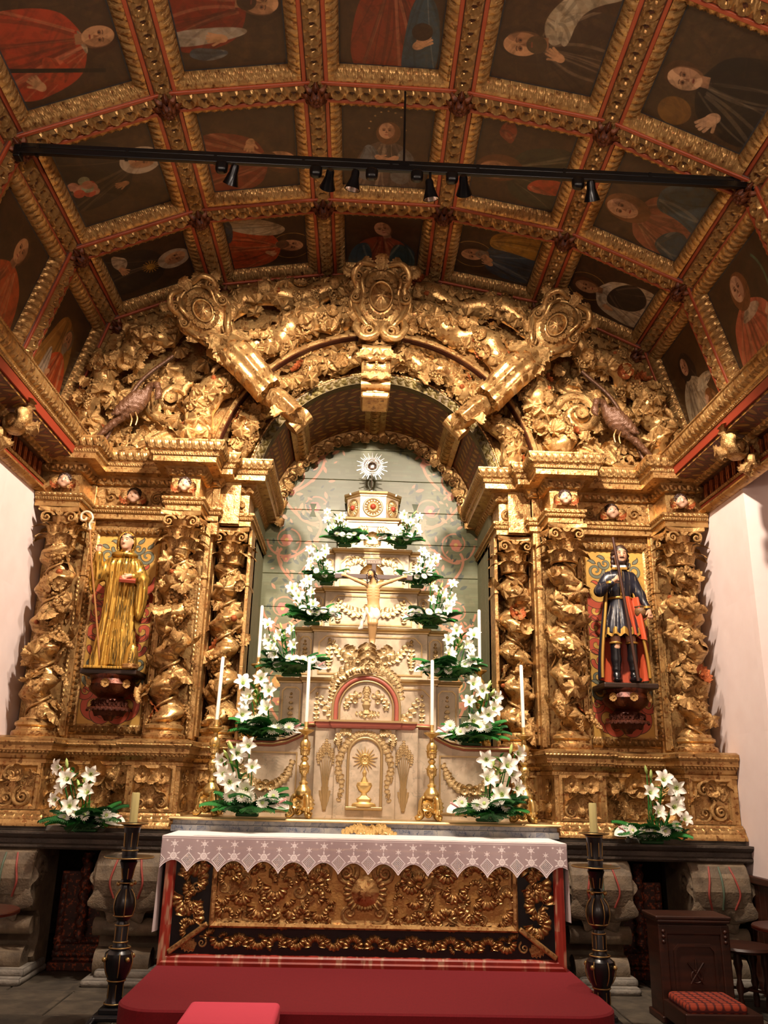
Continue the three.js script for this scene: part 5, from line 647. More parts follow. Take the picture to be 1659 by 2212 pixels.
  mesh('door_frame', [tube(dOut.map(p => [...p, 0.34]), 0.012, 8, 90), rbb(-0.145, 0.145, 1.375, 1.4, 0.33, 0.36)], MT.creamGold, d);
  mesh('sunburst_relief', [...[...Array(18)].map((_, k) => extr([[-0.007, 0.03], [0.007, 0.03], [0, k % 2 ? 0.085 : 0.1]], 0.006, 0.001).rotateZ(k / 18 * TAU).translate(0, 1.75, 0.338)), xf(FLO[1], M4(0, 1.75, 0.34, 0, 0, 0, 0.07)), new THREE.TorusGeometry(0.035, 0.006, 6, 20).translate(0, 1.75, 0.345), xf(merge(lathe([[0, 0], [0.095, 0], [0.09, 0.02], [0.05, 0.035], [0.06, 0.055], [0.025, 0.08], [0.02, 0.1], [0.045, 0.12], [0.062, 0.155], [0.055, 0.175], [0.03, 0.18], [0.022, 0.2], [0.012, 0.22], [0.018, 0.25], [0.008, 0.27], [0, 0.3]], 20)), M4(0, 1.4, 0.338, 0, 0, 0, 1, 1, 0.3))], MT.gilt, d);
  for (const s of [-1, 1]) {
    mesh('wheat_sheaf', [...[...Array(7)].map((_, i) => tube([[s * 0.305 + (i - 3) * 0.004, 1.37, 0.305], [s * 0.305 + (i - 3) * 0.008, 1.6, 0.31], [s * 0.305 + (i - 3) * 0.02, 1.78 + 0.03 * (3 - abs(i - 3)), 0.306]], 0.004, 5, 8)), ...[...Array(7)].flatMap((_, i) => chain([[s * 0.305 + (i - 3) * 0.018, 1.7 + 0.03 * (3 - abs(i - 3)), 0.308], [s * 0.305 + (i - 3) * 0.022, 1.79 + 0.035 * (3 - abs(i - 3)), 0.308]], 0.025, 5, 81 + i)), ...[...Array(5)].map((_, i) => xf(ACAN[0], M4(s * 0.305, 1.36, 0.303, 0, 0, (i - 2) * 0.13, 0.03, 0.26 - 0.03 * abs(i - 2), 0.02)))], MT.creamGold, t);
    mesh('vine_relief', [...chain([[s * 0.2, 1.42, 0.334], [s * 0.175, 1.55, 0.334], [s * 0.205, 1.68, 0.334], [s * 0.17, 1.82, 0.334], [s * 0.09, 1.92, 0.334], [s * 0.01, 1.95, 0.334]], 0.045, 20, 91), ...[1.5, 1.62, 1.74, 1.86].map((y, i) => xf(GRP[0], M4(s * (0.19 + 0.02 * (i % 2)), y, 0.335, 0, 0, 0, 0.05))), ...chain([[s * 0.21, 1.96, 0.334], [s * 0.13, 1.95, 0.334]], 0.05, 6, 93), ...chain([[s * 0.215, 1.95, 0.334], [s * 0.215, 1.87, 0.334]], 0.05, 6, 94)], MT.creamGold, t);
  }
}
{ // marble gradine
  const t = thing('altar_shelf', 'blue-grey marbled shelf with gilt edge behind the altar cloth', 'shelf');
  mesh('marble_body', cornice([[-1.44, -0.1], [-1.44, 0.58], [1.42, 0.58], [1.42, -0.1]], [[-0.02, 1.12], [-0.02, 1.2], [0, 1.21], [0, 1.255], [-0.01, 1.26], [-0.01, 1.29]]), MT.marble, t, { k: 2 });
  mesh('gilt_edge', cornice([[-1.44, -0.1], [-1.44, 0.58], [1.42, 0.58], [1.42, -0.1]], [[-0.012, 1.288], [0.012, 1.29], [0.02, 1.3], [0.012, 1.31], [-0.6, 1.312]]), MT.creamGold, t);
  mesh('gilt_ornament', [...chain([[-0.2, 1.215, 0.585], [-0.1, 1.25, 0.585], [0, 1.235, 0.59], [0.1, 1.25, 0.585], [0.2, 1.215, 0.585]], 0.06, 16, 97)], MT.gilt, t);
}
{ // crucifix on the tabernacle
  const t = thing('crucifix', 'dark wooden crucifix with painted carved figure and title plaque', 'crucifix', [0.005, 2.45, 0.12]);
  mesh('upright', rbb(-0.019, 0.019, 0, 0.94, -0.02, 0.01, 0.003), MT.crossWood ??= mat(0x4a3a34, 0.5), t);
  mesh('crossbeam', rbb(-0.335, 0.335, 0.795, 0.835, -0.02, 0.008, 0.003), MT.crossWood, t);
  mesh('foot', rbb(-0.06, 0.06, 0, 0.05, -0.06, 0.06, 0.01), MT.crossWood, t);
  { const c = document.createElement('canvas'); c.width = 128; c.height = 40; const x = c.getContext('2d'); x.fillStyle = '#8a7868'; x.fillRect(0, 0, 128, 40); x.strokeStyle = '#3a2c24'; x.lineWidth = 3; x.strokeRect(4, 4, 120, 32); x.fillStyle = '#3a2c24'; x.font = 'bold 24px serif'; x.textAlign = 'center'; x.fillText('I·N·R·I', 64, 29); const tx = new THREE.CanvasTexture(c); tx.colorSpace = THREE.SRGBColorSpace; mesh('title_plaque', rbb(-0.065, 0.065, 0.925, 0.965, -0.012, 0.012, 0.003), MT.crossWood, t); mesh('plaque_lettering', new THREE.PlaneGeometry(0.12, 0.034).translate(0, 0.945, 0.0125), mat(0xffffff, 0.6, { map: tx }), t, { uv: 1 }); }
  const S = s => s, body = (x, y, z) => {
    let d = ell(x, y, z, [-0.002, 0.68, 0.045], [0.058, 0.085, 0.034]); d = smin(d, ell(x, y, z, [0.002, 0.595, 0.042], [0.044, 0.07, 0.03]), 0.03); d = smin(d, ell(x, y, z, [0.004, 0.53, 0.042], [0.05, 0.045, 0.034]), 0.03);
    d = smin(d, cap(x, y, z, [-0.05, 0.735, 0.04], [-0.15, 0.775, 0.03], 0.021, 0.016), 0.02); d = smin(d, cap(x, y, z, [-0.15, 0.775, 0.03], [-0.245, 0.815, 0.02], 0.016, 0.011), 0.01);
    d = smin(d, cap(x, y, z, [0.05, 0.735, 0.04], [0.15, 0.775, 0.03], 0.021, 0.016), 0.02); d = smin(d, cap(x, y, z, [0.15, 0.775, 0.03], [0.255, 0.815, 0.02], 0.016, 0.011), 0.01);
    for (const h of [-1, 1]) { const hx = h < 0 ? -0.25 : 0.26; d = smin(d, ell(x, y, z, [hx, 0.818, 0.022], [0.017, 0.014, 0.01]), 0.008); for (let k = 0; k < 4; k++) d = smin(d, cap(x, y, z, [hx + h * 0.012, 0.812 + k * 0.005, 0.024], [hx + h * 0.026, 0.806 + k * 0.007, 0.034], 0.0035), 0.003); d = smin(d, cap(x, y, z, [hx, 0.828, 0.026], [hx + h * 0.01, 0.842, 0.032], 0.004), 0.004); }
    d = smin(d, cap(x, y, z, [-0.002, 0.75, 0.045], [-0.02, 0.79, 0.06], 0.022, 0.02), 0.02); d = smin(d, ell(x, y, z, [-0.028, 0.818, 0.072], [0.028, 0.037, 0.032]), 0.012); d = smin(d, cap(x, y, z, [-0.03, 0.822, 0.1], [-0.032, 0.806, 0.108], 0.004, 0.006), 0.006);
    for (const h of [-1, 1]) { d = smin(d, cap(x, y, z, [h * 0.026, 0.52, 0.045], [h * 0.02, 0.4, 0.085], 0.032, 0.022), 0.02); d = smin(d, cap(x, y, z, [h * 0.02, 0.4, 0.085], [h * 0.012, 0.255, 0.04], 0.023, 0.013), 0.012); d = smin(d, cap(x, y, z, [h * 0.01, 0.26, 0.04], [h * 0.008, 0.2, 0.065], 0.014, 0.009), 0.01); }
    d += 0.002 * max(0, cos(y * 260)) * (y > 0.62 && y < 0.72 && abs(x) > 0.015 ? 1 : 0); return d;
  };
  mesh('figure', sdfMesh(body, [-0.32, 0.17, -0.02], [0.32, 0.88, 0.13], 0.0048), MT.ivory ??= mat(0xb08a5a, 0.45), t);
  const hair = (x, y, z) => { let d = ell(x, y, z, [-0.022, 0.832, 0.062], [0.035, 0.034, 0.034]); d = max(d, -ell(x, y, z, [-0.03, 0.808, 0.105], [0.024, 0.04, 0.03])); d = smin(d, cap(x, y, z, [0.01, 0.82, 0.06], [0.03, 0.76, 0.07], 0.014, 0.008), 0.012); d = smin(d, cap(x, y, z, [-0.055, 0.815, 0.075], [-0.055, 0.74, 0.09], 0.012, 0.007), 0.01); d = smin(d, cap(x, y, z, [-0.03, 0.79, 0.098], [-0.032, 0.768, 0.1], 0.014, 0.006), 0.006); return d + 0.002 * sin(y * 300 + x * 200); };
  mesh('hair_and_beard', sdfMesh(hair, [-0.08, 0.71, 0.01], [0.06, 0.88, 0.13], 0.005), MT.hair, t);
  const lc = (x, y, z) => { let d = ell(x, y, z, [0.004, 0.505, 0.044], [0.06, 0.05, 0.045]); d = smin(d, ell(x, y, z, [0.01, 0.455, 0.06], [0.052, 0.045, 0.045]), 0.03); d = smin(d, cap(x, y, z, [-0.05, 0.52, 0.06], [-0.08, 0.43, 0.05], 0.018, 0.014), 0.015); d = smin(d, cap(x, y, z, [-0.08, 0.43, 0.05], [-0.1, 0.36, 0.04], 0.014, 0.02), 0.01); return d + 0.003 * sin(x * 130 + y * 60); };
  mesh('loincloth', sdfMesh(lc, [-0.13, 0.32, -0.01], [0.08, 0.58, 0.12], 0.006), mat(0xd8c8b8, 0.6), t);
}
{ // silver sunburst
  const t = thing('silver_sunburst', 'shining silver sunburst reliquary on a thin stem above the throne', 'sunburst', [-0.02, 4.37, -0.88]), y = 0.29;
  const ray = (a, L, w) => extr([[-w, 0.07], [w, 0.07], [w * 0.3, L], [-w * 0.3, L]], 0.003, 0.0008).rotateZ(a).translate(0, y, 0);
  mesh('rays', [...Array(40)].map((_, i) => ray(i / 40 * TAU, [0.165, 0.125, 0.15, 0.11][i % 4] * (abs(cos(i / 40 * TAU)) > 0.98 ? 0.9 : 1), 0.0065)), MT.silver, t);
  mesh('disc', [new THREE.TorusGeometry(0.082, 0.007, 8, 36).translate(0, y, 0.004), new THREE.TorusGeometry(0.055, 0.006, 8, 36).translate(0, y, 0.008), ...[...Array(24)].map((_, i) => xf(merge(rb(0.006, 0.045, 0.006, 0.003, 0, 0.06, 0.006)), M4(0, y, 0, 0, 0, i / 24 * TAU)))], MT.silver, t);
  mesh('lunette', lathe([[0, 0.016], [0.03, 0.012], [0.045, 0.004], [0.048, 0]], 28).rotateX(PI / 2).translate(0, y, 0.006), MT.silver, t);
  mesh('stem', lathe([[0, 0], [0.05, 0], [0.05, 0.008], [0.015, 0.02], [0.006, 0.04], [0.006, y - 0.085]], 16), MT.silver, t);
}
// ================================================================ altar and its cloth
function shellG(r0, r1, a0, a1, ribs, h = 0.02) { return boxuv(fin(surf((u, v) => { const a = lerp(a0, a1, u), c = abs(cos(u * PI * ribs)), R = lerp(r0, r1 * (0.9 + 0.1 * c), v), e = v < 0.01 || v > 0.99 ? 0 : 1; return [cos(a) * R, sin(a) * R, e * h * (0.35 + 0.65 * sin(PI * v * 0.85 + 0.2)) * (0.45 + 0.55 * c)]; }, ribs * 6, 7))); }
const altarRed = mat(0xffffff, 0.45, { map: tex(256, (u, v) => { const a = fbm(N1, u * 8, v * 2, 4), b = fbm(N2, u * 16, v * 4, 3); return mixc(mixc(hex(0xa83a28), hex(0x7c2018), a), hex(0xb89a7c), sst(0.52, 0.66, b) * 0.8); }, true, 1.5) });
{
  const t = thing('altar', 'gilded carved altar table with red marbled frame and central boss', 'altar', [-0.015, 0, 0]), y0 = 0.427, y1 = 1.195, W = 1.335, Z = 1.06;
  mesh('body', rbb(-W + 0.02, W - 0.02, y0, y1, 0.6, Z, 0.01), MT.black, t);
  mesh('frame', frameXY([[-W, y0], [W, y0], [W, y1], [-W, y1]], [[0, -0.02], [0, 0.03], [0.02, 0.035], [0.03, 0.028], [0.05, 0.03], [0.06, 0.02], [0.066, 0]]).translate(0, 0, Z), altarRed, t);
  const px = 1.02, py0 = 0.655, py1 = 1.15; mesh('centre_panel', rbb(-px, px, py0, py1, Z, Z + 0.012, 0.004), MT.panelGold ??= mat(0xb0864a, 0.42, bump({ metalness: 0.55 })), t);
  mesh('panel_frame', frameXY([[-px, py0], [px, py0], [px, py1], [-px, py1]], [[0, 0], [0, 0.03], [0.012, 0.042], [0.03, 0.036], [0.04, 0.02], [0.055, 0.014], [0.055, 0]]).translate(0, 0, Z), MT.gold, t);
  for (const s of [-1, 1]) mesh('corner_bar', rb(0.3, 0.035, 0.03, 0.01).rotateZ(s * -0.62).translate(s * 1.15, 0.59, Z + 0.02), MT.gold, t);
  const sh = [shellG(0.02, 0.075, 0.2, PI - 0.2, 6), shellG(0.03, 0.1, -0.2, PI + 0.2, 8), shellG(0.025, 0.085, 0.4, 2.4, 5)], cs = SCR[0];
  const S = (x, y, a, k, q, z = Z + 0.012) => put('shell_scroll', sh[k], MT.gold, t, M4(x, y, z, 0, 0, a, q, q, 1.2));
  const lay = [[0.9, 0.98, 0.3, 1, 0.8], [0.74, 1.0, 0.2, 0, 1], [0.6, 0.9, 3.3, 1, 0.9], [0.82, 0.86, 3.2, 0, 1.1], [0.92, 0.78, 4.2, 2, 1], [0.7, 0.78, 3.1, 1, 0.9], [0.48, 0.78, 3.0, 0, 1.1], [0.5, 1.0, 0.1, 1, 0.8], [0.36, 0.92, 0.4, 2, 1.1], [0.3, 0.76, 3.4, 0, 0.9], [0.58, 0.72, 3.3, 2, 0.9], [0.86, 0.7, 3.1, 0, 0.7], [0.66, 1.05, 1, 2, 0.6]];
  for (const s of [-1, 1]) {
    for (const [x, y, a, k, q] of lay) S(s * x, y, s > 0 ? a : -a, k, q);
    { const r = rng(611); for (let i = 0; i < 8; i++) for (let j = 0; j < 4; j++) { const x = 0.23 + i * 0.1 + rr(r, -0.025, 0.025), y = 0.73 + j * 0.1 + rr(r, -0.02, 0.02), a = r() * TAU, k = floor(r() * 3), q = rr(r, 0.55, 0.85), z = Z + 0.008 + 0.006 * r(); S(s * x, y, s > 0 ? a : PI - a, k, q, z); } for (let j = 0; j < 9; j++) { const a = r() * TAU; S(s * (1.155 + rr(r, -0.05, 0.05)), 0.66 + j * 0.053, s > 0 ? a : PI - a, floor(r() * 3), rr(r, 0.6, 0.9), Z + 0.004 * r()); } for (let j = 0; j < 13; j++) S(s * (0.04 + j * 0.08), 0.575 + rr(r, -0.025, 0.025), r() * TAU, 2, rr(r, 0.45, 0.7), Z); }
    for (const [x, y, q, a] of [[0.44, 0.88, 0.12, 1], [0.66, 0.85, 0.12, 3], [0.8, 0.93, 0.1, 2], [0.94, 0.9, 0.09, 0], [0.55, 0.99, 0.08, 4], [0.38, 0.72, 0.09, 2], [0.78, 0.73, 0.08, 5], [0.28, 0.99, 0.11, 1]]) put('scroll', cs, MT.gold, t, M4(s * x, y, Z + 0.014, 0, 0, a, q, q * s, q * 0.7));
    for (const [x, y, a] of [[0.52, 0.92, 1.2], [0.76, 0.88, -1], [0.4, 1.02, 2], [0.9, 0.86, 0.4], [0.62, 0.79, 2.6], [0.34, 0.84, -2]]) put('acanthus_leaf', ACAN[0], MT.gold, t, M4(s * x, y, Z + 0.012, 0, 0, s * a, 0.11));
    // side borders
    for (const [y, a, q, k] of [[1.06, 0.5, 1.1, 1], [0.94, 3.6, 1.1, 1], [0.82, 0.3, 1.1, 1], [0.71, 3.5, 1.0, 1], [1.0, 1.6, 0.9, 2], [0.77, -1.5, 0.9, 2], [0.88, 1.6, 0.9, 2], [0.63, 2, 0.8, 0]]) S(s * (1.155 + 0.02 * sin(y * 40)), y, s > 0 ? a : PI - a, k, q, Z);
    for (const [x, y, q] of [[1.12, 0.9, 0.1], [1.2, 1.03, 0.1], [1.2, 0.76, 0.1], [1.1, 1.1, 0.08]]) put('scroll', cs, MT.gold, t, M4(s * x, y, Z + 0.006, 0, 0, 1, q, q * s, q * 0.7));
    for (let i = 0; i < 8; i++) S(s * (0.07 + i * 0.125), 0.572 + (i % 2 ? 0.018 : -0.018), i % 2 ? PI : 0, 1, 0.72, Z + 0.003);
    put('scroll', cs, MT.gold, t, M4(s * 1.06, 0.56, Z + 0.006, 0, 0, 2, 0.08, 0.08 * s, 0.06)); put('acanthus_leaf', ACAN[0], MT.gold, t, M4(s * 1.1, 0.53, Z, 0, 0, -s * 1.2, 0.12));
  }
  mesh('boss', [surf((u, v) => { const a = u * TAU, k = 1 + 0.05 * cos(a * 8); return [cos(a) * 0.095 * v * k, 0.885 + sin(a) * 0.095 * v * k, Z + 0.05 - 0.025 * v * v]; }, 40, 6)], MT.gold, t);
  mesh('boss_rays', [xf(shellG(0.085, 0.15, -0.9, 0.9, 7, 0.03), M4(0, 0.885, Z + 0.012)), xf(shellG(0.085, 0.15, PI - 0.9, PI + 0.9, 7, 0.03), M4(0, 0.885, Z + 0.012)), xf(shellG(0.085, 0.125, PI + 1, TAU - 1, 6, 0.03), M4(0, 0.885, Z + 0.012))], MT.gold, t);
  for (const s of [-1, 1]) { put('scroll', SCR[1], MT.gold, t, M4(s * 0.13, 1.0, Z + 0.016, 0, 0, s > 0 ? 2.5 : 0.6, 0.16, 0.16 * s, 0.12)); put('scroll', SCR[0], MT.gold, t, M4(s * 0.1, 0.755, Z + 0.016, 0, 0, s > 0 ? 4 : -0.9, 0.14, 0.14 * s, 0.1)); }
  mesh('mensa', rbb(-W, W, 1.165, 1.2, 0.58, Z + 0.02, 0.008), MT.stone, t);
}
{
  const t = thing('altar_cloth', 'white altar cloth with scalloped lace fall over the altar front', 'cloth');
  const W = 256, H = 320, mk = () => { const c = document.createElement('canvas'); c.width = W; c.height = H; return c; };
  const cc = mk(), ca = mk(), xc = cc.getContext('2d'), xa = ca.getContext('2d');
  xc.fillStyle = '#bfacae'; xc.fillRect(0, 0, W, H); xa.fillStyle = 'rgb(205,205,205)'; xa.fillRect(0, 0, W, H);
  xa.strokeStyle = 'rgb(240,240,240)'; xa.lineWidth = 1; for (let i = 0; i < W; i += 6) { xa.beginPath(); xa.moveTo(i, 0); xa.lineTo(i, H); xa.stroke(); } for (let i = 0; i < H; i += 6) { xa.beginPath(); xa.moveTo(0, i); xa.lineTo(W, i); xa.stroke(); }
  const solid = f => { xc.fillStyle = xc.strokeStyle = '#f4ecec'; xa.fillStyle = xa.strokeStyle = '#fff'; f(xc); f(xa); };
  // net diamond over each point (tile centre), v runs down the canvas
  const dm = x => { x.beginPath(); x.moveTo(128, 138); x.lineTo(186, 200); x.lineTo(128, 272); x.lineTo(70, 200); x.closePath(); };
  xa.fillStyle = '#000'; dm(xa); xa.fill(); solid(x => { x.save(); dm(x); x.clip(); x.lineWidth = 4; for (let i = -300; i < 300; i += 16) { x.beginPath(); x.moveTo(128 + i, 100); x.lineTo(128 + i + 200, 300); x.stroke(); x.beginPath(); x.moveTo(128 + i, 100); x.lineTo(128 + i - 200, 300); x.stroke(); } x.restore(); x.lineWidth = 7; dm(x); x.stroke(); });
  const rose = (cx, cy, R) => solid(x => { for (let i = 0; i < 6; i++) { x.beginPath(); x.ellipse(cx + cos(i / 6 * TAU) * R * 0.5, cy + sin(i / 6 * TAU) * R * 0.5, R * 0.42, R * 0.42, 0, 0, TAU); x.fill(); } for (let i = 0; i < 6; i++) { const a = i / 6 * TAU + 0.5; x.beginPath(); x.ellipse(cx + cos(a) * R * 1.35, cy + sin(a) * R * 1.35, R * 0.5, R * 0.18, a, 0, TAU); x.fill(); } });
  for (const X of [0, 256]) { rose(X, 168, 33); rose(X, 66, 20); } rose(128, 104, 15); rose(64, 40, 7); rose(192, 40, 7);
  solid(x => { x.lineWidth = 22; x.beginPath(); for (let i = 0; i <= 40; i++) { const q = i / 40, e = pow(abs(sin(PI * (q - 0.5))), 0.75), yy = 312 - 98 * e; i ? x.lineTo(q * W, yy) : x.moveTo(q * W, yy); } x.stroke(); x.fillRect(0, 0, W, 6); x.fillRect(0, 16, W, 4); });
  xc.strokeStyle = '#b8a4a8'; xc.lineWidth = 3; for (const X of [0, 256]) { xc.beginPath(); xc.arc(X, 168, 13, 0, TAU); xc.stroke(); }
  const T = c => { const q = new THREE.CanvasTexture(c); q.wrapS = THREE.RepeatWrapping; q.needsUpdate = true; return q; }, map = T(cc), al = T(ca); map.colorSpace = THREE.SRGBColorSpace;
  const lace = mat(0xffffff, 0.9, { map, alphaMap: al, transparent: true, alphaTest: 0 });
  const per = 0.2, X0 = -1.385, X1 = 1.345, hem = x => 0.985 + 0.078 * pow(abs(sin(PI * (x / per + 0.5 - 0.5))), 0.75);
  const n = 330, g = surf((u, v) => { const x = lerp(X0, X1, u), y = lerp(hem(x), 1.213, v), bow = 0.006 * sin(x * 9) * (1 - v) + 0.004 * sin(x * 31) * (1 - v); return [x, y, 1.104 + bow + 0.012 * (1 - v)]; }, n, 6), uv = g.attributes.uv, p = g.attributes.position;
  for (let i = 0; i < p.count; i++) uv.setXY(i, p.getX(i) / per + 0.5, (p.getY(i) - 0.978) / 0.235);
  mesh('lace_fall', g, lace, t, { uv: 1 });
  mesh('linen_top', [rbb(X0, X1, 1.203, 1.214, 0.575, 1.1, 0.004), surf((u, v) => [lerp(X0 + 0.2, X1 - 0.05, u), 1.216, lerp(0.8, 1.09 + 0.006 * sin(u * 260), v)], 200, 1)], MT.cloth, t);
  for (const [x, s, y] of [[X0, -1, 0.62], [X1, 1, 0.72]]) mesh('side_fall', surf((u, v) => [x + s * (0.006 + 0.01 * sin(u * 14) * (1 - v)), lerp(y, 1.21, v), lerp(0.66, 1.09, u)], 24, 6), MT.cloth, t);
}
// ---------------------------------------------------------------- gilt candlesticks and candles
const stickG = merge(lathe([[0, 0.13], [0.035, 0.13], [0.06, 0.16], [0.062, 0.19], [0.04, 0.22], [0.028, 0.235], [0.036, 0.25], [0.02, 0.265], [0.018, 0.3], [0.034, 0.33], [0.04, 0.36], [0.032, 0.39], [0.018, 0.405], [0.03, 0.42], [0.03, 0.43], [0.018, 0.44], [0.022, 0.47], [0.042, 0.52], [0.04, 0.545], [0.02, 0.57], [0.016, 0.6], [0.05, 0.625], [0.062, 0.632], [0.062, 0.642], [0.015, 0.645]], 20)), footG = merge(...[0, 1, 2].map(i => { const a = i / 3 * TAU + PI / 6; return [tube([[0, 0.17, 0.02], [0, 0.15, 0.07], [0, 0.08, 0.085], [0, 0.03, 0.07], [0, 0.012, 0.1], [0, 0.03, 0.118]], 0.018, 7, 24), xf(ACAN[0], M4(0, 0.16, 0.075, PI - 0.1, 0, 0, 0.15)), xf(SCR[0], M4(0, 0.05, 0.075, 0, PI / 2, 0, 0.09)), sph(0.016, 0, 0.012, 0.112)].map(g => xf(merge(g), M4(0, 0, 0, 0, a))); }), ...[0, 1, 2].map(i => { const a = i / 3 * TAU + PI / 6 + PI / 3; return [xf(FLO[0], M4(sin(a) * 0.05, 0.1, cos(a) * 0.05, 0, a, 0, 0.09)), xf(SCR[1], M4(sin(a) * 0.045, 0.05, cos(a) * 0.045, 0, a, 0, 0.1)), xf(ACAN[1], M4(sin(a) * 0.045, 0.13, cos(a) * 0.045, PI, a + PI, 0, 0.1))]; }), sph(0.05, 0, 0.1, 0)), socketG = merge(lathe([[0.012, 0.643], [0.02, 0.65], [0.014, 0.665], [0.018, 0.69], [0.016, 0.7]], 14));
const stemLeafG = merge(...[0.34, 0.47, 0.16].flatMap(y => [...Array(5)].map((_, i) => { const a = i / 5 * TAU; return xf(ACAN[0], M4(sin(a) * 0.03, y - 0.02, cos(a) * 0.03, 0, a, 0, 0.07)); })));
const candles = [[-1.19, 1.312, 0.44, 'outer gilt candlestick in front of the carved pedestal, monk side', 0.5, 0], [-0.495, 1.312, 0.44, 'gilt candlestick flanking the tabernacle, monk side', 0.52, 0], [0.485, 1.312, 0.44, 'gilt candlestick flanking the tabernacle, pilgrim side', 0.52, 0], [1.205, 1.312, 0.44, 'outer gilt candlestick in front of the carved pedestal, pilgrim side', 0.5, 0], [-0.965, 1.88, -0.16, 'gilt candlestick raised beside the throne steps, monk side', 0.47, 1], [0.955, 1.88, -0.16, 'gilt candlestick raised beside the throne steps, pilgrim side', 0.49, 1]];
for (const s of [-1, 1]) { const t = thing('candle_plinth', s < 0 ? 'painted plinth under the raised candlestick, monk side' : 'painted plinth under the raised candlestick, pilgrim side', 'plinth'); mesh('block', rbb(s * 0.96 - 0.13, s * 0.96 + 0.13, 1.2, 1.87, -0.3, -0.02), MT.cream, t); mesh('top', rbb(s * 0.96 - 0.14, s * 0.96 + 0.14, 1.86, 1.88, -0.31, -0.01), MT.creamGold, t); }
for (const [x, y, z, lab, h, b] of candles) {
  const c = thing('altar_candlestick', lab, 'candlestick', [x, y + 0.005, z], 'gilt altar candlesticks'); mesh('stem', stickG.clone(), MT.gilt, c); mesh('foot', footG.clone(), MT.gilt, c); mesh('stem_leaves', stemLeafG.clone(), MT.gilt, c); mesh('socket', socketG.clone(), MT.gilt, c);
  const k = thing('altar_candle', 'slim white candle in the ' + lab.replace('gilt candlestick', 'gilt stick'), 'candle', [x, y + 0.69, z], 'slim altar candles'); mesh('wax', lathe([[0, 0], [0.0145, 0], [0.014, h - 0.01], [0.01, h], [0, h - 0.003]], 14), MT.wax, k); mesh('wick', cyl(0.002, 0.0015, 0.016, 0, h - 0.004, 0, 6), MT.dark, k); k.rotation.z = x < -1 ? -0.02 : x > 1 ? 0.012 : 0;
}
// ---------------------------------------------------------------- flowers
const petalG = (L, w, back, pts = 6) => surf((u, v) => { const t = u * 2 - 1, W = w * pow(sin(PI * (0.06 + 0.9 * v)), 0.8), y = L * (v - 0.25 * back * v * v * v), r = L * back * v * v; return [t * W, 0.004 + r * 0.9 + 0.12 * L * v, y * (1 - 0.35 * v) + 0.0]; }, 4, 6);
const lilyG = (() => { const o = []; for (let i = 0; i < 6; i++) { const w = i % 2 ? 0.2 : 0.27; o.push(xf(surf((u, v) => { const t = u * 2 - 1, W = w * pow(sin(PI * (0.08 + 0.9 * v)), 0.75), rad = 0.06 + 0.78 * pow(v, 1.15), z = 0.55 * sin(PI * 0.55 * min(1, v * 1.25)) - 0.3 * max(0, v - 0.7) * 3 * (v - 0.7); return [t * W, rad, z + 0.09 * t * t]; }, 4, 7), M4(0, 0, 0, 0, 0, i / 6 * TAU + (i % 2) * 0.0))); } return fin(boxuv(merge(o))); })();
const stamG = fin(merge([...Array(6)].map((_, i) => { const a = i / 6 * TAU + 0.3; return [cyl(0.014, 0.012, 0.5, 0, 0, 0, 5).rotateX(PI / 2).rotateY(0.3 * cos(a)).rotateX(0.3 * sin(a)), sph(0.035, 0.2 * cos(a) * 0.75, -0.2 * sin(a) * 0.75, 0.5, 6, 4)]; }), xf(merge(lathe([[0.03, 0], [0.1, 0.25], [0.16, 0.35]], 8)).rotateX(PI / 2), M4(0, 0, -0.1))));
const budG = fin(lathe([[0, 0], [0.1, 0.1], [0.16, 0.4], [0.12, 0.75], [0, 1]], 10));
const daisyG = fin(merge(...[0, 1].map(k => [...Array(16)].map((_, i) => xf(surf((u, v) => { const t = u * 2 - 1; return [t * 0.085 * sin(PI * (0.15 + 0.75 * v)), 0.12 + v * (0.38 - k * 0.1), 0.05 + 0.07 * v + 0.06 * k + 0.02 * t * t]; }, 2, 3), M4(0, 0, 0, 0, 0, i / 16 * TAU + k * 0.2)))))), daisyC = fin(new THREE.SphereGeometry(0.16, 12, 6).scale(1, 1, 0.5).translate(0, 0, 0.1));
const anthG = fin(surf((u, v) => { const a = (u - 0.5) * TAU, q = v, hx = 0.42 * pow(abs(sin(a)), 1.5) * Math.sign(sin(a)), hy = 0.3 * cos(a) - 0.12 * cos(2 * a) - 0.06 * cos(3 * a) + 0.02; return [hx * q, -hy * 1.6 * q + 0.1 * q, 0.05 + 0.2 * q * q * abs(sin(a)) - 0.08 * q]; }, 36, 6)), spadG = fin(new THREE.CapsuleGeometry(0.05, 0.5, 4, 8).rotateX(0.9).translate(0, 0.18, 0.3));
const fernG = (() => { const o = []; const c = v => [0, v, 0.22 * sin(PI * 0.75 * v)]; o.push(tube([c(0), c(0.3), c(0.6), c(1)], 0.008, 4, 8)); for (let i = 1; i < 22; i++) { const v = i / 22, p = c(v), L = 0.26 * sin(PI * (0.12 + 0.84 * v)) + 0.02; for (const s of [-1, 1]) o.push(surf((u, w) => [p[0] + s * w * L, p[1] + w * L * 0.55 + (u - 0.5) * 0.05 * sin(PI * (0.15 + 0.8 * w)), p[2] - w * w * 0.06 + (u - 0.5) * 0.02], 1, 3)); } return fin(merge(o)); })();
const aspGl = fin(merge([...Array(26)].map((_, i) => { const r = rng(i + 1), v = r(), p = [rr(r, -0.5, 0.5) * (1 - v * 0.4), rr(r, 0, 0.5), rr(r, -0.2, 0.3)]; return xf(surf((u, w) => [(u - 0.5) * 0.1 * sin(PI * (0.1 + 0.85 * w)), w * 0.34, 0.05 * sin(PI * w)], 2, 4), M4(...p, rr(r, -1.2, 0.6), rr(r, -2, 2), rr(r, -1.8, 1.8))); })));
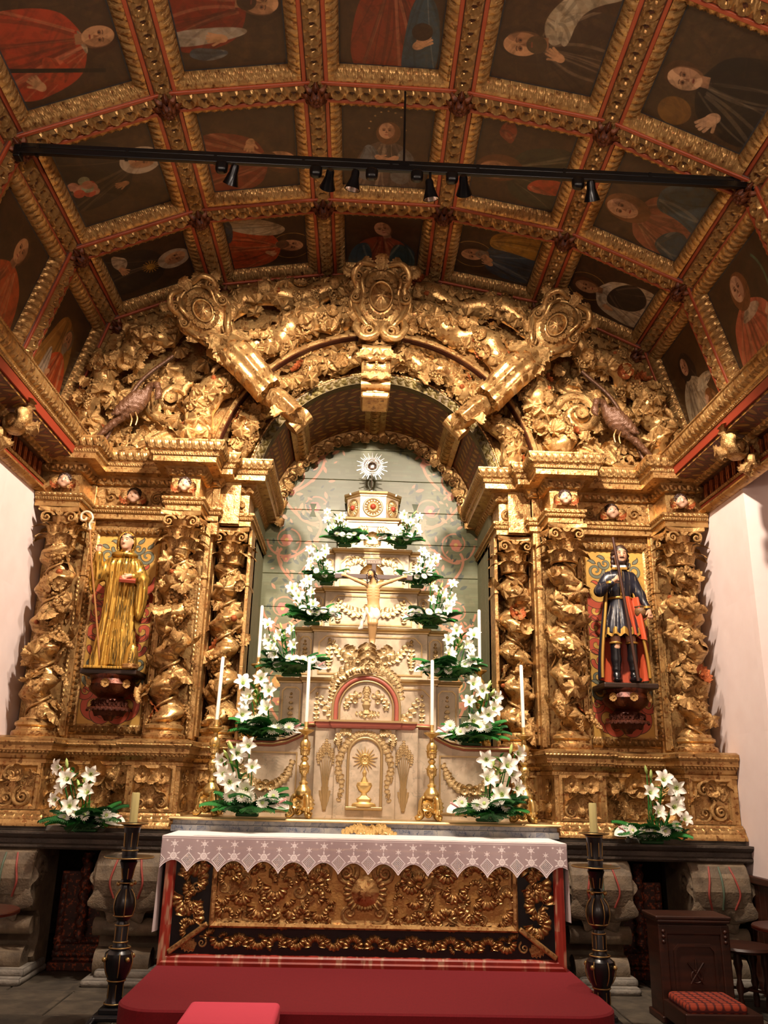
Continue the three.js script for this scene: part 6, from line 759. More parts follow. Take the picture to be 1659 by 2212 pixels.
const lilyLeaf = fin(merge([...Array(7)].map((_, i) => xf(surf((u, v) => [(u - 0.5) * 0.16 * sin(PI * (0.08 + 0.9 * v)), v * 0.6, 0.25 * v * v + 0.02 * (u - 0.5) * (u - 0.5)], 2, 5), M4(0, i * 0.06, 0, 0.9, i * 2.4, 0)))));
function bouquet(x, y, z, w, h, side, seed, label) {
  const t = thing('flower_arrangement', label, 'flowers', [x, y, z], 'white altar flowers'), r = rng(seed), add = (n, g, m, p, dir, roll, s) => put(n, g, m, t, onto(p, dir, roll, s));
  mesh('tray', rbb(-w * 0.15, w * 0.15, 0, 0.025, -0.04, 0.03, 0.01), MT.fernDark, t);
  for (let i = 0; i < 26; i++) { const a = rr(r, -1.8, 1.8), L = w * rr(r, 0.34, 0.62), d = V(sin(a) * 0.92, 0, max(0.12, cos(a) * 0.6)).normalize(), X = V(0, 1, 0).cross(d).normalize(), up = d.clone().cross(X); up.y = abs(up.y); put('fern_frond', fernG, r() < 0.5 ? MT.fern : MT.fernDark, t, basis(V(sin(a) * 0.02, 0.03 + 0.03 * r(), 0.02), X.multiplyScalar(L), d.clone().add(V(0, rr(r, -0.45, 0.5), 0)).normalize().multiplyScalar(L), V(0, L, 0))); }
  for (let i = 0; i < 6; i++) put('foliage_sprig', aspGl, i % 2 ? MT.fern : MT.fernDark, t, M4(rr(r, -0.4, 0.4) * w * 0.7, 0.02, rr(r, 0, 0.06), 0, r() * 6, 0, w * 0.34));
  for (let i = 0; i < 4; i++) put('lily_leaf', lilyLeaf, i % 2 ? MT.fern : MT.leafGreen, t, M4(side * w * (0.06 + 0.05 * i), h * (0.25 + 0.16 * i), 0.03, 0.2, r() * 6, 0, h * 0.3));
  const stems = []; const nl = 7; for (let i = 0; i < nl; i++) { const q = (i + 0.5) / nl, p = V(side * w * (0.13 + 0.22 * sin(i * 2.3 + seed)) + side * 0.03, h * lerp(0.3, 0.94, q), 0.05 + 0.09 * (1 - q) * (0.5 + r())), dir = V(side * rr(r, -0.5, 0.8), rr(r, -0.15, 0.55), 1); const m = add('lily', lilyG, MT.petal, p, dir, r() * 2, h * 0.155 * rr(r, 0.85, 1.2)); const st = new THREE.Mesh(stamG, MT.bud); st.name = 'stamens'; m.add(st); stems.push([[side * w * 0.06, 0.02, 0.01], [p.x * 0.7, p.y * 0.5, 0.02], [p.x, p.y, p.z - 0.02]]); }
  for (let i = 0; i < 4; i++) { const q = r(), p = V(side * w * rr(r, -0.02, 0.36), h * lerp(0.5, 1.0, q), 0.05 * r()); put('lily_bud', budG, MT.bud, t, M4(p.x, p.y, p.z, rr(r, -0.3, 0.5), 0, -side * rr(r, -0.3, 0.9), h * 0.15)); stems.push([[side * w * 0.06, 0.02, 0], [p.x * 0.6, p.y * 0.6, 0], [p.x, p.y + 0.01, p.z]]); }
  for (let i = 0; i < 5; i++) { const p = V(-side * w * (i - 1.5) * 0.14 + rr(r, -0.02, 0.02), h * rr(r, 0.14, 0.3), 0.13 + 0.04 * r()); const m = add('daisy', daisyG, MT.petal, p, V(rr(r, -0.5, 0.5), rr(r, 0, 0.5), 1), r() * 3, h * 0.17); const c = new THREE.Mesh(daisyC, MT.bud); c.name = 'daisy_centre'; m.add(c); stems.push([[0, 0.02, 0.01], [p.x * 0.6, p.y * 0.6, 0.06], [p.x, p.y, p.z]]); }
  { const p = V(-side * w * 0.4, h * 0.16, 0.11), m = add('anthurium', anthG, MT.spathe ??= mat(0xf2ece0, 0.3), p, V(-side * 0.3, 0.9, 0.8), side * 1.9, h * 0.27); const sp = new THREE.Mesh(spadG, MT.spadix); sp.name = 'spadix'; m.add(sp); const l = new THREE.Mesh(anthG, MT.leafGreen); l.name = 'anthurium_leaf'; l.applyMatrix4(M4(0.05, -0.3, -0.15, 0, 0, 2.6, 0.8)); m.add(l); stems.push([[0, 0.02, 0.02], [p.x * 0.6, p.y * 0.8, 0.06], [p.x, p.y, p.z]]); }
  mesh('stems', stems.map(s => tube(s, 0.0045, 5, 8)), MT.fern, t);
}
const where = ['on the fourth throne step', 'on the third throne step', 'on the second throne step', 'on the lowest throne step', 'on the rose moulding beside the tabernacle', 'on the marble shelf between the gilt candlesticks', 'on the stone ledge under the statue'];
[[0.265, 3.7, -0.52, 0.42, 0.35], [0.415, 3.28, -0.33, 0.4, 0.36], [0.52, 2.875, -0.13, 0.46, 0.42], [0.66, 2.41, 0.02, 0.55, 0.46], [0.83, 1.88, 0.14, 0.54, 0.54], [0.9, 1.315, 0.5, 0.56, 0.56], [2.12, 1.19, 0.56, 0.56, 0.5]].forEach(([x, y, z, w, h], i) => { for (const s of [-1, 1]) bouquet(s * x + (i === 6 && s < 0 ? 0.06 : 0), y + (i === 4 ? 0.0 : 0.001), z, w, h, s, 900 + i * 2 + s, 'white lilies, daisies and ferns ' + where[i] + (s < 0 ? ', monk side' : ', pilgrim side')); });
// ================================================================ carved statues on brackets
const headF = (x, y, z) => { let d = ell(x, y, z, [0, 0.012, 0], [0.052, 0.062, 0.06]); d = smin(d, ell(x, y, z, [0, -0.03, 0.012], [0.04, 0.045, 0.045]), 0.03); d = smin(d, cap(x, y, z, [0, 0.01, 0.056], [0, -0.016, 0.068], 0.005, 0.009), 0.01); d = smin(d, ell(x, y, z, [0, -0.055, 0.045], [0.018, 0.014, 0.014]), 0.02); for (const s of [-1, 1]) { d = max(d, -ell(x, y, z, [s * 0.021, 0.008, 0.062], [0.011, 0.006, 0.01])); d = smin(d, cap(x, y, z, [s * 0.012, 0.021, 0.056], [s * 0.034, 0.02, 0.048], 0.004), 0.006); d = smin(d, ell(x, y, z, [s * 0.053, -0.002, -0.002], [0.008, 0.018, 0.012]), 0.006); } d = max(d, -ell(x, y, z, [0, -0.034, 0.066], [0.012, 0.002, 0.009])); d = smin(d, cap(x, y, z, [0, -0.05, -0.01], [0, -0.11, -0.015], 0.032, 0.038), 0.02); return d; };
const headG = fin(sdfMesh(headF, [-0.075, -0.13, -0.08], [0.075, 0.085, 0.085], 0.0042)), eyesG = fin(merge([-1, 1].map(s => [sph(0.0045, s * 0.021, 0.007, 0.0525, 8, 6), tube([[s * 0.011, 0.024, 0.061], [s * 0.022, 0.027, 0.0585], [s * 0.033, 0.023, 0.052]], 0.0022, 5, 6)])));
const lipsG = fin(tube([[-0.012, -0.034, 0.054], [0, -0.0335, 0.0595], [0.012, -0.034, 0.054]], 0.0032, 6, 8));
function hand(x, y, z, p, dirF, up, curl = 0.5, s = 1) { // signed distance of a small hand at p pointing along dirF
  let d = cap(x, y, z, p, [p[0] + dirF[0] * 0.03 * s, p[1] + dirF[1] * 0.03 * s, p[2] + dirF[2] * 0.03 * s], 0.015 * s, 0.013 * s);
  const sd = [dirF[1] * up[2] - dirF[2] * up[1], dirF[2] * up[0] - dirF[0] * up[2], dirF[0] * up[1] - dirF[1] * up[0]], P = (a, b, c) => [0, 1, 2].map(i => p[i] + (dirF[i] * a + sd[i] * b - up[i] * c) * s);
  for (let k = 0; k < 4; k++) { const b = (k - 1.5) * 0.0085, L = 0.03 - abs(k - 1.3) * 0.004; d = smin(d, cap(x, y, z, P(0.035, b, 0), P(0.035 + L * 0.55, b * 1.15, L * 0.25 * curl), 0.0052 * s), 0.004); d = smin(d, cap(x, y, z, P(0.035 + L * 0.55, b * 1.15, L * 0.25 * curl), P(0.035 + L * (1.1 - 0.6 * curl), b * 1.15, L * curl), 0.0048 * s, 0.004 * s), 0.003); }
  d = smin(d, cap(x, y, z, P(0.008, 0.012, 0), P(0.03, 0.026, 0.01 * curl), 0.006 * s, 0.005 * s), 0.006); return d;
}
function addHead(t, p, ry, rz, skin) { const g = new THREE.Group(); g.name = 'head'; g.position.set(...p); g.rotation.set(0.05, ry, rz); t.add(g); const a = (n, ge, m) => { const q = new THREE.Mesh(ge, m); q.name = n; g.add(q); return q; }; a('face', headG, skin); a('eyes', eyesG, MT.hair); a('lips', lipsG, MT.lip ??= mat(0x9a5a4a, 0.5)); return [g, a]; }
function bracket(x, lab) {
  const t = thing('statue_bracket', lab, 'bracket', [x, 1.98, 0.2]);
  mesh('shelf', rbb(-0.225, 0.225, 0.37, 0.415, -0.19, 0.17, 0.012), MT.darkWood ??= mat(0x2a1a10, 0.4), t);
  const br = MT.brGold ??= mat(0x6a3818, 0.4, bump({ map: goldMap, metalness: 0.5 }));
  mesh('bowl', lathe([[0, 0.02], [0.03, 0.02], [0.05, 0.05], [0.1, 0.09], [0.125, 0.14], [0.12, 0.18], [0.1, 0.2], [0.17, 0.25], [0.19, 0.3], [0.17, 0.34], [0.18, 0.36], [0.18, 0.375], [0, 0.375]], 28), br, t);
  for (let i = 0; i < 14; i++) { const a = -1.6 + i * 0.246; put('acanthus_leaf', ACAN[2], br, t, M4(sin(a) * 0.1, 0.06, cos(a) * 0.1, 0.5, a, 0, 0.13)); put('carved_flower', FLO[i % 3], br, t, M4(sin(a) * 0.125, 0.15, cos(a) * 0.125, 0, a, 0, 0.06)); }
  for (const a of [-0.8, 0, 0.8]) put('carved_flower', FLO[0], MT.gold, t, M4(sin(a) * 0.19, 0.3, cos(a) * 0.19, 0, a, 0, 0.07));
  return t;
}
bracket(-2.09, 'dark red and gilt carved bracket carrying the monk statue'); bracket(2.11, 'dark red and gilt carved bracket carrying the pilgrim statue');
{
  const t = thing('monk_statue', 'carved tonsured monk statue in a gilded hooded habit resting a hand on a book', 'statue', [-2.1, 2.395, 0.24]); t.rotation.y = 0.12;
  const robeMat = mat(0xffffff, 0.36, { metalness: 0.75, map: tex(256, (u, v) => { const a = fbm(N1, u * 32, v * 4, 4), b = fbm(N2, u * 48, v * 4, 4); return mixc(mixc(hex(0xd0a44a), hex(0x9a7430), a), hex(0x2a2214), sst(0.54, 0.68, b) * 0.7); }, true, 2.5) });
  const wx = y => y < 0.55 ? lerp(0.17, 0.118, sst(0, 0.55, y)) : y < 0.86 ? lerp(0.118, 0.13, sst(0.55, 0.86, y)) : lerp(0.13, 0.045, sst(0.86, 1.0, y));
  const robe = (x, y, z) => { const w = wx(y), a = atan2(x, z + 0.02), f = 1 + (0.085 * cos(a * 15 + 1.5 * sin(y * 5)) + 0.04 * cos(a * 31 + y * 4)) * sst(0.97, 0.85, y); let d = (hypot(x / (w * f), z / (w * 0.74 * f)) - 1) * w * 0.7; d = max(d, y - 1.01, -y + 0.0 + 0.03 * cos(x * 18));
    d = smin(d, cap(x, y, z, [-0.1, 0.88, 0], [-0.19, 0.76, 0.05], 0.055, 0.05), 0.04); d = smin(d, cap(x, y, z, [-0.19, 0.76, 0.05], [-0.195, 0.93, 0.1], 0.045, 0.036), 0.03); d = smin(d, ell(x, y, z, [-0.215, 0.76, 0.06], [0.042, 0.16, 0.06]), 0.02);
    d = smin(d, cap(x, y, z, [0.1, 0.88, 0], [0.175, 0.74, 0.03], 0.055, 0.05), 0.04); d = smin(d, cap(x, y, z, [0.175, 0.74, 0.03], [0.1, 0.755, 0.12], 0.045, 0.034), 0.03); d = smin(d, ell(x, y, z, [0.175, 0.6, 0.05], [0.05, 0.2, 0.058]), 0.02);
    d = max(d, -ell(x, y, z, [-0.215, 0.73, 0.115], [0.02, 0.14, 0.03])); d = max(d, -ell(x, y, z, [0.172, 0.58, 0.105], [0.024, 0.17, 0.03])); return d; };
  mesh('habit', sdfMesh(robe, [-0.29, -0.02, -0.16], [0.26, 1.03, 0.19], 0.0076), robeMat, t, { k: 1 });
  const hood = (x, y, z) => { let d = ell(x, y, z, [0, 1.065, -0.012], [0.082, 0.108, 0.085]); d = max(d, -ell(x, y, z, [0.005, 1.055, 0.05], [0.062, 0.1, 0.09])); d = smin(d, ell(x, y, z, [0, 0.955, 0.01], [0.11, 0.04, 0.085]), 0.03); d = max(d, -ell(x, y, z, [0.004, 1.0, 0.04], [0.052, 0.06, 0.06])); return d; };
  mesh('hood', sdfMesh(hood, [-0.13, 0.9, -0.12], [0.13, 1.19, 0.11], 0.006), robeMat, t);
  const [g, a] = addHead(t, [0.005, 1.075, 0.012], -0.25, 0, MT.skin);
  a('tonsure', fin(merge(new THREE.TorusGeometry(0.047, 0.014, 8, 24).rotateX(PI / 2 + 0.25).translate(0, 0.042, -0.006), sph(0.014, -0.005, 0.058, 0.036))), MT.hair);
  for (const g of [sdfMesh((x, y, z) => hand(x, y, z, [0.085, 0.755, 0.155], [-0.86, -0.35, 0.3], [0.2, 0.4, 0.9], 0.4, 1.25), [0, 0.68, 0.1], [0.13, 0.81, 0.22], 0.0042), sdfMesh((x, y, z) => hand(x, y, z, [-0.195, 0.945, 0.11], [0.05, 0.99, 0.1], [0, 0.1, -1], 0.5, 1.2), [-0.25, 0.92, 0.06], [-0.14, 1.05, 0.17], 0.0042)]) mesh('hand', g, MT.skin, t);
  mesh('plinth', rbb(-0.2, 0.19, -0.005, 0.02, -0.12, 0.15, 0.008), robeMat, t);
  const b = tag(mesh('carved_book', [rb(0.13, 0.03, 0.1, 0.005)], mat(0x8a3a24, 0.5), null), 'small red carved book under the hand of the monk statue', 'book'); b.position.set(-2.02, 3.12, 0.37); b.rotation.set(0.5, 0.2, -0.12);
  const c = thing('crosier', 'slender pale crosier with curled head held by the monk statue', 'crosier', [0, 0, 0.4]);
  mesh('shaft', tube([[-2.165, 2.415, -0.06], [-2.25, 2.85, -0.05], [-2.33, 3.3, 0], [-2.365, 3.53, 0.01]], 0.0085, 8, 30), mat(0x9a6a3a, 0.4, { metalness: 0.3 }), c);
  mesh('crook', tube([[-2.365, 3.53, 0.01], [-2.375, 3.57, 0.01], [-2.355, 3.62, 0.01], [-2.375, 3.665, 0.01], [-2.415, 3.68, 0.01], [-2.45, 3.655, 0.01], [-2.445, 3.61, 0.01], [-2.415, 3.605, 0.01], [-2.405, 3.63, 0.01]], 0.01, 8, 60), mat(0xd8c0a0, 0.35, { metalness: 0.3 }), c);
  mesh('knop', [sph(0.016, -2.366, 3.53, 0.01), tube([[-2.36, 3.585, 0.01], [-2.335, 3.59, 0.01]], 0.006)], mat(0xd8c0a0, 0.35, { metalness: 0.3 }), c);
  const m = thing('carved_mitre', 'small gilt carved mitre standing at the feet of the monk statue', 'mitre', [-1.925, 2.397, 0.35]);
  mesh('cap', surf((u, v) => { const q = u * TAU, R = 0.058 * sqrt(max(0, 1 - pow(v, 2.6))) * (1 + 0.03 * cos(q * 12)); return [cos(q) * R, 0.01 + v * 0.2, sin(q) * R * 0.8]; }, 36, 14), robeMat, m); mesh('band', [lathe([[0.06, 0], [0.066, 0.005], [0.066, 0.035], [0.06, 0.04]], 24), ...[...Array(5)].map((_, i) => sph(0.007, 0, 0.055 + i * 0.025, 0.047 - i * 0.004))], MT.gold, m);
}
{
  const t = thing('pilgrim_statue', 'carved bearded pilgrim statue in black tunic, red-lined cape and boots', 'statue', [2.1, 2.395, 0.24]); t.rotation.y = -0.1;
  const navy = mat(0xffffff, 0.35, { map: tex(256, (u, v) => { const q = abs(((u * 10) % 1) - 0.5), b = fbm(N2, u * 16, v * 16, 4); return mixc(mixc(hex(0x1a1c2a), hex(0x0d0e16), b), hex(0x8a7a62), (q < 0.05 ? 0.8 : 0) * (b > 0.4 ? 1 : 0.3)); }, true, 2) }), gl = MT.statGold ??= mat(0xa8803a, 0.4, { metalness: 0.6 }), red = mat(0xc2502e, 0.5);
  const wx = y => y < 0.72 ? lerp(0.155, 0.092, sst(0.38, 0.72, y)) : y < 0.9 ? lerp(0.092, 0.12, sst(0.72, 0.88, y)) : lerp(0.12, 0.05, sst(0.9, 0.99, y));
  const tun = (x, y, z) => { const w = wx(y), a = atan2(x, z), f = 1 + 0.05 * cos(a * 13) * sst(0.72, 0.5, y); let d = (hypot(x / (w * f), z / (w * 0.72 * f)) - 1) * w * 0.7; d = max(d, y - 0.985, 0.4 + 0.012 * cos(a * 13) - y); d = smin(d, cap(x, y, z, [-0.1, 0.9, 0], [-0.175, 0.77, 0.05], 0.05, 0.045), 0.03); d = smin(d, cap(x, y, z, [-0.175, 0.77, 0.05], [-0.09, 0.82, 0.14], 0.042, 0.03), 0.03); d = smin(d, cap(x, y, z, [0.1, 0.9, 0], [0.165, 0.74, 0.02], 0.05, 0.042), 0.03); d = smin(d, cap(x, y, z, [0.165, 0.74, 0.02], [0.21, 0.62, 0.07], 0.038, 0.026), 0.03); return d; };
  mesh('tunic', sdfMesh(tun, [-0.25, 0.36, -0.15], [0.27, 1.01, 0.2], 0.0085), navy, t, { k: 1 });
  mesh('gilt_trim', [surf((u, v) => { const a = u * TAU, w = wx(0.4 + 0.06 * v) * (1.03 + 0.05 * cos(a * 13)); return [sin(a) * w, 0.392 + 0.012 * cos(a * 13) + 0.06 * v, cos(a) * w * 0.72]; }, 80, 3), new THREE.TorusGeometry(0.094, 0.011, 8, 30).rotateX(PI / 2).scale(1, 1.1, 0.74).translate(0, 0.715, 0), rb(0.03, 0.03, 0.012, 0.005, 0, 0.715, 0.074), rbb(-0.012, 0.012, 0.73, 0.95, 0.075, 0.088, 0.004), ...[...Array(5)].map((_, i) => sph(0.007, 0, 0.76 + i * 0.04, 0.09)), rb(0.13, 0.025, 0.02, 0.006, 0, 0.965, 0.06), cyl(0.036, 0.034, 0.02, -0.1, 0.815, 0.132).rotateX(0), cyl(0.032, 0.03, 0.02, 0.205, 0.62, 0.066)], gl, t);
  mesh('collar', [rb(0.05, 0.03, 0.012, 0.004, -0.03, 0.98, 0.06), rb(0.05, 0.03, 0.012, 0.004, 0.03, 0.98, 0.06)], MT.wax, t);
  const legs = (x, y, z) => min(cap(x, y, z, [-0.06, 0.45, 0.01], [-0.062, 0.3, 0.025], 0.045, 0.036), cap(x, y, z, [0.06, 0.45, 0.01], [0.07, 0.3, 0.02], 0.045, 0.036)); mesh('knees', sdfMesh(legs, [-0.13, 0.24, -0.06], [0.13, 0.5, 0.09], 0.008), MT.skin, t);
  const boots = (x, y, z) => { let d = 9; for (const s of [-1, 1]) { const X = s < 0 ? -0.064 : 0.072; d = min(d, smin(smin(cap(x, y, z, [X, 0.32, 0.018], [X, 0.2, 0.012], 0.042, 0.04), cap(x, y, z, [X, 0.2, 0.012], [X + s * 0.004, 0.05, 0.02], 0.04, 0.03), 0.02), cap(x, y, z, [X, 0.03, 0.02], [X + s * 0.02, 0.024, 0.1], 0.033, 0.024), 0.03)); } return max(d, y - 0.33, -y + 0.004) + 0.003 * sin(y * 150) * sst(0.17, 0.1, y); };
  mesh('boots', sdfMesh(boots, [-0.14, -0.01, -0.06], [0.16, 0.36, 0.15], 0.0075), MT.black, t);
  mesh('boot_cuffs', [-0.062, 0.071].map(x => new THREE.TorusGeometry(0.044, 0.01, 7, 20).rotateX(PI / 2).translate(x, 0.335, 0.02)), gl, t);
  const cape = (o, r0) => surf((u, v) => { const a = lerp(-2.05, 2.05, u), y = lerp(0.02 + 0.05 * abs(u - 0.5), 0.95, v), w = lerp(0.19, 0.105, sst(0, 1, v)) + o + 0.01 * cos(a * 9) * (1 - v); return [sin(a) * w * 1.05, y, -cos(a) * w * 0.62 - 0.02 + 0.02 * (1 - v)]; }, 40, 18);
  mesh('cape_lining', cape(0, 0), red, t); mesh('cape', cape(0.008, 0), MT.navy, t); mesh('cape_border', [0, 1].map(k => tube([...Array(10)].map((_, i) => { const v = i / 9, a = (k ? 1 : -1) * 2.05, w = lerp(0.19, 0.105, sst(0, 1, v)) + 0.006 + 0.01 * cos(a * 9) * (1 - v); return V(sin(a) * w * 1.05, lerp(0.045, 0.95, v), -cos(a) * w * 0.62 - 0.02 + 0.02 * (1 - v)); }), 0.014, 7, 40)), gl, t);
  mesh('cape_fold', surf((u, v) => { const x = lerp(0.07, 0.19, u) - 0.04 * v, y = lerp(0.4, 0.72, v) - 0.05 * u * (1 - v); return [x, y, 0.09 + 0.03 * sin(u * 9) - 0.04 * u - 0.02 * v]; }, 14, 10), red, t);
  const [g, a] = addHead(t, [0.02, 1.09, 0.02], 0.05, -0.04, MT.skin); g.scale.setScalar(1.08);
  const hr = (x, y, z) => { let d = ell(x, y, z, [0, 0.024, -0.012], [0.064, 0.066, 0.066]); d = max(d, -ell(x, y, z, [0, -0.008, 0.06], [0.048, 0.058, 0.05])); d = smin(d, cap(x, y, z, [-0.054, 0.0, -0.015], [-0.056, -0.1, -0.01], 0.02, 0.016), 0.02); d = smin(d, cap(x, y, z, [0.054, 0.0, -0.015], [0.056, -0.1, -0.01], 0.02, 0.016), 0.02); return d + 0.003 * sin(y * 180 + x * 60); };
  a('hair', fin(sdfMesh(hr, [-0.09, -0.13, -0.09], [0.09, 0.11, 0.08], 0.006)), MT.hair);
  a('beard', fin(sdfMesh((x, y, z) => { let d = ell(x, y, z, [0, -0.058, 0.03], [0.038, 0.032, 0.032]); d = max(d, -ell(x, y, z, [0, -0.02, 0.062], [0.03, 0.024, 0.03])); d = smin(d, cap(x, y, z, [-0.016, -0.026, 0.062], [0.016, -0.026, 0.062], 0.005), 0.004); return d; }, [-0.06, -0.11, -0.02], [0.06, 0, 0.09], 0.005)), MT.hair);
  for (const g of [sdfMesh((x, y, z) => hand(x, y, z, [-0.085, 0.83, 0.145], [0.75, 0.5, 0.4], [-0.3, -0.2, 0.9], 1, 1.3), [-0.13, 0.77, 0.1], [0.0, 0.92, 0.22], 0.0042), sdfMesh((x, y, z) => hand(x, y, z, [0.215, 0.605, 0.075], [0.15, -0.95, 0.2], [0.2, 0.2, 0.95], 0.5, 1.25), [0.16, 0.48, 0.03], [0.28, 0.64, 0.13], 0.0042)]) mesh('hand', g, MT.skin, t);
  mesh('basket', [sph(0.06, 0.165, 0.6, 0.02, 16, 12), new THREE.TorusGeometry(0.05, 0.008, 7, 20).rotateX(PI / 2).translate(0.165, 0.64, 0.02)], mat(0x6a4a26, 0.6, bump({}, wear, 0.01)), t);
  const s = tag(mesh('pilgrim_staff', tube([[0.055, 0, 0.03], [-0.005, 0.6, 0.02], [-0.07, 1.2, 0.0]], 0.0125, 10, 20), mat(0x3a1e12, 0.45), null), 'dark wooden staff held upright by the bearded pilgrim statue', 'staff'); s.position.set(2.085, 2.4, 0.42);
}
// ================================================================ stone consoles, platform and furniture in front
const CLEAF = acanthusG(0.6, 0.36, 2);
for (const s of [-1, 1]) {
  const who = s < 0 ? 'monk' : 'pilgrim', l = thing('stone_ledge', 'moulded dark stone ledge under the gilded pedestals, ' + who + ' side', 'ledge'), pl = [[-2.86, 0.6], [-1.4, 0.6]], P = s < 0 ? pl : mir(pl);
  mesh('slab', [cornice(P, [[-0.1, 1.07], [-0.02, 1.07], [0, 1.085], [0, 1.1], [-0.02, 1.11], [-0.02, 1.14], [0.01, 1.155], [0.03, 1.175], [0.03, 1.19], [-0.8, 1.192]]), bb(min(s * 1.4, s * 2.86), max(s * 1.4, s * 2.86), 1.08, 1.19, -0.3, 0.57)], MT.stoneLedge ??= mat(0x8c8078, 0.6, bump({ map: stoneMap }, wear, 0.008)), l);
  mesh('upper_block', bb(min(s * 1.4, s * 2.86), max(s * 1.4, s * 2.86), 1.19, 1.225, -0.3, 0.5), MT.stone, l);
  const rc = thing('dark_recess', 'shadowed stone recess beneath the ledge, ' + who + ' side', 'recess'); mesh('back', bb(min(s * 1.2, s * 2.855), max(s * 1.2, s * 2.855), FLOOR, 1.06, -1.45, -1.38), MT.stone, rc); mesh('roof', bb(min(s * 1.2, s * 2.855), max(s * 1.2, s * 2.855), 1.06, 1.18, -1.45, -0.31), MT.stone, rc); mesh('side', bb(min(s * 1.2, s * 1.3), max(s * 1.2, s * 1.3), FLOOR, 1.06, -1.38, 0.4), MT.stone, rc);  // unseen back, roof and side, set deep to keep the recess dark
  const f = thing('salvaged_carving', 'dilapidated carved wooden frame with orange traces leaning in the dark recess, ' + who + ' side', 'carving', [s * 2.13, 0.26, 0.12]), w = 0.19, fm = MT.oldFrame ??= mat(0xffffff, 0.6, { map: tex(256, (u, v) => { const a = fbm(N1, u * 16, v * 16, 4), b = fbm(N2, u * 32, v * 32, 3); return mixc(mixc(hex(0x4a2012), hex(0x241008), a), hex(0xa84a1c), sst(0.5, 0.62, b) * 0.8); }, true, 2) });
  mesh('board', rbb(-w, w, 0, 0.62, -0.03, 0, 0.008), fm, f); mesh('border', [[-w + 0.03, 0.06, -w + 0.03, 0.6], [w - 0.03, 0.06, w - 0.03, 0.6], [-w, 0.05, w, 0.05], [-w, 0.14, w, 0.14]].map(([a, b, c, d]) => orn([a, b, 0.005], [c, d, 0.005], [0, 0, 1], 0.05, 0.02, 0.06, 'leaf')), fm, f);
  mesh('twisted_post', surf((u, v) => { const a = u * TAU, ph = v * TAU * 7; return [(s * -0.01) + 0.04 * cos(a) + 0.008 * cos(ph), 0.16 + v * 0.6, 0.06 + 0.04 * sin(a) + 0.008 * sin(ph)]; }, 14, 60), fm, f); mesh('foot', rbb(-w - 0.02, w + 0.02, -0.06, 0.0, -0.04, 0.05, 0.01), fm, f);
  for (const [x0, x1, nm] of [[2.37, 2.8, 'by the wall'], [1.48, 1.93, 'next to the altar']]) {
    const c = thing('stone_console', 'painted stone scroll console with acanthus leaf ' + nm + ', ' + who + ' side', 'console', [s * (x0 + x1) / 2, 0, 0]), W = (x1 - x0) / 2, st = MT.console ??= mat(0xe0cdb4, 0.7, bump({ map: stoneMap }, wear, 0.006));
    const prof = [[0.1, 1.07], [0.55, 1.07], [0.6, 1.04], [0.64, 0.97], [0.655, 0.88], [0.63, 0.78], [0.57, 0.7], [0.5, 0.66], [0.42, 0.65], [0.36, 0.6], [0.33, 0.5], [0.34, 0.42], [0.4, 0.34], [0.3, 0.24], [0.1, 0.24]];
    mesh('body', extr(prof.map(([z, y]) => [z, y]), 2 * W - 0.02, 0.01).rotateY(-PI / 2).translate(W - 0.01, 0, 0), st, c);
    mesh('upper_roll', [new THREE.CylinderGeometry(0.06, 0.06, 2 * W, 18).rotateZ(PI / 2).translate(0, 0.56, 0.5)], st, c); mesh('lower_roll', [new THREE.CylinderGeometry(0.095, 0.095, 2 * W - 0.06, 20).rotateZ(PI / 2).translate(0, 0.33, 0.47)], st, c);
    mesh('foot_stone', [rbb(-W - 0.02, W + 0.02, FLOOR - 0.005, 0.25, 0.1, 0.66, 0.03), rbb(-W + 0.05, W + 0.02, 0.235, 0.3, 0.15, 0.6, 0.03)], MT.stone, c);
    for (const q of [-1, 1]) { put('side_volute', SCR[1], st, c, M4(q * W, 0.9, 0.5, 0, q * PI / 2, 0, 0.24, 0.24, 0.12)); put('acanthus_leaf', CLEAF, st, c, M4(q * W * 0.52, 1.0, 0.62, PI - 0.15, 0, q * 0.25, 0.5, 0.4, 0.3)); put('acanthus_leaf', CLEAF, st, c, M4(q * W * 0.8, 0.8, 0.6, PI + 0.1, 0, q * 0.9, 0.3, 0.3, 0.2)); }
    put('acanthus_leaf', CLEAF, st, c, M4(0, 1.03, 0.6, PI - 0.1, 0, 0, 0.46, 0.42, 0.3));
    const line = (x, m) => mesh('painted_vein', tube([[x * 0.8, 1.045, 0.605], [x, 0.96, 0.655], [x * 1.2, 0.86, 0.67], [x * 0.9, 0.76, 0.635]], 0.008, 6, 20), m, c); line(-0.09, MT.vein ??= mat(0x8a3a30, 0.6)); line(0.1, MT.vein); line(0.0, MT.veinG ??= mat(0x4a5a48, 0.6));
  }
}
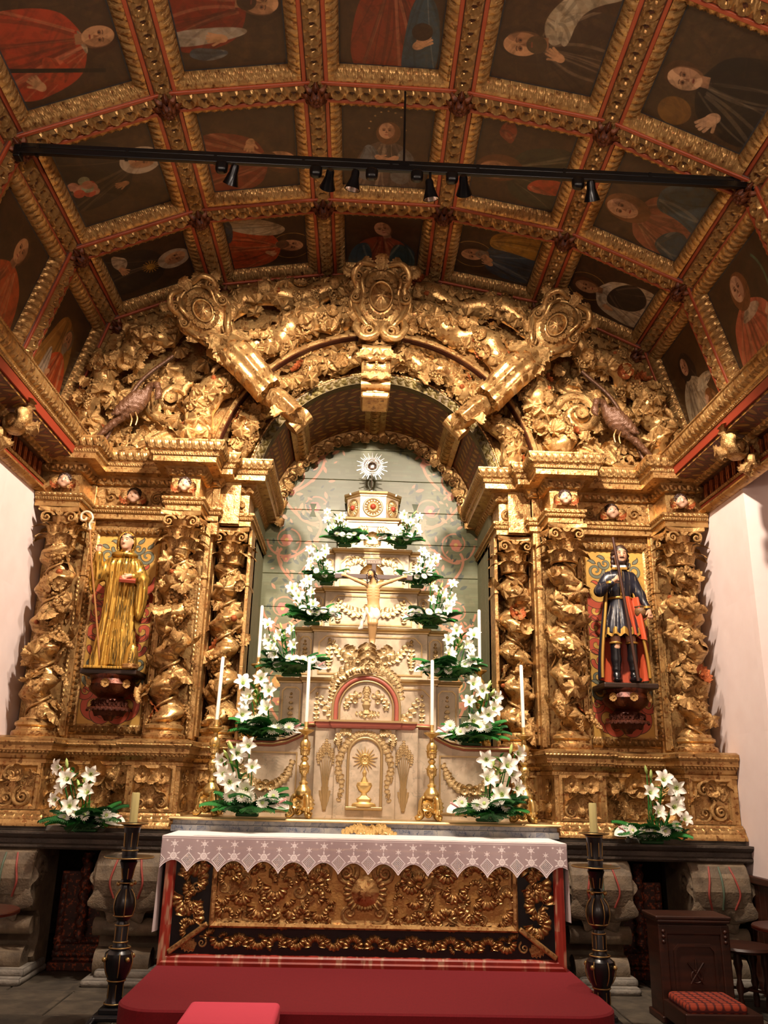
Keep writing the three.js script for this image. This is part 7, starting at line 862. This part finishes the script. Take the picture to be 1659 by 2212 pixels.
{
  const t = thing('altar_platform', 'red carpeted platform with rounded corners under the altar', 'platform'), r = 0.22, X = 1.35, z0 = 0.5, z1 = 2.17, sh = [[-X, -z0], [-X, -z1 + r]]; for (let i = 1; i < 8; i++) { const a = PI + i / 8 * PI / 2; sh.push([-X + r + cos(a) * r, -z1 + r + sin(a) * r]); } sh.push([-X + r, -z1], [X - r, -z1]); for (let i = 1; i < 8; i++) { const a = PI * 1.5 + i / 8 * PI / 2; sh.push([X - r + cos(a) * r, -z1 + r + sin(a) * r]); } sh.push([X, -z1 + r], [X, -z0]);
  mesh('carpet', extr(sh, 0.207, 0.01).rotateX(-PI / 2).translate(0, FLOOR + 0.01, 0), MT.carpet, t, { k: 2 });
  const c = thing('carpet_runner', 'red carpet covering the floor in front of the platform', 'carpet'); mesh('pile', rbb(-1.5, 1.5, FLOOR, FLOOR + 0.015, 2.18, 4.2, 0.006), MT.carpet, c, { k: 2 });
  const k = thing('kneeler', 'bright red upholstered kneeling bench before the platform', 'kneeler', [-0.69, FLOOR + 0.015, 2.5]); mesh('cushion', rb(0.46, 0.1, 0.42, 0.025, 0, 0.235, 0), MT.pink, k); for (const [x, z] of [[-0.19, -0.16], [0.19, -0.16], [-0.19, 0.16], [0.19, 0.16]]) mesh('leg', rbb(x - 0.02, x + 0.02, 0, 0.19, z - 0.02, z + 0.02, 0.004), MT.wood, k);
}
// tall black candle stands
for (const s of [-1, 1]) {
  const who = s < 0 ? 'monk' : 'pilgrim', t = thing('candle_stand', 'tall black candle stand with gilt lines on the ' + who + ' side of the platform', 'candle stand', [s < 0 ? -1.46 : 1.385, FLOOR, 1.66]), bl = MT.stand ??= mat(0x0e0f14, 0.28), g = MT.standGold ??= mat(0xa88c58, 0.35, { metalness: 0.8 });
  mesh('baluster', lathe([[0, 0.12], [0.05, 0.12], [0.055, 0.14], [0.045, 0.16], [0.045, 0.24], [0.05, 0.26], [0.07, 0.3], [0.085, 0.36], [0.08, 0.4], [0.045, 0.43], [0.038, 0.46], [0.038, 0.55], [0.03, 0.57], [0.055, 0.6], [0.068, 0.65], [0.06, 0.7], [0.035, 0.74], [0.028, 0.765], [0.045, 0.78], [0.03, 0.8], [0.04, 0.86], [0.052, 0.895], [0.045, 0.91], [0.14, 0.918], [0.145, 0.926], [0.045, 0.93], [0.045, 0.96], [0.04, 0.98], [0.044, 1.05], [0.05, 1.09], [0.05, 1.1], [0.085, 1.108], [0.09, 1.114], [0.03, 1.118], [0, 1.118]].map(([r, y]) => [r, y]), 26), bl, t);
  for (const [r, y] of [[0.056, 0.14], [0.051, 0.258], [0.06, 0.43], [0.04, 0.46], [0.04, 0.55], [0.046, 0.78], [0.145, 0.922], [0.046, 0.96], [0.051, 1.095], [0.09, 1.112], [0.055, 0.6]]) mesh('gilt_ring', new THREE.TorusGeometry(r, 0.0045, 6, 28).rotateX(PI / 2).translate(0, y, 0), g, t);
  for (const q of [...[...Array(6)].flatMap((_, i) => { const a = i / 6 * TAU + 0.3, P = (r, y) => [sin(a) * r, y, cos(a) * r]; return [tube([P(0.047, 0.17), P(0.047, 0.24)], 0.003, 5, 4), tube([P(0.06, 0.28), P(0.078, 0.31), P(0.088, 0.36), P(0.078, 0.405)], 0.0035, 5, 12), tube([P(0.04, 0.47), P(0.04, 0.54)], 0.003, 5, 4), tube([P(0.057, 0.6), P(0.07, 0.65), P(0.06, 0.71), P(0.037, 0.745)], 0.0035, 5, 12), tube([P(0.032, 0.8), P(0.043, 0.86)], 0.003, 5, 5), tube([P(0.043, 0.98), P(0.047, 1.06)], 0.0035, 5, 5)]; }), ...[...Array(4)].map((_, i) => sph(0.013, sin(i * PI / 2 + 0.8) * 0.055, 0.775, cos(i * PI / 2 + 0.8) * 0.055)), ...[...Array(4)].map((_, i) => sph(0.014, sin(i * PI / 2 + 0.8) * 0.095, 0.375, cos(i * PI / 2 + 0.8) * 0.095))]) mesh('gilt_line', q, g, t);
  mesh('base', [rbb(-0.07, 0.07, 0.09, 0.125, -0.07, 0.07, 0.01), rbb(-0.1, 0.1, 0.06, 0.095, -0.1, 0.1, 0.015)], bl, t); for (let i = 0; i < 4; i++) { const a = PI / 4 + i * PI / 2; mesh('foot', tube([[sin(a) * 0.07, 0.075, cos(a) * 0.07], [sin(a) * 0.12, 0.07, cos(a) * 0.12], [sin(a) * 0.16, 0.03, cos(a) * 0.16], [sin(a) * 0.18, 0.022, cos(a) * 0.18]], 0.022), bl, t); }
  const c = thing('beeswax_candle', 'thick yellow candle on the black stand, ' + who + ' side', 'candle', [s < 0 ? -1.46 : 1.385, FLOOR + 1.119, 1.66]); mesh('wax', lathe([[0, 0], [0.025, 0], [0.0245, 0.165], [0.022, 0.172], [0.012, 0.168], [0, 0.165]], 18), MT.beeswax, c); mesh('wick', cyl(0.002, 0.0015, 0.014, 0, 0.165, 0, 6), MT.dark, c);
}
{ // prie-dieu
  const t = thing('prie_dieu', 'dark wooden kneeling desk with carved front panel near the pilgrim side wall', 'prie-dieu', [2.085, FLOOR, 1.22]);
  mesh('desk_top', [rb(0.49, 0.022, 0.28, 0.008, 0, 0.6, 0), rb(0.47, 0.02, 0.28, 0.008, 0, 0.58, 0)], MT.wood, t); mesh('case', rbb(-0.225, 0.225, 0.02, 0.575, -0.11, 0.11, 0.006), MT.wood, t);
  mesh('front_stiles', [rbb(-0.23, -0.17, 0.03, 0.56, 0.105, 0.125), rbb(0.17, 0.23, 0.03, 0.56, 0.105, 0.125), rbb(-0.23, 0.23, 0.5, 0.56, 0.105, 0.124), rbb(-0.23, 0.23, 0.03, 0.1, 0.105, 0.124)], MT.wood, t);
  mesh('panel_moulding', frameXY([[-0.1, 0.14], [0.1, 0.14], [0.13, 0.17], [0.13, 0.41], [0.1, 0.44], [-0.1, 0.44], [-0.13, 0.41], [-0.13, 0.17]], [[-0.008, 0], [-0.008, 0.012], [0.008, 0.012], [0.008, 0]]).translate(0, 0, 0.11), MT.wood, t);
  mesh('carved_emblem', [new THREE.TorusGeometry(0.035, 0.006, 6, 24).translate(0, 0.26, 0.113), tube([[-0.05, 0.34, 0.114], [0.02, 0.25, 0.116], [0.04, 0.22, 0.114]], 0.006), tube([[0.05, 0.34, 0.114], [-0.02, 0.25, 0.116], [-0.04, 0.22, 0.114]], 0.006), tube([[0, 0.36, 0.114], [0, 0.3, 0.116]], 0.006)], MT.wood, t);
  mesh('turned_drops', [-0.2, 0.2].flatMap(x => [0.46, 0.49, 0.52].map(y => sph(0.013, x, y, 0.128))), MT.wood, t); mesh('plinth', rbb(-0.24, 0.24, 0, 0.04, -0.13, 0.13), MT.wood, t);
  mesh('kneeling_step', rbb(-0.23, 0.23, 0.04, 0.14, 0.13, 0.5), MT.wood, t); mesh('kneeling_cushion', rb(0.36, 0.06, 0.34, 0.025, -0.03, 0.16, 0.32), mat(0xffffff, 0.85, { map: tex(128, (u, v) => { const q = sin(u * TAU * 2) * sin(v * TAU * 2); return mixc(hex(0x4a1210), hex(0x9a3a20), sst(0.2, 0.5, abs(q))); }, true, 5) }), t);
}
function roundTable(x, z, r, h, lab, nm, cat) { const t = thing(nm, lab, cat, [x, FLOOR, z]); mesh('top', lathe([[0, h - 0.03], [r - 0.02, h - 0.03], [r, h - 0.02], [r, h - 0.006], [r - 0.006, h], [0, h]], 40), MT.tableTop ??= mat(0xa8603c, 0.35, { map: woodMap }), t); mesh('pedestal', lathe([[0, 0.05], [0.09, 0.05], [0.06, 0.1], [0.03, 0.2], [0.05, 0.3], [0.028, 0.4], [0.05, h - 0.05], [0.1, h - 0.03], [0, h - 0.03]], 20), MT.wood, t); for (let i = 0; i < 3; i++) { const a = i / 3 * TAU; mesh('foot', tube([[sin(a) * 0.05, 0.1, cos(a) * 0.05], [sin(a) * r * 0.5, 0.07, cos(a) * r * 0.5], [sin(a) * r * 0.85, 0.025, cos(a) * r * 0.85]], 0.024), MT.wood, t); } }
roundTable(2.6, 1.62, 0.24, 0.6, 'small round wooden table against the wainscot', 'round_table', 'table'); roundTable(-2.4, 1.55, 0.28, 0.6, 'small round wooden table by the plain white wall', 'round_table', 'table');
{ const t = thing('wooden_stool', 'low dark stool with turned legs beside the kneeling desk', 'stool', [2.56, FLOOR, 0.98]); mesh('seat', lathe([[0, 0.36], [0.19, 0.36], [0.2, 0.375], [0.19, 0.39], [0, 0.395]], 30), MT.wood, t); for (let i = 0; i < 4; i++) { const a = PI / 4 + i * PI / 2; mesh('leg', xf(merge(lathe([[0, 0], [0.018, 0], [0.022, 0.06], [0.014, 0.1], [0.026, 0.15], [0.014, 0.2], [0.022, 0.26], [0.03, 0.29], [0.02, 0.36], [0, 0.36]], 12)), M4(sin(a) * 0.13, 0, cos(a) * 0.13)), MT.wood, t); } mesh('stretcher', [0, 1].map(i => rb(0.24, 0.018, 0.018, 0.006).rotateY(PI / 4 + i * PI / 2).translate(0, 0.12, 0)), MT.wood, t); }
{ const t = thing('side_bench', 'dark wooden bench end by the plain white wall', 'bench', [-2.5, FLOOR, 2.15]); mesh('end_board', extr([[-0.2, 0], [0.2, 0], [0.2, 0.42], [0.12, 0.47], [0, 0.5], [-0.12, 0.47], [-0.2, 0.42]], 0.04, 0.006), MT.wood, t); mesh('seat', rbb(-0.19, 0.19, 0.33, 0.36, 0.03, 0.9), MT.wood, t); mesh('end_board', extr([[-0.2, 0], [0.2, 0], [0.2, 0.42], [0.12, 0.47], [0, 0.5], [-0.12, 0.47], [-0.2, 0.42]], 0.04, 0.006).translate(0, 0, 0.86), MT.wood, t); }
// ================================================================ lighting track and lamps
const SPOT = 102, NAVE = 14, UP = 22;  // NAVE and UP: strength of the unseen lamps behind and above the viewer
{
  const t = thing('lighting_track', 'long black lighting track spanning the vault on a thin rod', 'track');
  const Y = x => 5.605 - 0.004 * x; const rail = (dy, dz, h) => rb(5.06, h, 0.032, 0.006).rotateZ(-0.003).translate(0, 5.605 + dy, 2.4 + dz);
  mesh('rail', rail(0.045, 0, 0.036), MT.iron, t); mesh('rail', rail(-0.014, 0.02, 0.046), MT.iron, t); mesh('spacer', [...Array(9)].map((_, i) => bx(0.02, 0.09, 0.02, -2.4 + i * 0.6, 5.615, 2.41)), MT.iron, t);
  mesh('hanger_rod', cyl(0.008, 0.008, 0.66, 0.09, 5.64, 2.4, 8), MT.iron, t); mesh('hanger_clamp', rb(0.07, 0.05, 0.05, 0.008, 0.09, 5.62, 2.41), MT.iron, t); mesh('end_bracket', [-2.53, 2.53].map(x => rb(0.05, 0.1, 0.07, 0.01, x, 5.6, 2.4)), MT.iron, t);
}
const headLathe = merge(lathe([[0, 0.075], [0.022, 0.075], [0.028, 0.06], [0.03, 0.02], [0.052, -0.05], [0.055, -0.058], [0.05, -0.055], [0.027, 0.0], [0, 0.0]], 24));
const LAMPS = [ // x, aim point, share
  [-1.07, [-2.15, 3.1, 0.1], '', 1.0], [-0.42, [-0.9, 4.3, 0], '', 0.95], [-0.25, [-1.0, 1.4, 0.9], '', 0.6], [0.27, [0.9, 1.4, 0.9], '', 0.6], [0.5, [0.9, 4.3, 0], '', 0.95], [1.38, [2.15, 3.0, 0.1], '', 1.0]];
const lampLabel = ['black track spotlight above the rose-bearing saint, by itself', 'black track spotlight under the rib on the monk side of the hanger', 'black track spotlight tipped steeply, next to the hanger on the monk side', 'black track spotlight hanging lowest, next to the hanger rod', 'black track spotlight under the rib on the pilgrim side of the hanger', 'black track spotlight by itself toward the pilgrim side'];
LAMPS.forEach(([x, aim, , k], i) => {
  const t = thing('track_spotlight', lampLabel[i], 'spotlight', [x, 5.575, 2.42], 'spotlights on the black track'), d = V(...aim).sub(V(x, 5.475, 2.42)).normalize(), low = i === 3 ? 0.05 : 0;
  mesh('adaptor', [rb(0.085, 0.09, 0.07, 0.03, i % 2 ? -0.09 : i === 2 ? 0.12 : -0.08, -0.035, 0), rb(0.05, 0.02, 0.03, 0.004, 0, 0.005, 0)], MT.iron, t); mesh('arm', cyl(0.009, 0.009, 0.08 + low, 0, -0.08 - low, 0, 8), MT.iron, t);
  const q = new THREE.Quaternion().setFromUnitVectors(V(0, -1, 0), d), h = new THREE.Group(); h.name = 'lamp_head'; h.position.set(0, -0.1 - low, 0); h.quaternion.copy(q); t.add(h);
  const a = (n, g, m) => { const e = new THREE.Mesh(fin(g), m); e.name = n; h.add(e); }; a('reflector', lathe([[0.012, 0.0], [0.03, -0.012], [0.049, -0.056]], 20), MT.silver); a('lamp_housing', headLathe, MT.lampBlack ??= mat(0x141416, 0.25, { metalness: 0.6 })); a('lamp_glow', new THREE.SphereGeometry(0.018, 12, 8).translate(0, -0.01, 0), MT.glow ??= new THREE.MeshStandardMaterial({ color: 0xffffff, emissive: WARM, emissiveIntensity: 12 }));
  const l = new THREE.SpotLight(WARM, SPOT * k, 0, 0.75, 0.9, 2); l.position.set(x + d.x * 0.08, 5.475 - low + d.y * 0.08, 2.42 + d.z * 0.08); l.target.position.set(...aim); l.castShadow = true; l.shadow.radius = 3; l.shadow.mapSize.set(2048, 2048); l.shadow.bias = -0.0005; scene.add(l, l.target);
});
for (const s of [-1, 1]) { // unseen nave lamps behind the viewer, placed to light the altar front
  const t = thing('unseen_nave_lamp', s < 0 ? 'unseen globe lamp in the nave lighting the altar front, on the plain wall side' : 'unseen globe lamp in the nave lighting the altar front, on the recess wall side', 'lamp', [s * 1.7, 3.9, 8.6]); mesh('lamp_globe', new THREE.SphereGeometry(0.16, 20, 14), new THREE.MeshStandardMaterial({ color: 0xffffff, emissive: WARM, emissiveIntensity: 6 }), t); mesh('cord', cyl(0.006, 0.006, 2.1, 0, 0.15, 0, 6), MT.iron, t);
  const l = new THREE.PointLight(WARM, NAVE, 0, 2); l.position.set(s * 1.7, 3.9, 8.6); l.castShadow = true; l.shadow.radius = 8; scene.add(l);
}
for (const s of [-1, 1]) { // unseen bowl lamps, out of view above the viewer, placed to light the vault
  const t = thing('unseen_uplight', s < 0 ? 'unseen bowl uplighter, out of view, lighting the vault on the plain wall side' : 'unseen bowl uplighter, out of view, lighting the vault on the recess wall side', 'lamp', [s * 1.4, 4.1, 5.7]); mesh('bowl', lathe([[0, -0.1], [0.08, -0.09], [0.16, -0.03], [0.19, 0.05], [0.185, 0.05], [0.155, -0.02], [0.075, -0.08], [0, -0.09]], 28), MT.iron, t); mesh('chain', [0, 1, 2].map(i => tube([[0.17 * cos(i * 2.09), 0.05, 0.17 * sin(i * 2.09)], [0, 0.5, 0], [0, 2.0, 0]], 0.005, 5, 10)), MT.iron, t); mesh('lamp_bulb', new THREE.SphereGeometry(0.05, 14, 10).translate(0, 0.01, 0), new THREE.MeshStandardMaterial({ color: 0xffffff, emissive: WARM, emissiveIntensity: 8 }), t);
  const l = new THREE.PointLight(WARM, UP, 0, 2); l.position.set(s * 1.4, 4.11, 5.7); l.castShadow = true; l.shadow.radius = 2; scene.add(l);
}
scene.traverse(o => { if (o.isMesh) { o.castShadow = o.receiveShadow = true; } });
renderer.render(scene, camera);
